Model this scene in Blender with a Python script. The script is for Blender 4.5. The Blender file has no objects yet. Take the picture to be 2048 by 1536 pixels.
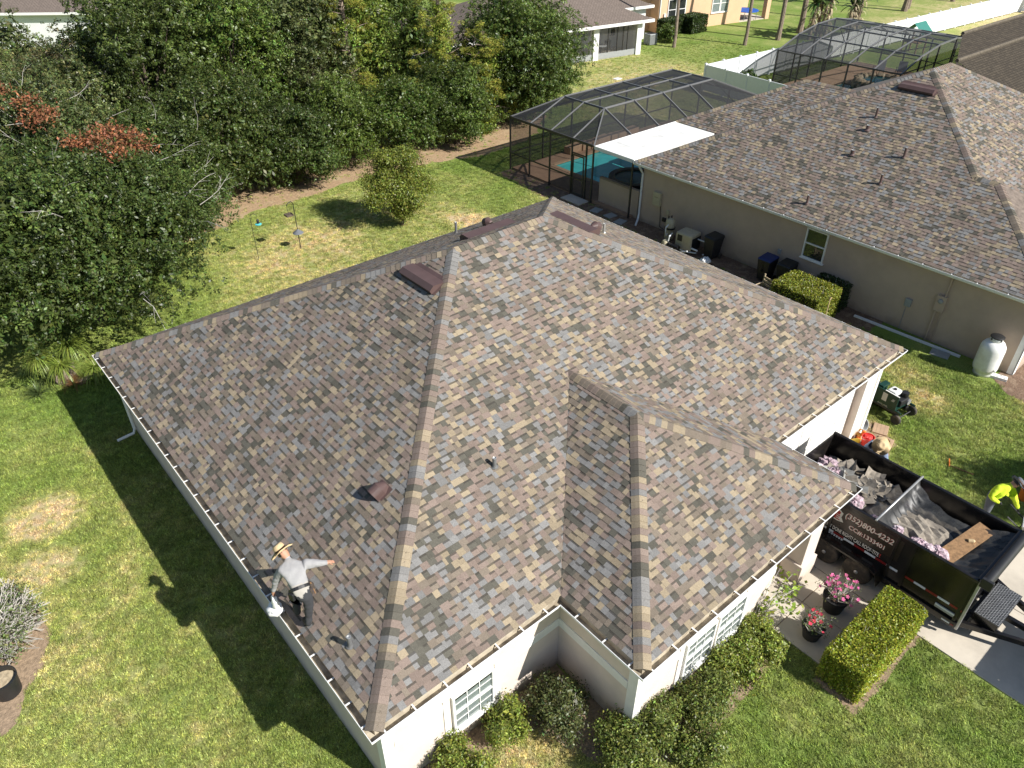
import bpy, bmesh, math, random
import numpy as np
from mathutils import Vector, Matrix, Euler
rnd = random.Random(7)
rng = np.random.default_rng(7)
scene = bpy.context.scene
COL = scene.collection

# ------------------------------------------------------------------ camera
CAM = (-2.5462, -6.6428, 14.8814)
YAW, PITCH, ROLL, FPX = 0.7039, 0.6266, -0.0015, 1511.5
cam_d = bpy.data.cameras.new('camera')
cam = bpy.data.objects.new('camera', cam_d)
COL.objects.link(cam)
cam_d.sensor_fit = 'HORIZONTAL'
cam_d.sensor_width = 36.0
cam_d.lens = FPX / 2048 * 36.0
cam_d.clip_start = 0.1
cam_d.clip_end = 1500
_f = Vector((math.sin(YAW) * math.cos(PITCH), math.cos(YAW) * math.cos(PITCH), -math.sin(PITCH)))
_r = Vector((math.cos(YAW), -math.sin(YAW), 0))
_u = _r.cross(_f)
_r2 = math.cos(ROLL) * _r + math.sin(ROLL) * _u
_u2 = -math.sin(ROLL) * _r + math.cos(ROLL) * _u
M = Matrix((( _r2.x, _u2.x, -_f.x), (_r2.y, _u2.y, -_f.y), (_r2.z, _u2.z, -_f.z))).to_4x4()
M.translation = CAM
cam.matrix_world = M
scene.camera = cam

# ------------------------------------------------------------------ light
SUNV = Vector((1.06, -3.16, 2.62)).normalized()      # towards the sun
w = bpy.data.worlds.new('World')
scene.world = w
w.use_nodes = True
nt = w.node_tree
bg = nt.nodes['Background']
sky = nt.nodes.new('ShaderNodeTexSky')
sky.sky_type = 'NISHITA'
sky.sun_disc = False
sky.sun_elevation = math.asin(SUNV.z)
sky.sun_rotation = math.atan2(SUNV.x, SUNV.y)
sky.air_density = 1.0
sky.dust_density = 0.6
bg.inputs['Strength'].default_value = 0.072
nt.links.new(sky.outputs[0], bg.inputs[0])
sun_d = bpy.data.lights.new('sun', 'SUN')
sun_d.energy = 4.9
sun_d.angle = math.radians(0.53)
sun_d.color = (1.0, 0.965, 0.905)
sun = bpy.data.objects.new('sun', sun_d)
COL.objects.link(sun)
sun.rotation_euler = (-SUNV).to_track_quat('-Z', 'Y').to_euler()
scene.view_settings.view_transform = 'Standard'
scene.view_settings.look = 'None'
scene.view_settings.exposure = 0.62
scene.view_settings.gamma = 1.0
scene.view_settings.use_curve_mapping = False

# ------------------------------------------------------------------ materials
def new_mat(name):
    m = bpy.data.materials.new(name)
    m.use_nodes = True
    t = m.node_tree
    return m, t, t.nodes['Principled BSDF']

def nd(t, typ, **kw):
    n = t.nodes.new(typ)
    for k, v in kw.items():
        if k.startswith('i_'):
            n.inputs[k[2:].replace('_', ' ')].default_value = v
        else:
            setattr(n, k, v)
    return n

def mat(name, col, rough=0.6, metal=0.0, var=0.12, scale=6.0, bump=0.0, bscale=60.0, spec=0.5, dirt=None, dscale=1.2):
    """plain surface with tonal noise, optional dirt colour patches, optional fine bump"""
    m, t, b = new_mat(name)
    L = t.links.new
    geo = nd(t, 'ShaderNodeNewGeometry')
    n1 = nd(t, 'ShaderNodeTexNoise', i_Scale=scale, i_Detail=5.0, i_Roughness=0.6)
    L(geo.outputs['Position'], n1.inputs['Vector'])
    r = nd(t, 'ShaderNodeMapRange')
    r.inputs['From Min'].default_value = 0.3
    r.inputs['From Max'].default_value = 0.7
    r.inputs['To Min'].default_value = 1 - var
    r.inputs['To Max'].default_value = 1 + var
    L(n1.outputs[0], r.inputs['Value'])
    mx = nd(t, 'ShaderNodeMix', data_type='RGBA', blend_type='MULTIPLY')
    mx.inputs[0].default_value = 1
    mx.inputs[6].default_value = (*col, 1)
    L(r.outputs[0], mx.inputs[7])
    out = mx.outputs[2]
    if dirt:
        n2 = nd(t, 'ShaderNodeTexNoise', i_Scale=dscale, i_Detail=6.0, i_Roughness=0.65)
        L(geo.outputs['Position'], n2.inputs['Vector'])
        r2 = nd(t, 'ShaderNodeMapRange')
        r2.inputs['From Min'].default_value = 0.48
        r2.inputs['From Max'].default_value = 0.72
        L(n2.outputs[0], r2.inputs['Value'])
        m2 = nd(t, 'ShaderNodeMix', data_type='RGBA')
        L(r2.outputs[0], m2.inputs[0])
        L(out, m2.inputs[6])
        m2.inputs[7].default_value = (*dirt, 1)
        out = m2.outputs[2]
    L(out, b.inputs['Base Color'])
    b.inputs['Roughness'].default_value = rough
    b.inputs['Metallic'].default_value = metal
    b.inputs['Specular IOR Level'].default_value = spec
    if bump > 0:
        n3 = nd(t, 'ShaderNodeTexNoise', i_Scale=bscale, i_Detail=4.0)
        L(geo.outputs['Position'], n3.inputs['Vector'])
        bp = nd(t, 'ShaderNodeBump', i_Strength=bump, i_Distance=0.02)
        L(n3.outputs[0], bp.inputs['Height'])
        L(bp.outputs[0], b.inputs['Normal'])
    return m

def splash(m, col=(0.20, 0.15, 0.10), h=0.75, amt=0.75):
    """mould and soil splashed up the foot of a wall: ragged stains that fade with height"""
    t = m.node_tree; L = t.links.new; b = t.nodes['Principled BSDF']
    src = b.inputs['Base Color'].links[0].from_socket
    geo = nd(t, 'ShaderNodeNewGeometry'); sx = nd(t, 'ShaderNodeSeparateXYZ'); L(geo.outputs['Position'], sx.inputs[0])
    n = nd(t, 'ShaderNodeTexNoise', i_Scale=1.7, i_Detail=8.0, i_Roughness=0.7); L(geo.outputs['Position'], n.inputs['Vector'])
    r = nd(t, 'ShaderNodeMapRange'); r.inputs['From Min'].default_value = h; r.inputs['From Max'].default_value = 0.0; r.inputs['To Min'].default_value = -0.35; r.inputs['To Max'].default_value = 0.35
    r.clamp = True
    L(sx.outputs['Z'], r.inputs['Value'])
    a = nd(t, 'ShaderNodeMath', operation='ADD'); L(n.outputs[0], a.inputs[0]); L(r.outputs[0], a.inputs[1])
    r2 = nd(t, 'ShaderNodeMapRange'); r2.inputs['From Min'].default_value = 0.55; r2.inputs['From Max'].default_value = 0.95; r2.inputs['To Max'].default_value = amt
    L(a.outputs[0], r2.inputs['Value'])
    mx = nd(t, 'ShaderNodeMix', data_type='RGBA'); L(r2.outputs[0], mx.inputs[0]); L(src, mx.inputs[6]); mx.inputs[7].default_value = (*col, 1)
    L(mx.outputs[2], b.inputs['Base Color'])

def attr_mat(name, rough=0.8, speck=0.0, sscale=220.0, transl=0.0, spec=0.5, blotch=0.0, bscale=1.0, bump=0.0, mid=0.0):
    """base colour from the mesh's own colour attribute 'col' (one colour per piece) with granular noise"""
    m, t, b = new_mat(name)
    L = t.links.new
    a = nd(t, 'ShaderNodeAttribute', attribute_name='col')
    out = a.outputs['Color']
    geo = nd(t, 'ShaderNodeNewGeometry')
    for amt, sc, det in ((speck, sscale, 2.0), (blotch, bscale, 5.0), (mid, 45.0, 3.0)):
        if amt <= 0:
            continue
        n1 = nd(t, 'ShaderNodeTexNoise', i_Scale=sc, i_Detail=det, i_Roughness=0.7)
        L(geo.outputs['Position'], n1.inputs['Vector'])
        r = nd(t, 'ShaderNodeMapRange')
        r.inputs['From Min'].default_value = 0.3
        r.inputs['From Max'].default_value = 0.7
        r.inputs['To Min'].default_value = 1 - amt
        r.inputs['To Max'].default_value = 1 + amt
        L(n1.outputs[0], r.inputs['Value'])
        mx = nd(t, 'ShaderNodeMix', data_type='RGBA', blend_type='MULTIPLY')
        mx.inputs[0].default_value = 1
        L(out, mx.inputs[6])
        L(r.outputs[0], mx.inputs[7])
        out = mx.outputs[2]
        if bump > 0 and sc == sscale:
            bp = nd(t, 'ShaderNodeBump', i_Strength=bump, i_Distance=0.01)
            L(n1.outputs[0], bp.inputs['Height'])
            L(bp.outputs[0], b.inputs['Normal'])
    L(out, b.inputs['Base Color'])
    b.inputs['Roughness'].default_value = rough
    b.inputs['Specular IOR Level'].default_value = spec
    if transl > 0:
        tr = nd(t, 'ShaderNodeBsdfTranslucent')
        L(out, tr.inputs['Color'])
        ms = nd(t, 'ShaderNodeMixShader')
        ms.inputs[0].default_value = transl
        L(b.outputs[0], ms.inputs[1])
        L(tr.outputs[0], ms.inputs[2])
        L(ms.outputs[0], t.nodes['Material Output'].inputs['Surface'])
    return m

MT = {}
MT['shingle'] = attr_mat('shingle', rough=0.95, speck=0.34, sscale=110.0, spec=0.12, blotch=0.08, bscale=0.9, mid=0.14)
MT['underlay'] = mat('roof_underlay', (0.05, 0.045, 0.04), 0.95)
MT['leaf'] = attr_mat('leaf', rough=0.42, transl=0.28, spec=0.40)
MT['leaf_matte'] = attr_mat('leaf_matte', rough=0.6, transl=0.22, spec=0.3)
MT['petal'] = attr_mat('petal', rough=0.6, transl=0.3, spec=0.2)
MT['bark'] = mat('bark', (0.10, 0.075, 0.055), 0.95, var=0.4, scale=9, bump=0.6, bscale=25)
MT['pine_bark'] = mat('pine_bark', (0.22, 0.17, 0.13), 0.95, var=0.4, scale=7, bump=0.6, bscale=20)
MT['grey_twig'] = mat('grey_twig', (0.46, 0.43, 0.38), 0.9, var=0.2)
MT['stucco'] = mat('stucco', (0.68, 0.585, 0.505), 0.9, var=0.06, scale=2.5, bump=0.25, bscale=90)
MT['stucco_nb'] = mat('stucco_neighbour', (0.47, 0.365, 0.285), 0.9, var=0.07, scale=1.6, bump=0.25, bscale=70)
splash(MT['stucco']); splash(MT['stucco_nb'], (0.17, 0.13, 0.10), 0.6, 0.6)
MT['trim'] = mat('trim_white', (0.80, 0.79, 0.76), 0.6, var=0.05)
MT['gutter'] = mat('gutter_white', (0.80, 0.80, 0.79), 0.4, var=0.05, scale=3)
MT['gutter_in'] = mat('gutter_inside', (0.48, 0.42, 0.32), 0.8, var=0.35, scale=5, dirt=(0.12, 0.09, 0.06), dscale=2.2)
MT['fascia'] = mat('fascia', (0.46, 0.40, 0.30), 0.8, var=0.2, scale=5, dirt=(0.24, 0.19, 0.13), dscale=3)
MT['drip_edge'] = mat('drip_edge', (0.10, 0.07, 0.055), 0.6)
MT['lead'] = mat('lead_grey', (0.13, 0.13, 0.13), 0.7, var=0.15)
MT['alu'] = mat('aluminium', (0.62, 0.62, 0.60), 0.35, metal=0.7, var=0.1)
MT['galv'] = mat('galvanised', (0.45, 0.45, 0.45), 0.45, metal=0.6, var=0.15)
MT['brown_metal'] = mat('brown_metal', (0.095, 0.058, 0.053), 0.5, var=0.12, scale=3, spec=0.5)
MT['black'] = mat('black_plastic', (0.018, 0.018, 0.019), 0.5, var=0.2)
MT['black_gloss'] = mat('black_paint', (0.010, 0.009, 0.009), 0.22, var=0.3, scale=2, dirt=(0.028, 0.022, 0.017), dscale=1.5)
MT['black_rough'] = mat('black_inside', (0.012, 0.011, 0.011), 0.6, var=0.4, scale=3, dirt=(0.03, 0.025, 0.02), dscale=4)
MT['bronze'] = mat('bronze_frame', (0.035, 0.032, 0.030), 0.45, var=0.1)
MT['bronze_sunlit'] = mat('bronze_frame_sunlit', (0.16, 0.16, 0.16), 0.35, var=0.1)  # lighter copy of bronze: sunlight on the roof members put into the colour
MT['rubber'] = mat('tyre_rubber', (0.045, 0.040, 0.034), 0.85, var=0.25, dirt=(0.13, 0.105, 0.075), dscale=5)
MT['concrete'] = mat('concrete', (0.56, 0.50, 0.41), 0.9, var=0.06, scale=3, bump=0.15, bscale=60, dirt=(0.44, 0.39, 0.32), dscale=0.8)
MT['paver_tan'] = mat('paver_tan', (0.42, 0.28, 0.18), 0.9, var=0.14, scale=5)
MT['white_paint'] = mat('white_paint', (0.80, 0.80, 0.77), 0.35, var=0.05, dirt=(0.62, 0.60, 0.55), dscale=2.0)
MT['pvc'] = mat('pvc_white', (0.74, 0.76, 0.77), 0.4, var=0.04)
MT['fence'] = mat('vinyl_white', (0.78, 0.79, 0.80), 0.45, var=0.03)
MT['pinkfoil'] = mat('pink_insulation', (0.44, 0.32, 0.36), 0.85, var=0.5, scale=16, dirt=(0.60, 0.56, 0.56), dscale=8, bump=0.6, bscale=18)
MT['oldshingle'] = mat('old_shingle', (0.26, 0.225, 0.18), 0.95, var=0.35, scale=12, dirt=(0.14, 0.12, 0.10), dscale=2.5)
MT['wood'] = mat('wood_board', (0.26, 0.15, 0.07), 0.85, var=0.35, scale=14)
MT['straw'] = mat('straw_hat', (0.58, 0.43, 0.24), 0.85, var=0.15, scale=40)
MT['hatband'] = mat('hat_band', (0.10, 0.055, 0.03), 0.8)
MT['skin'] = mat('skin', (0.42, 0.22, 0.14), 0.6, var=0.08)
MT['shirt_grey'] = mat('shirt_grey', (0.30, 0.295, 0.295), 0.9, var=0.10, scale=6, bump=0.5, bscale=14)
MT['pants_dark'] = mat('pants_dark', (0.035, 0.036, 0.040), 0.9, var=0.2)
MT['denim'] = mat('denim', (0.16, 0.21, 0.31), 0.9, var=0.15, bump=0.4, bscale=14)
MT['hivis'] = mat('hivis', (0.62, 0.80, 0.03), 0.85, var=0.06, bump=0.5, bscale=12)
MT['grey_cloth'] = mat('grey_cloth', (0.13, 0.14, 0.16), 0.9, var=0.15)
MT['boot'] = mat('boot', (0.06, 0.045, 0.035), 0.8)
MT['mulch'] = mat('mulch', (0.16, 0.10, 0.065), 1.0, var=0.5, scale=20, bump=1.0, bscale=30, dirt=(0.30, 0.22, 0.15), dscale=3)
MT['litter'] = mat('leaf_litter', (0.35, 0.235, 0.135), 1.0, var=0.4, scale=9, bump=1.0, bscale=16, dirt=(0.42, 0.32, 0.19), dscale=1.3)
MT['soil'] = mat('soil', (0.30, 0.215, 0.14), 1.0, var=0.35, scale=12, bump=0.8, bscale=30)
MT['red'] = mat('red_plastic', (0.55, 0.03, 0.025), 0.4, var=0.1)
MT['orange'] = mat('orange_plastic', (0.75, 0.20, 0.03), 0.5, var=0.1)
MT['yellow'] = mat('yellow_plastic', (0.75, 0.50, 0.04), 0.5, var=0.1)
MT['green_paint'] = mat('green_paint', (0.012, 0.045, 0.032), 0.35, var=0.15)
MT['beige'] = mat('beige_plastic', (0.45, 0.40, 0.28), 0.55, var=0.1)
MT['grey_box'] = mat('grey_box', (0.30, 0.31, 0.31), 0.55, var=0.08)
MT['blue'] = mat('blue_plastic', (0.015, 0.03, 0.12), 0.5)
MT['reflect_red'] = mat('reflective_red', (0.20, 0.008, 0.008), 0.35, var=0.15)
MT['reflect_white'] = mat('reflective_white', (0.62, 0.66, 0.70), 0.35, var=0.06)
MT['decal_white'] = mat('decal_white', (0.72, 0.69, 0.64), 0.5, var=0.06)
MT['decal_red'] = mat('decal_red', (0.45, 0.03, 0.02), 0.5, var=0.1)
MT['teal'] = mat('teal_glass', (0.10, 0.50, 0.52), 0.2)
MT['spa_tile'] = mat('spa_tile', (0.05, 0.04, 0.035), 0.5, var=0.3, scale=12)
MT['stone'] = mat('ledge_stone', (0.36, 0.28, 0.18), 0.9, var=0.4, scale=5, dirt=(0.55, 0.48, 0.36), dscale=2)
MT['tan_wall'] = mat('tan_wall', (0.64, 0.42, 0.26), 0.9, var=0.05, scale=1.5)
MT['white_wall'] = mat('white_wall', (0.74, 0.74, 0.74), 0.9, var=0.04, scale=1.5)
MT['green_canvas'] = mat('green_canvas', (0.02, 0.16, 0.13), 0.7)
MT['blue_pad'] = mat('blue_pad', (0.02, 0.10, 0.45), 0.6)
MT['blind'] = mat('window_blind', (0.34, 0.35, 0.355), 0.7, var=0.04)
MT['dark_inside'] = mat('dark_interior', (0.02, 0.02, 0.02), 0.7)
MT['tarp'] = mat('mesh_tarp', (0.030, 0.031, 0.032), 0.45, var=0.5, scale=6, dirt=(0.085, 0.082, 0.072), dscale=2.6)
MT['wicker'] = mat('dark_furniture', (0.03, 0.028, 0.025), 0.6)
MT['patio_deck'] = mat('pool_deck', (0.34, 0.215, 0.14), 0.9, var=0.14, scale=3)

def mat_glass(name):
    m, t, b = new_mat(name)
    L = t.links.new
    gl = nd(t, 'ShaderNodeBsdfGlossy', i_Roughness=0.02)
    tr = nd(t, 'ShaderNodeBsdfTransparent')
    tr.inputs[0].default_value = (0.80, 0.86, 0.84, 1)
    lw = nd(t, 'ShaderNodeLayerWeight', i_Blend=0.5)
    pw = nd(t, 'ShaderNodeMath', operation='POWER')
    pw.inputs[1].default_value = 3.0
    L(lw.outputs['Facing'], pw.inputs[0])
    fr = nd(t, 'ShaderNodeMapRange')
    fr.inputs['To Min'].default_value = 0.07
    fr.inputs['To Max'].default_value = 0.9
    L(pw.outputs[0], fr.inputs['Value'])
    ms = nd(t, 'ShaderNodeMixShader')
    L(fr.outputs[0], ms.inputs[0]); L(tr.outputs[0], ms.inputs[1]); L(gl.outputs[0], ms.inputs[2])
    L(ms.outputs[0], t.nodes['Material Output'].inputs['Surface'])
    return m
MT['glass'] = mat_glass('window_glass')

def mat_water(name, col, rough=0.04, wave=0.05):
    m, t, b = new_mat(name)
    L = t.links.new
    geo = nd(t, 'ShaderNodeNewGeometry')
    n = nd(t, 'ShaderNodeTexNoise', i_Scale=1.6, i_Detail=4.0)
    L(geo.outputs['Position'], n.inputs['Vector'])
    cr = nd(t, 'ShaderNodeMapRange')
    cr.inputs['To Min'].default_value = 0.75
    cr.inputs['To Max'].default_value = 1.25
    L(n.outputs[0], cr.inputs['Value'])
    mx = nd(t, 'ShaderNodeMix', data_type='RGBA', blend_type='MULTIPLY')
    mx.inputs[0].default_value = 1
    mx.inputs[6].default_value = (*col, 1)
    L(cr.outputs[0], mx.inputs[7])
    L(mx.outputs[2], b.inputs['Base Color'])
    b.inputs['Roughness'].default_value = rough
    bp = nd(t, 'ShaderNodeBump', i_Strength=wave, i_Distance=0.1)
    n2 = nd(t, 'ShaderNodeTexNoise', i_Scale=4.0, i_Detail=2.0)
    L(geo.outputs['Position'], n2.inputs['Vector'])
    L(n2.outputs[0], bp.inputs['Height'])
    L(bp.outputs[0], b.inputs['Normal'])
    return m
MT['pool_water'] = mat_water('pool_water', (0.09, 0.66, 0.66))
MT['spa_water'] = mat_water('spa_water', (0.015, 0.10, 0.12))

def mat_screen(name, alpha, col=(0.02, 0.02, 0.021)):
    m, t, b = new_mat(name)
    L = t.links.new
    b.inputs['Base Color'].default_value = (*col, 1)
    b.inputs['Roughness'].default_value = 0.7
    tr = nd(t, 'ShaderNodeBsdfTransparent')
    ms = nd(t, 'ShaderNodeMixShader')
    # woven mesh: the flatter the view, the more thread is seen (real weave, same from every camera)
    lw = nd(t, 'ShaderNodeLayerWeight', i_Blend=0.35)
    mr = nd(t, 'ShaderNodeMapRange')
    mr.inputs['To Min'].default_value = alpha
    mr.inputs['To Max'].default_value = min(1.0, alpha + 0.35)
    L(lw.outputs['Facing'], mr.inputs['Value'])
    L(mr.outputs[0], ms.inputs[0])
    L(tr.outputs[0], ms.inputs[1])
    L(b.outputs[0], ms.inputs[2])
    L(ms.outputs[0], t.nodes['Material Output'].inputs['Surface'])
    return m
MT['screen'] = mat_screen('insect_screen', 0.55)
MT['screen_far'] = mat_screen('insect_screen_far', 0.40, (0.04, 0.043, 0.046))
MT['screen_wall'] = mat_screen('insect_screen_wall', 0.32)
MT['screen_thin'] = mat_screen('insect_screen_lanai', 0.22, (0.10, 0.10, 0.10))

def mat_roof_far(name, c1, c2, sx=0.28, sy=0.16):
    """far roofs whose tabs are only a few pixels: courses as fine relief and tone"""
    m, t, b = new_mat(name)
    L = t.links.new
    uv = nd(t, 'ShaderNodeUVMap', uv_map='UVMap')
    br = nd(t, 'ShaderNodeTexBrick')
    br.offset = 0.37
    br.inputs['Scale'].default_value = 1.0
    br.inputs['Brick Width'].default_value = sx
    br.inputs['Row Height'].default_value = sy
    br.inputs['Mortar Size'].default_value = 0.018
    br.inputs['Mortar Smooth'].default_value = 0.2
    br.inputs['Color1'].default_value = (*c1, 1)
    br.inputs['Color2'].default_value = (*c2, 1)
    br.inputs['Mortar'].default_value = (c1[0] * .42, c1[1] * .42, c1[2] * .42, 1)
    L(uv.outputs[0], br.inputs['Vector'])
    L(br.outputs['Color'], b.inputs['Base Color'])
    b.inputs['Roughness'].default_value = 0.95
    b.inputs['Specular IOR Level'].default_value = 0.15
    bp = nd(t, 'ShaderNodeBump', i_Strength=0.5, i_Distance=0.02)
    bp.invert = True
    L(br.outputs['Fac'], bp.inputs['Height'])
    L(bp.outputs[0], b.inputs['Normal'])
    return m
MT['roof_grey'] = mat_roof_far('roof_grey_brown', (0.205, 0.165, 0.14), (0.17, 0.138, 0.118))
MT['roof_dark'] = mat_roof_far('roof_dark_brown', (0.085, 0.070, 0.052), (0.055, 0.046, 0.036))

# lawn: one colour recipe shared by the soil sheet and the grass blades
DRY = [(-5.5, 15.0, 1.6, .9), (-2.9, 12.6, 1.1, 1.), (-3.3, 10.6, 1.0, .8), (10.5, 22.0, 5.0, .62), (9.4, 21.0, 1.8, .6), (18.0, 20.6, 1.3, .9), (7.0, 19.0, 2.5, .5),
       (20.4, -0.2, 1.1, .75), (21.2, 0.8, 1.2, .6), (44.0, 33.0, 8.0, .55), (38.0, 27.5, 4.0, .5), (47.0, 30.0, 5.0, .5), (2.9, -0.9, 1.0, .7), (4.0, -2.6, 0.8, .5), (92.0, 19.0, 16.0, .95), (-4.5, 6.5, 9.0, .30), (12.5, 22.5, 8.5, .42), (2.5, -3.2, 3.0, .3),
       (-1.2, 6.6, 0.6, .5), (-1.6, 9.6, 0.9, .5), (-3.4, 5.4, 1.1, .45), (80, 29.8, 4.5, .7), (17.3, 0.2, 0.9, .8), (22.6, -3.0, 0.9, .6)]
def lawn_colour(t, bright=1.0):
    L = t.links.new
    geo = nd(t, 'ShaderNodeNewGeometry')
    pos = geo.outputs['Position']
    flat = nd(t, 'ShaderNodeVectorMath', operation='MULTIPLY')
    flat.inputs[1].default_value = (1, 1, 0)
    L(pos, flat.inputs[0])
    n1 = nd(t, 'ShaderNodeTexNoise', i_Scale=0.32, i_Detail=6.0, i_Roughness=0.62)
    L(flat.outputs[0], n1.inputs['Vector'])
    n2 = nd(t, 'ShaderNodeTexNoise', i_Scale=2.1, i_Detail=5.0, i_Roughness=0.7)
    L(flat.outputs[0], n2.inputs['Vector'])
    acc = None
    for (x, y, r, a) in DRY:
        vd = nd(t, 'ShaderNodeVectorMath', operation='DISTANCE')
        vd.inputs[1].default_value = (x, y, 0)
        L(flat.outputs[0], vd.inputs[0])
        mr = nd(t, 'ShaderNodeMapRange', interpolation_type='SMOOTHSTEP')
        mr.inputs['From Min'].default_value = r * 1.5
        mr.inputs['From Max'].default_value = r * 0.2
        mr.inputs['To Max'].default_value = a
        L(vd.outputs['Value'], mr.inputs['Value'])
        if acc is None:
            acc = mr.outputs[0]
        else:
            mm = nd(t, 'ShaderNodeMath', operation='MAXIMUM')
            L(acc, mm.inputs[0]); L(mr.outputs[0], mm.inputs[1])
            acc = mm.outputs[0]
    # dryness = blobs + coarse noise, broken up by the fine noise
    a1 = nd(t, 'ShaderNodeMapRange')
    a1.inputs['From Min'].default_value = 0.42
    a1.inputs['From Max'].default_value = 0.72
    a1.inputs['To Max'].default_value = 0.55
    L(n1.outputs[0], a1.inputs['Value'])
    s1 = nd(t, 'ShaderNodeMath', operation='ADD')
    L(acc, s1.inputs[0]); L(a1.outputs[0], s1.inputs[1])
    a2 = nd(t, 'ShaderNodeMapRange')
    a2.inputs['From Min'].default_value = 0.3
    a2.inputs['From Max'].default_value = 0.7
    a2.inputs['To Min'].default_value = 0.3
    a2.inputs['To Max'].default_value = 1.25
    L(n2.outputs[0], a2.inputs['Value'])
    s2 = nd(t, 'ShaderNodeMath', operation='MULTIPLY', use_clamp=True)
    L(s1.outputs[0], s2.inputs[0]); L(a2.outputs[0], s2.inputs[1])
    ramp = nd(t, 'ShaderNodeValToRGB')
    e = ramp.color_ramp.elements
    k = bright
    e[0].position = 0.0; e[0].color = (0.165 * k, 0.240 * k, 0.050 * k, 1)
    e[1].position = 1.0; e[1].color = (0.56 * k, 0.435 * k, 0.27 * k, 1)
    x = e.new(0.35); x.color = (0.285 * k, 0.315 * k, 0.100 * k, 1)
    x = e.new(0.65); x.color = (0.445 * k, 0.400 * k, 0.185 * k, 1)
    L(s2.outputs[0], ramp.inputs[0])
    return ramp.outputs[0], flat.outputs[0], geo

def make_lawn_mats():
    m, t, b = new_mat('lawn')
    L = t.links.new
    c, flat, geo = lawn_colour(t, 1.05)
    n = nd(t, 'ShaderNodeTexNoise', i_Scale=22.0, i_Detail=4.0, i_Roughness=0.8)
    L(flat, n.inputs['Vector'])
    r = nd(t, 'ShaderNodeMapRange')
    r.inputs['From Min'].default_value = 0.3
    r.inputs['From Max'].default_value = 0.7
    r.inputs['To Min'].default_value = 0.55
    r.inputs['To Max'].default_value = 1.35
    L(n.outputs[0], r.inputs['Value'])
    mx = nd(t, 'ShaderNodeMix', data_type='RGBA', blend_type='MULTIPLY')
    mx.inputs[0].default_value = 1
    L(c, mx.inputs[6]); L(r.outputs[0], mx.inputs[7])
    L(mx.outputs[2], b.inputs['Base Color'])
    b.inputs['Roughness'].default_value = 0.95
    b.inputs['Specular IOR Level'].default_value = 0.1
    bp = nd(t, 'ShaderNodeBump', i_Strength=0.8, i_Distance=0.05)
    L(n.outputs[0], bp.inputs['Height'])
    L(bp.outputs[0], b.inputs['Normal'])
    MT['lawn'] = m
    m, t, b = new_mat('grass_blade')
    L = t.links.new
    c, flat, geo = lawn_colour(t, 1.32)
    oi = nd(t, 'ShaderNodeObjectInfo')
    r = nd(t, 'ShaderNodeMapRange')
    r.inputs['To Min'].default_value = 0.60
    r.inputs['To Max'].default_value = 1.42
    L(oi.outputs['Random'], r.inputs['Value'])
    mx = nd(t, 'ShaderNodeMix', data_type='RGBA', blend_type='MULTIPLY')
    mx.inputs[0].default_value = 1
    L(c, mx.inputs[6]); L(r.outputs[0], mx.inputs[7])
    a = nd(t, 'ShaderNodeAttribute', attribute_name='col')
    m3 = nd(t, 'ShaderNodeMix', data_type='RGBA', blend_type='MULTIPLY')
    m3.inputs[0].default_value = 1
    L(mx.outputs[2], m3.inputs[6]); L(a.outputs['Color'], m3.inputs[7])
    L(m3.outputs[2], b.inputs['Base Color'])
    b.inputs['Roughness'].default_value = 0.55
    b.inputs['Specular IOR Level'].default_value = 0.25
    tr = nd(t, 'ShaderNodeBsdfTranslucent')
    L(m3.outputs[2], tr.inputs['Color'])
    ms = nd(t, 'ShaderNodeMixShader')
    ms.inputs[0].default_value = 0.3
    L(b.outputs[0], ms.inputs[1]); L(tr.outputs[0], ms.inputs[2])
    L(ms.outputs[0], t.nodes['Material Output'].inputs['Surface'])
    MT['grass'] = m
make_lawn_mats()

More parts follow.
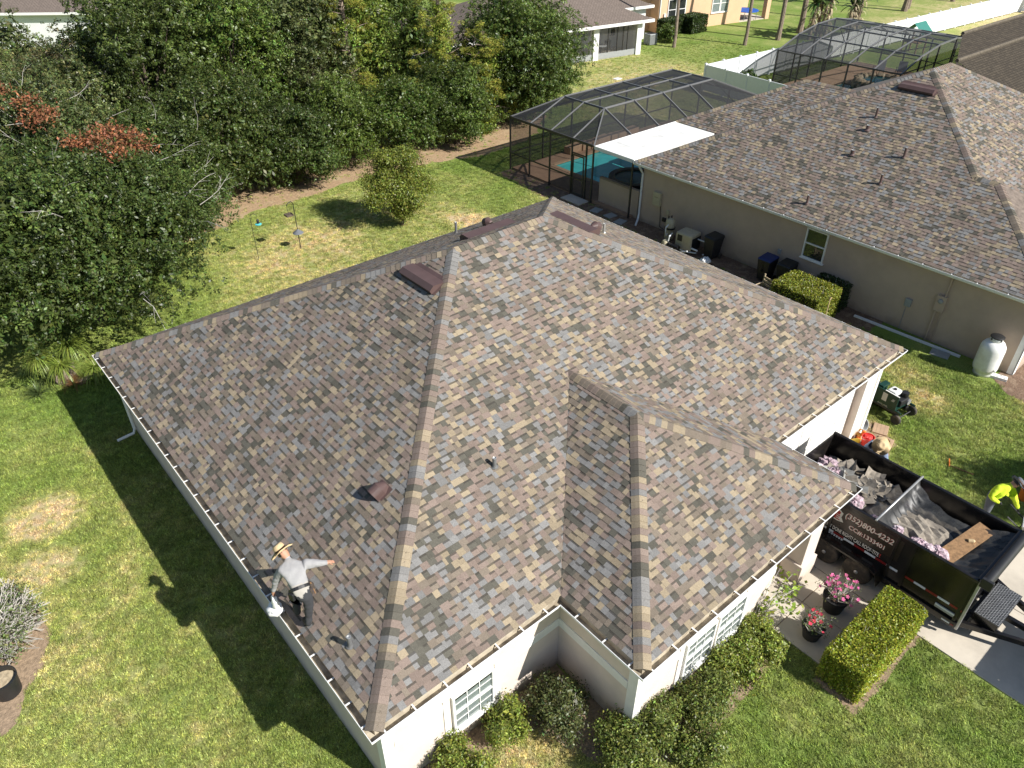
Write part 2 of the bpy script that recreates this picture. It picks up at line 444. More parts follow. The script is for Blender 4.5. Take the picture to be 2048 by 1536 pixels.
# ------------------------------------------------------------------ building helpers
class MB:
    """collects shapes and links them as one mesh object"""
    def __init__(s):
        s.v, s.f, s.m, s.c, s.uv = [], [], [], [], None
    def add(s, vs, fs, mi=0, col=None):
        o = len(s.v)
        s.v += [tuple(p) for p in vs]
        for f in fs:
            s.f.append([i + o for i in f]); s.m.append(mi); s.c.append(col)
        return s
    def box(s, c, size, rz=0.0, mi=0, col=None, rot=None, taper=1.0):
        x, y, z = [k / 2 for k in size]
        R = rot if rot is not None else Matrix.Rotation(rz, 3, 'Z')
        vs = []
        for dz in (-1, 1):
            k = taper if dz > 0 else 1.0
            for dx, dy in ((-1, -1), (1, -1), (1, 1), (-1, 1)):
                vs.append(R @ Vector((dx * x * k, dy * y * k, dz * z)) + Vector(c))
        return s.add(vs, [(3, 2, 1, 0), (4, 5, 6, 7), (0, 1, 5, 4), (1, 2, 6, 5), (2, 3, 7, 6), (3, 0, 4, 7)], mi, col)
    def bb(s, a, b, mi=0, col=None):
        return s.box([(a[i] + b[i]) / 2 for i in range(3)], [abs(b[i] - a[i]) for i in range(3)], 0, mi, col)
    def quad(s, a, b, c, d, mi=0, col=None):
        return s.add([a, b, c, d], [(0, 1, 2, 3)], mi, col)
    def poly(s, pts, mi=0, col=None):
        return s.add(pts, [tuple(range(len(pts)))], mi, col)
    def prism(s, pts, z0, z1, mi=0, col=None):
        n = len(pts)
        vs = [(p[0], p[1], z0) for p in pts] + [(p[0], p[1], z1) for p in pts]
        fs = [tuple(range(n - 1, -1, -1)), tuple(range(n, 2 * n))]
        fs += [(i, (i + 1) % n, n + (i + 1) % n, n + i) for i in range(n)]
        return s.add(vs, fs, mi, col)
    def tube(s, pts, r, n=8, mi=0, col=None, cap=True):
        pts = [Vector(p) for p in pts]
        rs = r if isinstance(r, (list, tuple)) else [r] * len(pts)
        vs, fs = [], []
        up = None
        for i, p in enumerate(pts):
            d = (pts[min(i + 1, len(pts) - 1)] - pts[max(i - 1, 0)])
            if d.length < 1e-9:
                d = Vector((0, 0, 1))
            d.normalize()
            if up is None:
                up = d.orthogonal().normalized()
            else:
                up = (up - d * up.dot(d))
                up = up.normalized() if up.length > 1e-6 else d.orthogonal().normalized()
            sd = d.cross(up)
            for k in range(n):
                a = 2 * math.pi * k / n
                vs.append(p + (up * math.cos(a) + sd * math.sin(a)) * rs[i])
        for i in range(len(pts) - 1):
            for k in range(n):
                fs.append((i * n + k, i * n + (k + 1) % n, (i + 1) * n + (k + 1) % n, (i + 1) * n + k))
        if cap:
            fs.append(tuple(range(n - 1, -1, -1)))
            fs.append(tuple((len(pts) - 1) * n + k for k in range(n)))
        return s.add(vs, fs, mi, col)
    def bar(s, a, b, w, h, mi=0, col=None):
        """rectangular bar from a to b, w sideways, h upward"""
        a, b = Vector(a), Vector(b)
        d = (b - a)
        ln = d.length
        d.normalize()
        sd = d.cross(Vector((0, 0, 1)))
        sd = sd.normalized() if sd.length > 1e-4 else Vector((1, 0, 0))
        up = sd.cross(d)
        R = Matrix((sd, d, up)).transposed()
        return s.box((a + b) / 2, (w, ln, h), rot=R, mi=mi, col=col)
    def lathe(s, prof, n=20, o=(0, 0, 0), mi=0, col=None, R=None):
        vs, fs = [], []
        o = Vector(o)
        for r, z in prof:
            for k in range(n):
                a = 2 * math.pi * k / n
                p = Vector((r * math.cos(a), r * math.sin(a), z))
                vs.append((R @ p if R is not None else p) + o)
        for i in range(len(prof) - 1):
            for k in range(n):
                fs.append((i * n + k, i * n + (k + 1) % n, (i + 1) * n + (k + 1) % n, (i + 1) * n + k))
        if prof[0][0] > 1e-6:
            fs.append(tuple(range(n - 1, -1, -1)))
        if prof[-1][0] > 1e-6:
            fs.append(tuple((len(prof) - 1) * n + k for k in range(n)))
        return s.add(vs, fs, mi, col)
    def blob(s, c, r, n=10, m=6, jit=0.0, mi=0, col=None, sq=(1, 1, 1), rot=0.0):
        prof = [(math.sin(math.pi * i / m), -math.cos(math.pi * i / m)) for i in range(m + 1)]
        vs, fs = [], []
        R = Matrix.Rotation(rot, 3, 'Z')
        for i, (a, b) in enumerate(prof):
            for k in range(n):
                t = 2 * math.pi * k / n
                j = 1 + rnd.uniform(-jit, jit)
                vs.append(R @ Vector((r * a * math.cos(t) * sq[0] * j, r * a * math.sin(t) * sq[1] * j, r * b * sq[2] * j)) + Vector(c))
        for i in range(m):
            for k in range(n):
                fs.append((i * n + k, i * n + (k + 1) % n, (i + 1) * n + (k + 1) % n, (i + 1) * n + k))
        return s.add(vs, fs, mi, col)
    def mesh(s, name, mats, smooth=False):
        me = bpy.data.meshes.new(name)
        me.from_pydata(s.v, [], s.f)
        mats = mats if isinstance(mats, (list, tuple)) else [mats]
        for m in mats:
            me.materials.append(MT[m] if isinstance(m, str) else m)
        if len(mats) > 1:
            me.polygons.foreach_set('material_index', s.m)
        if any(c is not None for c in s.c):
            at = me.color_attributes.new('col', 'FLOAT_COLOR', 'CORNER')
            arr = []
            for f, c in zip(s.f, s.c):
                c = c or (0.5, 0.5, 0.5)
                arr += [c[0], c[1], c[2], 1.0] * len(f)
            at.data.foreach_set('color', arr)
        if smooth:
            me.polygons.foreach_set('use_smooth', [True] * len(me.polygons))
        me.update()
        return me
    def build(s, name, mats, parent=None, smooth=False, bevel=0.0, auto=None):
        me = s.mesh(name, mats, smooth)
        o = bpy.data.objects.new(name, me)
        COL.objects.link(o)
        if parent is not None:
            o.parent = parent
        if bevel > 0:
            b = o.modifiers.new('bevel', 'BEVEL')
            b.width = bevel; b.segments = 2; b.limit_method = 'ANGLE'; b.angle_limit = math.radians(40)
        if auto:
            try:
                me.set_sharp_from_angle(angle=math.radians(auto))
            except Exception:
                pass
        return o

def tag(o, label=None, cat=None, group=None, kind=None):
    if label: o['label'] = label
    if cat: o['category'] = cat
    if group: o['group'] = group
    if kind: o['kind'] = kind
    return o

def thing(name, label, cat, loc=(0, 0, 0), rz=0.0, group=None):
    o = bpy.data.objects.new(name, None)
    o.empty_display_size = 0.2
    COL.objects.link(o)
    o.location = loc
    o.rotation_euler = (0, 0, rz)
    return tag(o, label, cat, group)

KIDS = {}
def copy_tree(o, parent=None):
    c = o.copy()
    COL.objects.link(c)
    if parent is not None:
        c.parent = parent
    for ch in list(o.children):
        copy_tree(ch, c)
    return c

def np_mesh(name, verts, nper, mats, cols=None, parent=None, smooth=False):
    """verts (N*nper,3) as N separate faces of nper corners; cols (N,3) one colour per face"""
    nf = len(verts) // nper
    me = bpy.data.meshes.new(name)
    me.vertices.add(nf * nper)
    me.vertices.foreach_set('co', np.asarray(verts, np.float32).ravel())
    me.loops.add(nf * nper)
    me.loops.foreach_set('vertex_index', np.arange(nf * nper, dtype=np.int32))
    me.polygons.add(nf)
    me.polygons.foreach_set('loop_start', np.arange(0, nf * nper, nper, dtype=np.int32))
    try:
        me.polygons.foreach_set('loop_total', np.full(nf, nper, np.int32))
    except Exception:
        pass
    mats = mats if isinstance(mats, (list, tuple)) else [mats]
    for m in mats:
        me.materials.append(MT[m] if isinstance(m, str) else m)
    if cols is not None:
        at = me.color_attributes.new('col', 'FLOAT_COLOR', 'CORNER')
        c4 = np.ones((nf, nper, 4), np.float32)
        c4[:, :, :3] = np.asarray(cols, np.float32)[:, None, :]
        at.data.foreach_set('color', c4.ravel())
    me.update(calc_edges=True)
    me.validate()
    o = bpy.data.objects.new(name, me)
    COL.objects.link(o)
    if parent is not None:
        o.parent = parent
    return o

def leaf_quads(P, Nrm, ln, wd, fold=0.18, droop=None):
    """rhombic leaves at P facing Nrm"""
    n = len(P)
    Nrm = Nrm / (np.linalg.norm(Nrm, axis=1, keepdims=True) + 1e-9)
    r = rng.normal(size=(n, 3))
    if droop is not None:
        r = r * 0.6 + np.array(droop)
    d = r - Nrm * (r * Nrm).sum(1, keepdims=True)
    d /= (np.linalg.norm(d, axis=1, keepdims=True) + 1e-9)
    s = np.cross(Nrm, d)
    ln = np.broadcast_to(ln, n)[:, None]; wd = np.broadcast_to(wd, n)[:, None]
    V = np.empty((n, 4, 3))
    V[:, 0] = P - d * ln * .5
    V[:, 1] = P + s * wd * .5 + Nrm * wd * fold + d * ln * 0.05
    V[:, 2] = P + d * ln * .5
    V[:, 3] = P - s * wd * .5 + Nrm * wd * fold + d * ln * 0.05
    return V.reshape(-1, 3)

def vary(base, n, v=0.25, hue=0.12):
    base = np.asarray(base, float)
    k = np.exp(rng.normal(0, v, (n, 1)))
    h = 1 + rng.normal(0, hue, (n, 3)) * np.array([1.0, .5, .8])
    return np.clip(base * k * h, 0.002, 0.9)

def unit_rand(n):
    v = rng.normal(size=(n, 3))
    return v / np.linalg.norm(v, axis=1, keepdims=True)

# ------------------------------------------------------------------ ground and paving (the setting)
g = MB(); g.quad((-300, -300, 0), (400, -300, 0), (400, 400, 0), (-300, 400, 0))
tag(g.build('lawn', 'lawn'), kind='structure')

def ragged(pts, step=0.35, amp=0.09):
    out = []
    n = len(pts)
    for i in range(n):
        a, b = Vector(pts[i]), Vector(pts[(i + 1) % n])
        k = max(1, int((b - a).length / step))
        for j in range(k):
            p = a.lerp(b, j / k)
            out.append((p.x + rnd.uniform(-amp, amp), p.y + rnd.uniform(-amp, amp)))
    return out

def patch(name, pts, z, m, step=0.35, amp=0.09):
    b = MB(); b.poly([(x, y, z) for x, y in ragged(pts, step, amp)])
    return tag(b.build(name, m), kind='structure')

LITTER = [(3.5, 27.5), (6.0, 26.6), (8.6, 27.6), (11, 28.3), (14, 28.2), (17.3, 28.8), (21, 28.0), (24.0, 27.2), (27.5, 27.4), (29.5, 28.6), (32, 30.5), (31, 36), (20, 40), (2, 40)]
patch('leaf_litter_ground', LITTER, 0.008, 'litter', 0.5, 0.25)
BED_FRONT = [(4.6, 0.4), (1.1, 0.4), (1.0, -0.1), (2.0, -0.35), (2.9, -0.2), (3.3, -0.6), (3.8, -2.0), (4.3, -2.6), (5.6, -2.95), (7.3, -2.85), (8.6, -2.7), (9.0, -2.3), (9.05, -1.6), (4.7, -1.7)]
patch('planting_bed', BED_FRONT, 0.008, 'soil', 0.3, 0.08)
patch('planting_bed', [(8.55, -4.62), (11.5, -4.62), (11.5, -3.55), (8.62, -3.6)], 0.008, 'soil', 0.3, 0.06)
patch('planting_bed', [(-7, 6.0), (-4.85, 6.5), (-4.5, 7.2), (-4.05, 7.7), (-3.72, 8.4), (-3.7, 9.3), (-4.0, 10.5), (-4.8, 11.0), (-7, 11)], 0.008, 'soil', 0.3, 0.06)
patch('planting_bed', [(22.7, -3.4), (25.5, -3.6), (25.5, -1.3), (23.4, -1.25), (22.75, -2.0)], 0.008, 'mulch', 0.3, 0.05)
patch('bare_soil_strip', [(22.9, 3.0), (24.1, 3.0), (24.1, 18.0), (23.8, 24.6), (22.9, 24.5), (22.4, 19), (21.6, 15), (21.4, 10)], 0.008, 'mulch', 0.4, 0.12)
patch('bare_soil_strip', [(16.3, -0.9), (17.6, -1.0), (17.9, 0.1), (17.6, 0.35), (16.2, 0.1)], 0.007, 'soil', 0.25, 0.1)

def paved(name, pieces, z, m, gap=0.008):
    """a pavement whose slabs are pieces with open joints"""
    r = MB()
    xs = [p[0] for p in pieces] + [p[2] for p in pieces]
    ys = [p[1] for p in pieces] + [p[3] for p in pieces]
    r.bb((min(xs) + .02, min(ys) + .02, -0.1), (max(xs) - .02, max(ys) - .02, z - 0.015))
    root = tag(r.build(name, 'soil'), kind='structure')
    for (x0, y0, x1, y1) in pieces:
        b = MB(); b.bb((x0 + gap, y0 + gap, -0.05), (x1 - gap, y1 - gap, z + rnd.uniform(-.002, .002)))
        b.build('slab', m, root, bevel=0.008)
    return root
paved('driveway', [(11.45, -3.55, 13.9, 0.35), (13.9, -3.55, 16.3, 0.35), (11.45, -7.5, 13.9, -3.55), (13.9, -7.5, 16.3, -3.55), (11.45, -11.5, 13.9, -7.5), (13.9, -11.5, 16.3, -7.5),
                   (11.45, -16, 13.9, -11.5), (13.9, -16, 16.3, -11.5)], 0.03, 'concrete')
paved('walkway', [(9.05, -3.52, 10.25, -2.3), (10.25, -3.52, 11.44, -2.3), (9.05, -2.3, 10.25, -1.0), (10.25, -2.3, 11.44, -1.0), (9.3, -1.0, 11.44, 0.3)], 0.035, 'concrete')

# ------------------------------------------------------------------ roofing
PAL = [((0.285, 0.232, 0.160), .17), ((0.196, 0.191, 0.184), .22), ((0.206, 0.160, 0.134), .28), ((0.182, 0.150, 0.118), .19), ((0.100, 0.094, 0.077), .14)]
PW = np.array([p[1] for p in PAL]); PW = PW / PW.sum()
TABW = [0.07, 0.10, 0.13, 0.165, 0.20]
EXPO = 0.143
BAND = (0.055, 0.050, 0.043)

from mathutils.noise import noise as mnoise
def face_frame(poly, u):
    u = Vector(u).normalized()
    p = [Vector(q) for q in poly]
    n = Vector((0, 0, 0))
    for i in range(len(p)):
        n += (p[i] - p[0]).cross(p[(i + 1) % len(p)] - p[0])
    n.normalize()
    if n.z < 0:
        n = -n
    v = n.cross(u)
    if v.z < 0:
        u = -u; v = n.cross(u)
    o = min(p, key=lambda q: q.z).copy()
    return o, u, v, n

def crossings(p2, v):
    xs = []
    for i in range(len(p2)):
        a, b = p2[i], p2[(i + 1) % len(p2)]
        if (a[1] <= v < b[1]) or (b[1] <= v < a[1]):
            xs.append(a[0] + (b[0] - a[0]) * (v - a[1]) / (b[1] - a[1]))
    xs.sort()
    return xs

SH_MESH = {}
def shingle_mesh(wi, ci, raised, tone):
    key = (wi, ci, raised, tone)
    if key not in SH_MESH:
        w_ = TABW[wi]; h = 0.0125 if raised else 0.0065
        m = MB(); tab_geo(m, lambda x, y, z: (x, y, z), 0, w_, 0, w_, 0, EXPO, h, tuple(x * (.88, 1.0, 1.12)[tone] for x in PAL[ci][0]), raised)
        SH_MESH[key] = m.mesh('shingle', 'shingle')
    return SH_MESH[key]

def tab_geo(m, T, a0, a1, b0, b1, v0, v1, h, c, raised):
    """one tab: bottom edge a0..a1 at v0 (raised by h), top edge b0..b1 at v1"""
    t = 0.0012
    ve = v1 + 0.012
    if raised:
        vs = [T(a0, v0, 0), T(a1, v0, 0), T(a0, v0, h), T(a1, v0, h), T(b1, ve, t), T(b0, ve, t), T(b1, ve, 0), T(b0, ve, 0)]
        m.add(vs, [(2, 3, 4, 5), (0, 1, 3, 2), (1, 6, 4, 3), (7, 0, 2, 5)], 0, c)
    else:
        k = 0.70
        q0 = a0 + (b0 - a0) * k; q1 = a1 + (b1 - a1) * k
        vm = v0 + (v1 - v0) * k; hm = h + (t - h) * k
        vs = [T(a0, v0, 0), T(a1, v0, 0), T(a0, v0, h), T(a1, v0, h), T(q1, vm, hm), T(q0, vm, hm), T(b1, ve, t), T(b0, ve, t)]
        m.add(vs[:6], [(2, 3, 4, 5), (0, 1, 3, 2)], 0, c)
        bc = tuple(BAND[i] * .75 + c[i] * .25 for i in range(3))
        m.add([vs[5], vs[4], vs[6], vs[7]], [(0, 1, 2, 3)], 0, bc)

def shingle_roof(roof, faces, keep=300, seed=1):
    """faces: (polygon, eave direction). The `keep` tabs nearest the camera are objects, the rest one mesh."""
    rr = random.Random(seed)
    tabs = []
    camv = Vector(CAM)
    for poly, u in faces:
        o, u, v, n = face_frame(poly, u)
        p2 = [((Vector(q) - o).dot(u), (Vector(q) - o).dot(v)) for q in poly]
        vmax = max(q[1] for q in p2)
        k = 0
        last = [0, 0]
        while k * EXPO < vmax - 0.01:
            v0, v1 = k * EXPO, min((k + 1) * EXPO, vmax)
            lo, hi, mid = crossings(p2, v0 + 1e-4), crossings(p2, v1 - 1e-4), crossings(p2, (v0 + v1) / 2)
            if not (len(lo) == len(hi) == len(mid)):
                lo = hi = mid
            for j in range(0, len(lo) - 1, 2):
                L0, R0, L1, R1 = lo[j], lo[j + 1], hi[j], hi[j + 1]
                x = min(L0, L1) - rr.uniform(0, .25)
                end = max(R0, R1)
                raised = rr.random() < .5
                ci = 0
                while x < end:
                    wi = rr.choices(range(5), (1.2, 2, 3, 3, 1.6))[0]
                    x2 = x + TABW[wi]
                    wd_ = o + u * x + v * v0
                    dk = mnoise(Vector((wd_.x * .9 + wd_.z * 1.3, wd_.y * .9, seed)))
                    nc = rr.choices(range(5), [p[1] for p in PAL[:4]] + [.07 + .70 * max(0.0, dk - .04)])[0]
                    if rr.random() < .12:
                        nc = ci
                    ci = nc
                    a0, a1, b0, b1 = max(x, L0), min(x2, R0), max(x, L1), min(x2, R1)
                    a1 = max(a0, a1); b1 = max(b0, b1)
                    if a1 - a0 > .004 or b1 - b0 > .004:
                        if not (a1 >= L0 and a0 <= R0):
                            a0 = a1 = min(max(a0, L0), R0)
                        clipped = abs(a0 - x) + abs(b0 - x) + abs(a1 - x2) + abs(b1 - x2) > 1e-6 or v1 - v0 < EXPO * .99
                        c = o + u * ((a0 + a1) / 2) + v * v0
                        d = c - camv
                        size = -d.normalized().dot(n) * TABW[wi] / d.length_squared
                        tabs.append((0 if clipped else size, wi, ci, raised, a0, a1, b0, b1, v0, v1, o, u, v, n, x))
                    x = x2
                    raised = (not raised) if rr.random() < .85 else raised
            k += 1
    tabs.sort(key=lambda t: -t[0])
    for t in tabs[:keep]:
        _, wi, ci, raised, a0, a1, b0, b1, v0, v1, o, u, v, n, x = t
        ob = bpy.data.objects.new('shingle', shingle_mesh(wi, ci, raised, rr.randrange(3)))
        COL.objects.link(ob)
        ob.parent = roof
        R = Matrix((u, v, n)).transposed().to_4x4()
        R.translation = o + u * x + v * v0
        ob.matrix_local = R
    m = MB()
    for t in tabs[keep:]:
        _, wi, ci, raised, a0, a1, b0, b1, v0, v1, o, u, v, n, x = t
        c = PAL[ci][0]
        q = rr.uniform(.84, 1.16)
        tab_geo(m, lambda a, b, h: tuple(o + u * a + v * b + n * h), a0, a1, b0, b1, v0, v1, 0.0125 if raised else 0.0065, (c[0] * q, c[1] * q, c[2] * q), raised)
    tag(m.build('shingle_field', 'shingle', roof), kind='stuff')

def ridge_caps(roof, lines, keep=300, seed=2, width=0.17, expo=0.145):
    """lines: (P0, P1, normal left, normal right); caps lap upward from P0 to P1"""
    rr = random.Random(seed)
    camv = Vector(CAM)
    caps = []
    for P0, P1, nl, nr in lines:
        P0, P1 = Vector(P0), Vector(P1)
        d = (P1 - P0); ln = d.length; d.normalize()
        nl, nr = Vector(nl).normalized(), Vector(nr).normalized()
        sl = nl.cross(d); sr = d.cross(nr)
        if sl.z > 0: sl = -sl
        if sr.z > 0: sr = -sr
        up = (nl + nr).normalized()
        ci = 0
        for k in range(int(ln / expo) + 1):
            a, b = k * expo, min((k + 1) * expo + .03, ln + .02)
            if rr.random() > .15:
                ci = rr.choices(range(5), [p[1] for p in PAL])[0]
            q = rr.uniform(.9, 1.1)
            c = tuple((x * .95 + y * .05) * q for x, y in zip(PAL[ci][0], (.20, .17, .14)))
            prof = [(sl * width + nl * .012), (sl * width * .45 + nl * .026), up * .034, (sr * width * .45 + nr * .026), (sr * width + nr * .012)]
            lo = [P0 + d * a + p + up * .010 for p in prof]
            hi = [P0 + d * b + p - up * .004 for p in prof]
            dn = [P0 + d * a + p - up * .012 for p in prof]
            caps.append(((P0 + d * a - camv).length, lo, hi, dn, c, P0 + d * a))
    caps.sort(key=lambda t: t[0])
    rest = MB()
    for i, (_, lo, hi, dn, c, org) in enumerate(caps):
        m = MB() if i < keep else rest
        off = org if i < keep else Vector((0, 0, 0))
        V = [p - off for p in lo + hi + dn]
        F = [(j, j + 1, 6 + j, 5 + j) for j in range(4)] + [(10 + j, 11 + j, j + 1, j) for j in range(4)] + [(10, 0, 5), (4, 14, 9)]
        m.add(V, F, 0, c)
        if i < keep:
            ob = m.build('ridge_cap', 'shingle', roof)
            ob.location = org
    if rest.v:
        tag(rest.build('ridge_cap_run', 'shingle', roof), kind='stuff')

def offset_poly(pts, t):
    """inward offset of a counter-clockwise polygon"""
    n = len(pts)
    out = []
    for i in range(n):
        p0, p1, p2 = Vector(pts[i - 1]).to_2d(), Vector(pts[i]).to_2d(), Vector(pts[(i + 1) % n]).to_2d()
        e1 = (p1 - p0).normalized(); e2 = (p2 - p1).normalized()
        n1 = Vector((-e1.y, e1.x)); n2 = Vector((-e2.y, e2.x))
        k = 1 + n1.dot(n2)
        q = p1 + (n1 + n2) / k * t
        out.append((q.x, q.y))
    return out

def gutters(house, loop, z, runs, hang=0.6, inner='gutter_in'):
    """K-style gutter runs along the eave loop; hangers are sub-parts"""
    outer = [(0.0, 0.0), (0.0, -0.03), (0.012, -0.05), (0.018, -0.085), (0.045, -0.125), (0.148, -0.125)]
    inn = [(0.0, 0.0), (0.012, 0.0), (0.012, -0.03), (0.026, -0.055), (0.034, -0.088), (0.052, -0.110), (0.147, -0.110)]
    n = len(loop)
    for i in runs:
        m = MB()
        def row(t, dz):
            q = offset_poly(loop, t)
            a, b = q[i], q[(i + 1) % n]
            return (a[0], a[1], z + dz), (b[0], b[1], z + dz)
        for prof, mi, flip in ((outer, 0, False), (inn, 1, True)):
            for k in range(len(prof) - 1):
                a, b = row(*prof[k]); c, d = row(*prof[k + 1])
                if flip and k == 0:
                    m.quad(a, b, d, c, 0)
                elif flip:
                    m.quad(a, b, d, c, mi)
                else:
                    m.quad(c, d, b, a, mi)
        # fascia board with drip edge behind the trough
        a, b = row(0.148, -0.135); c, d = row(0.148, 0.062); e, f = row(0.130, 0.066)
        m.quad(a, b, d, c, 2)
        m.quad(c, d, f, e, 3)
        g2, h2 = row(0.1475, 0.044)
        m.quad(g2, h2, d, c, 3)
        go = m.build('gutter', ['gutter', inner, 'fascia', 'drip_edge'], house)
        A, B = Vector(loop[i]), Vector(loop[(i + 1) % n])
        ln = (B - A).length
        e = (B - A) / ln
        nn = Vector((-e.y, e.x))
        k = int(ln / hang)
        for j in range(k):
            s = (j + .5) * ln / k + rnd.uniform(-.05, .05)
            p = A + e * s
            h = MB()
            q = p + nn * 0.075
            ang = math.atan2(e.y, e.x)
            h.box((q.x, q.y, z + 0.004), (0.030, 0.150, 0.008), ang)
            q = p + nn * 0.135
            h.box((q.x, q.y, z - 0.02), (0.045, 0.012, 0.05), ang, 1)
            h.build('gutter_hanger', ['trim', 'bark'], go)

# ------------------------------------------------------------------ the house in the middle
H, S, W, L_ = 2.6, 0.4968, 18.426, 15.374
X0, X1, D_ = 4.337, 11.947, 2.163
XM, BW = (X0 + X1) / 2, X1 - X0
I = 0.13
house = thing('house', 'single storey house filling the middle, hip roof of mixed tan, grey and brown shingles', 'house', (0, 0, 0))
zz = lambda t: H + S * t
A_, B_, C_, Dd = (I, I, zz(I)), (I, L_ - I, zz(I)), (W - I, L_ - I, zz(I)), (W - I, I, zz(I))
N_, G_ = (X0 + I, I, zz(I)), (X1 - I, I, zz(I))
E_, F_ = (X0 + I, -D_ + I, zz(I)), (X1 - I, -D_ + I, zz(I))
R1, R2 = (L_ / 2, L_ / 2, zz(L_ / 2)), (W - L_ / 2, L_ / 2, zz(L_ / 2))
T_ = (XM, -D_ + BW / 2, zz(BW / 2)); V_ = (XM, BW / 2, zz(BW / 2))
UX, UY = (1, 0, 0), (0, 1, 0)
faces = [([A_, B_, R1], UY), ([B_, C_, R2, R1], UX), ([C_, Dd, R2], UY), ([A_, N_, V_, G_, Dd, R2, R1], UX),
         ([N_, E_, T_, V_], UY), ([G_, F_, T_, V_], UY), ([E_, F_, T_], UX)]
m = MB()
for p, u in faces:
    m.poly(p)
roof = m.build('roof', 'underlay', house)
shingle_roof(roof, faces, 300, 11)
nL, nB, nR, nF = (-S, 0, 1), (0, S, 1), (S, 0, 1), (0, -S, 1)
ridge_caps(roof, [(A_, R1, nL, nF), (B_, R1, nB, nL), (C_, R2, nR, nB), (Dd, R2, nF, nR), (R1, R2, nB, nF), (E_, T_, nL, nF), (F_, T_, nF, nR), (T_, V_, nL, nR)], 300, 5)
LOOP = [(0, 0), (X0, 0), (X0, -D_), (X1, -D_), (X1, 0), (W, 0), (W, L_), (0, L_)]
gutters(house, LOOP, H, range(8))
sf = offset_poly(LOOP, 0.150)
m = MB(); m.poly([(x, y, H - 0.136) for x, y in sf][::-1])
m.build('soffit', 'trim', house)

WZ = H - 0.14
WP = [(0.32, 0.32), (4.66, 0.32), (4.66, -1.84), (9.3, -1.84), (9.3, 0.32), (17.25, 0.32), (17.25, L_ - .32), (0.32, L_ - .32)]
m = MB()
for i in range(8):
    a, b = WP[i], WP[(i + 1) % 8]
    m.quad((*a, 0), (*b, 0), (*b, WZ), (*a, WZ))
wall = m.build('wall', 'stucco', house)
# lintel band and corner boards (proud of the stucco)
for a, b in (((0.54, 0.30, 1.38), (1.62, 0.322, 1.62)), ((3.04, 0.30, 1.38), (4.64, 0.322, 1.62)), ((4.635, -1.63, 1.38), (4.662, 0.30, 1.62)), ((4.88, -1.865, 1.38), (5.94, -1.838, 1.62)), ((8.36, -1.865, 1.38), (9.3, -1.838, 1.62))):
    m = MB(); m.bb(a, b); m.build('trim_band', 'trim', house, bevel=0.006)
for (x, y, sx, sy) in ((0.32, 0.32, 1, 1), (4.66, -1.84, 1, 1)):
    m = MB()
    m.bb((x - .028, y - .028, 0.03), (x + .20, y - .001, WZ)); m.bb((x - .028, y - .001, 0.03), (x - .001, y + .20, WZ))
    m.build('corner_board', 'trim', house, bevel=0.006)

def window(parent, cx, y, z0, z1, wd, cols, rows, axis='x', sgn=-1, blinds=True, fw=0.05, name='window', frame_m='trim'):
    """sash window proud of a wall; axis: wall direction; sgn: outward sign on the other axis"""
    def P(a, d, z):
        return (a, y + sgn * d, z) if axis == 'x' else (y + sgn * d, a, z)
    def bx(mm, a0, a1, d0, d1, za, zb, mi=0):
        p, q = P(a0, d0, za), P(a1, d1, zb)
        mm.bb([min(p[i], q[i]) for i in range(3)], [max(p[i], q[i]) for i in range(3)], mi)
    a0, a1 = cx - wd / 2, cx + wd / 2
    zm = (z0 + z1) / 2
    f = MB()
    bx(f, a0, a0 + fw, 0.0, 0.07, z0, z1); bx(f, a1 - fw, a1, 0.0, 0.07, z0, z1)
    bx(f, a0 + fw, a1 - fw, 0.0, 0.07, z0, z0 + fw); bx(f, a0 + fw, a1 - fw, 0.0, 0.07, z1 - fw, z1)
    bx(f, a0 + fw, a1 - fw, 0.015, 0.06, zm - .025, zm + .025)
    fr = f.build(name, frame_m, parent)
    for za, zb in ((z0 + fw, zm - .025), (zm + .025, z1 - fw)):
        p = MB(); p.poly([P(a0 + fw, .031, za), P(a1 - fw, .031, za), P(a1 - fw, .031, zb), P(a0 + fw, .031, zb)])
        p.build('pane', 'glass', fr)
        k_ = MB(); bx(k_, a0 + fw, a1 - fw, 0.002, 0.004, za, zb); k_.build('room_shade', 'dark_inside', fr)  # thin dark sheet, the unlit interior's shade put into its colour
        if blinds:
            bl = MB()
            n = int((zb - za) / .05)
            for k in range(n - (3 if za > z0 + .2 else 0)):
                zc = za + (k + .5) * (zb - za) / n
                bx(bl, a0 + fw + .004, a1 - fw - .004, 0.016, 0.022, zc - .0225, zc + .0225)
            bl.build('blind', 'blind', fr)
        mu = MB()
        for k in range(1, cols):
            xc = a0 + fw + (wd - 2 * fw) * k / cols
            bx(mu, xc - .008, xc + .008, 0.0335, 0.044, za, zb)
        for k in range(1, rows):
            zc = za + (zb - za) * k / rows
            bx(mu, a0 + fw, a1 - fw, 0.034, 0.0435, zc - .008, zc + .008)
        if cols > 1 or rows > 1:
            mu.build('glazing_bar', frame_m, fr)
    s = MB(); bx(s, a0 - .05, a1 + .05, 0.0, 0.10, z0 - .05, z0 - .001)
    s.build('sill', frame_m, fr)
    return fr
window(house, 2.33, 0.32, 0.50, 1.66, 1.02, 3, 2)
window(house, 6.62, -1.84, 0.50, 1.66, 0.98, 3, 2)
window(house, 7.68, -1.84, 0.50, 1.66, 0.98, 3, 2)
for xx, yy in ((1.70, .32), (2.96, .32), (6.02, -1.84), (8.28, -1.84)):
    m = MB(); m.bb((xx - .07, yy - .026, 0.03), (xx + .07, yy - .001, 1.69))
    m.build('pilaster_trim', 'trim', house, bevel=.004)
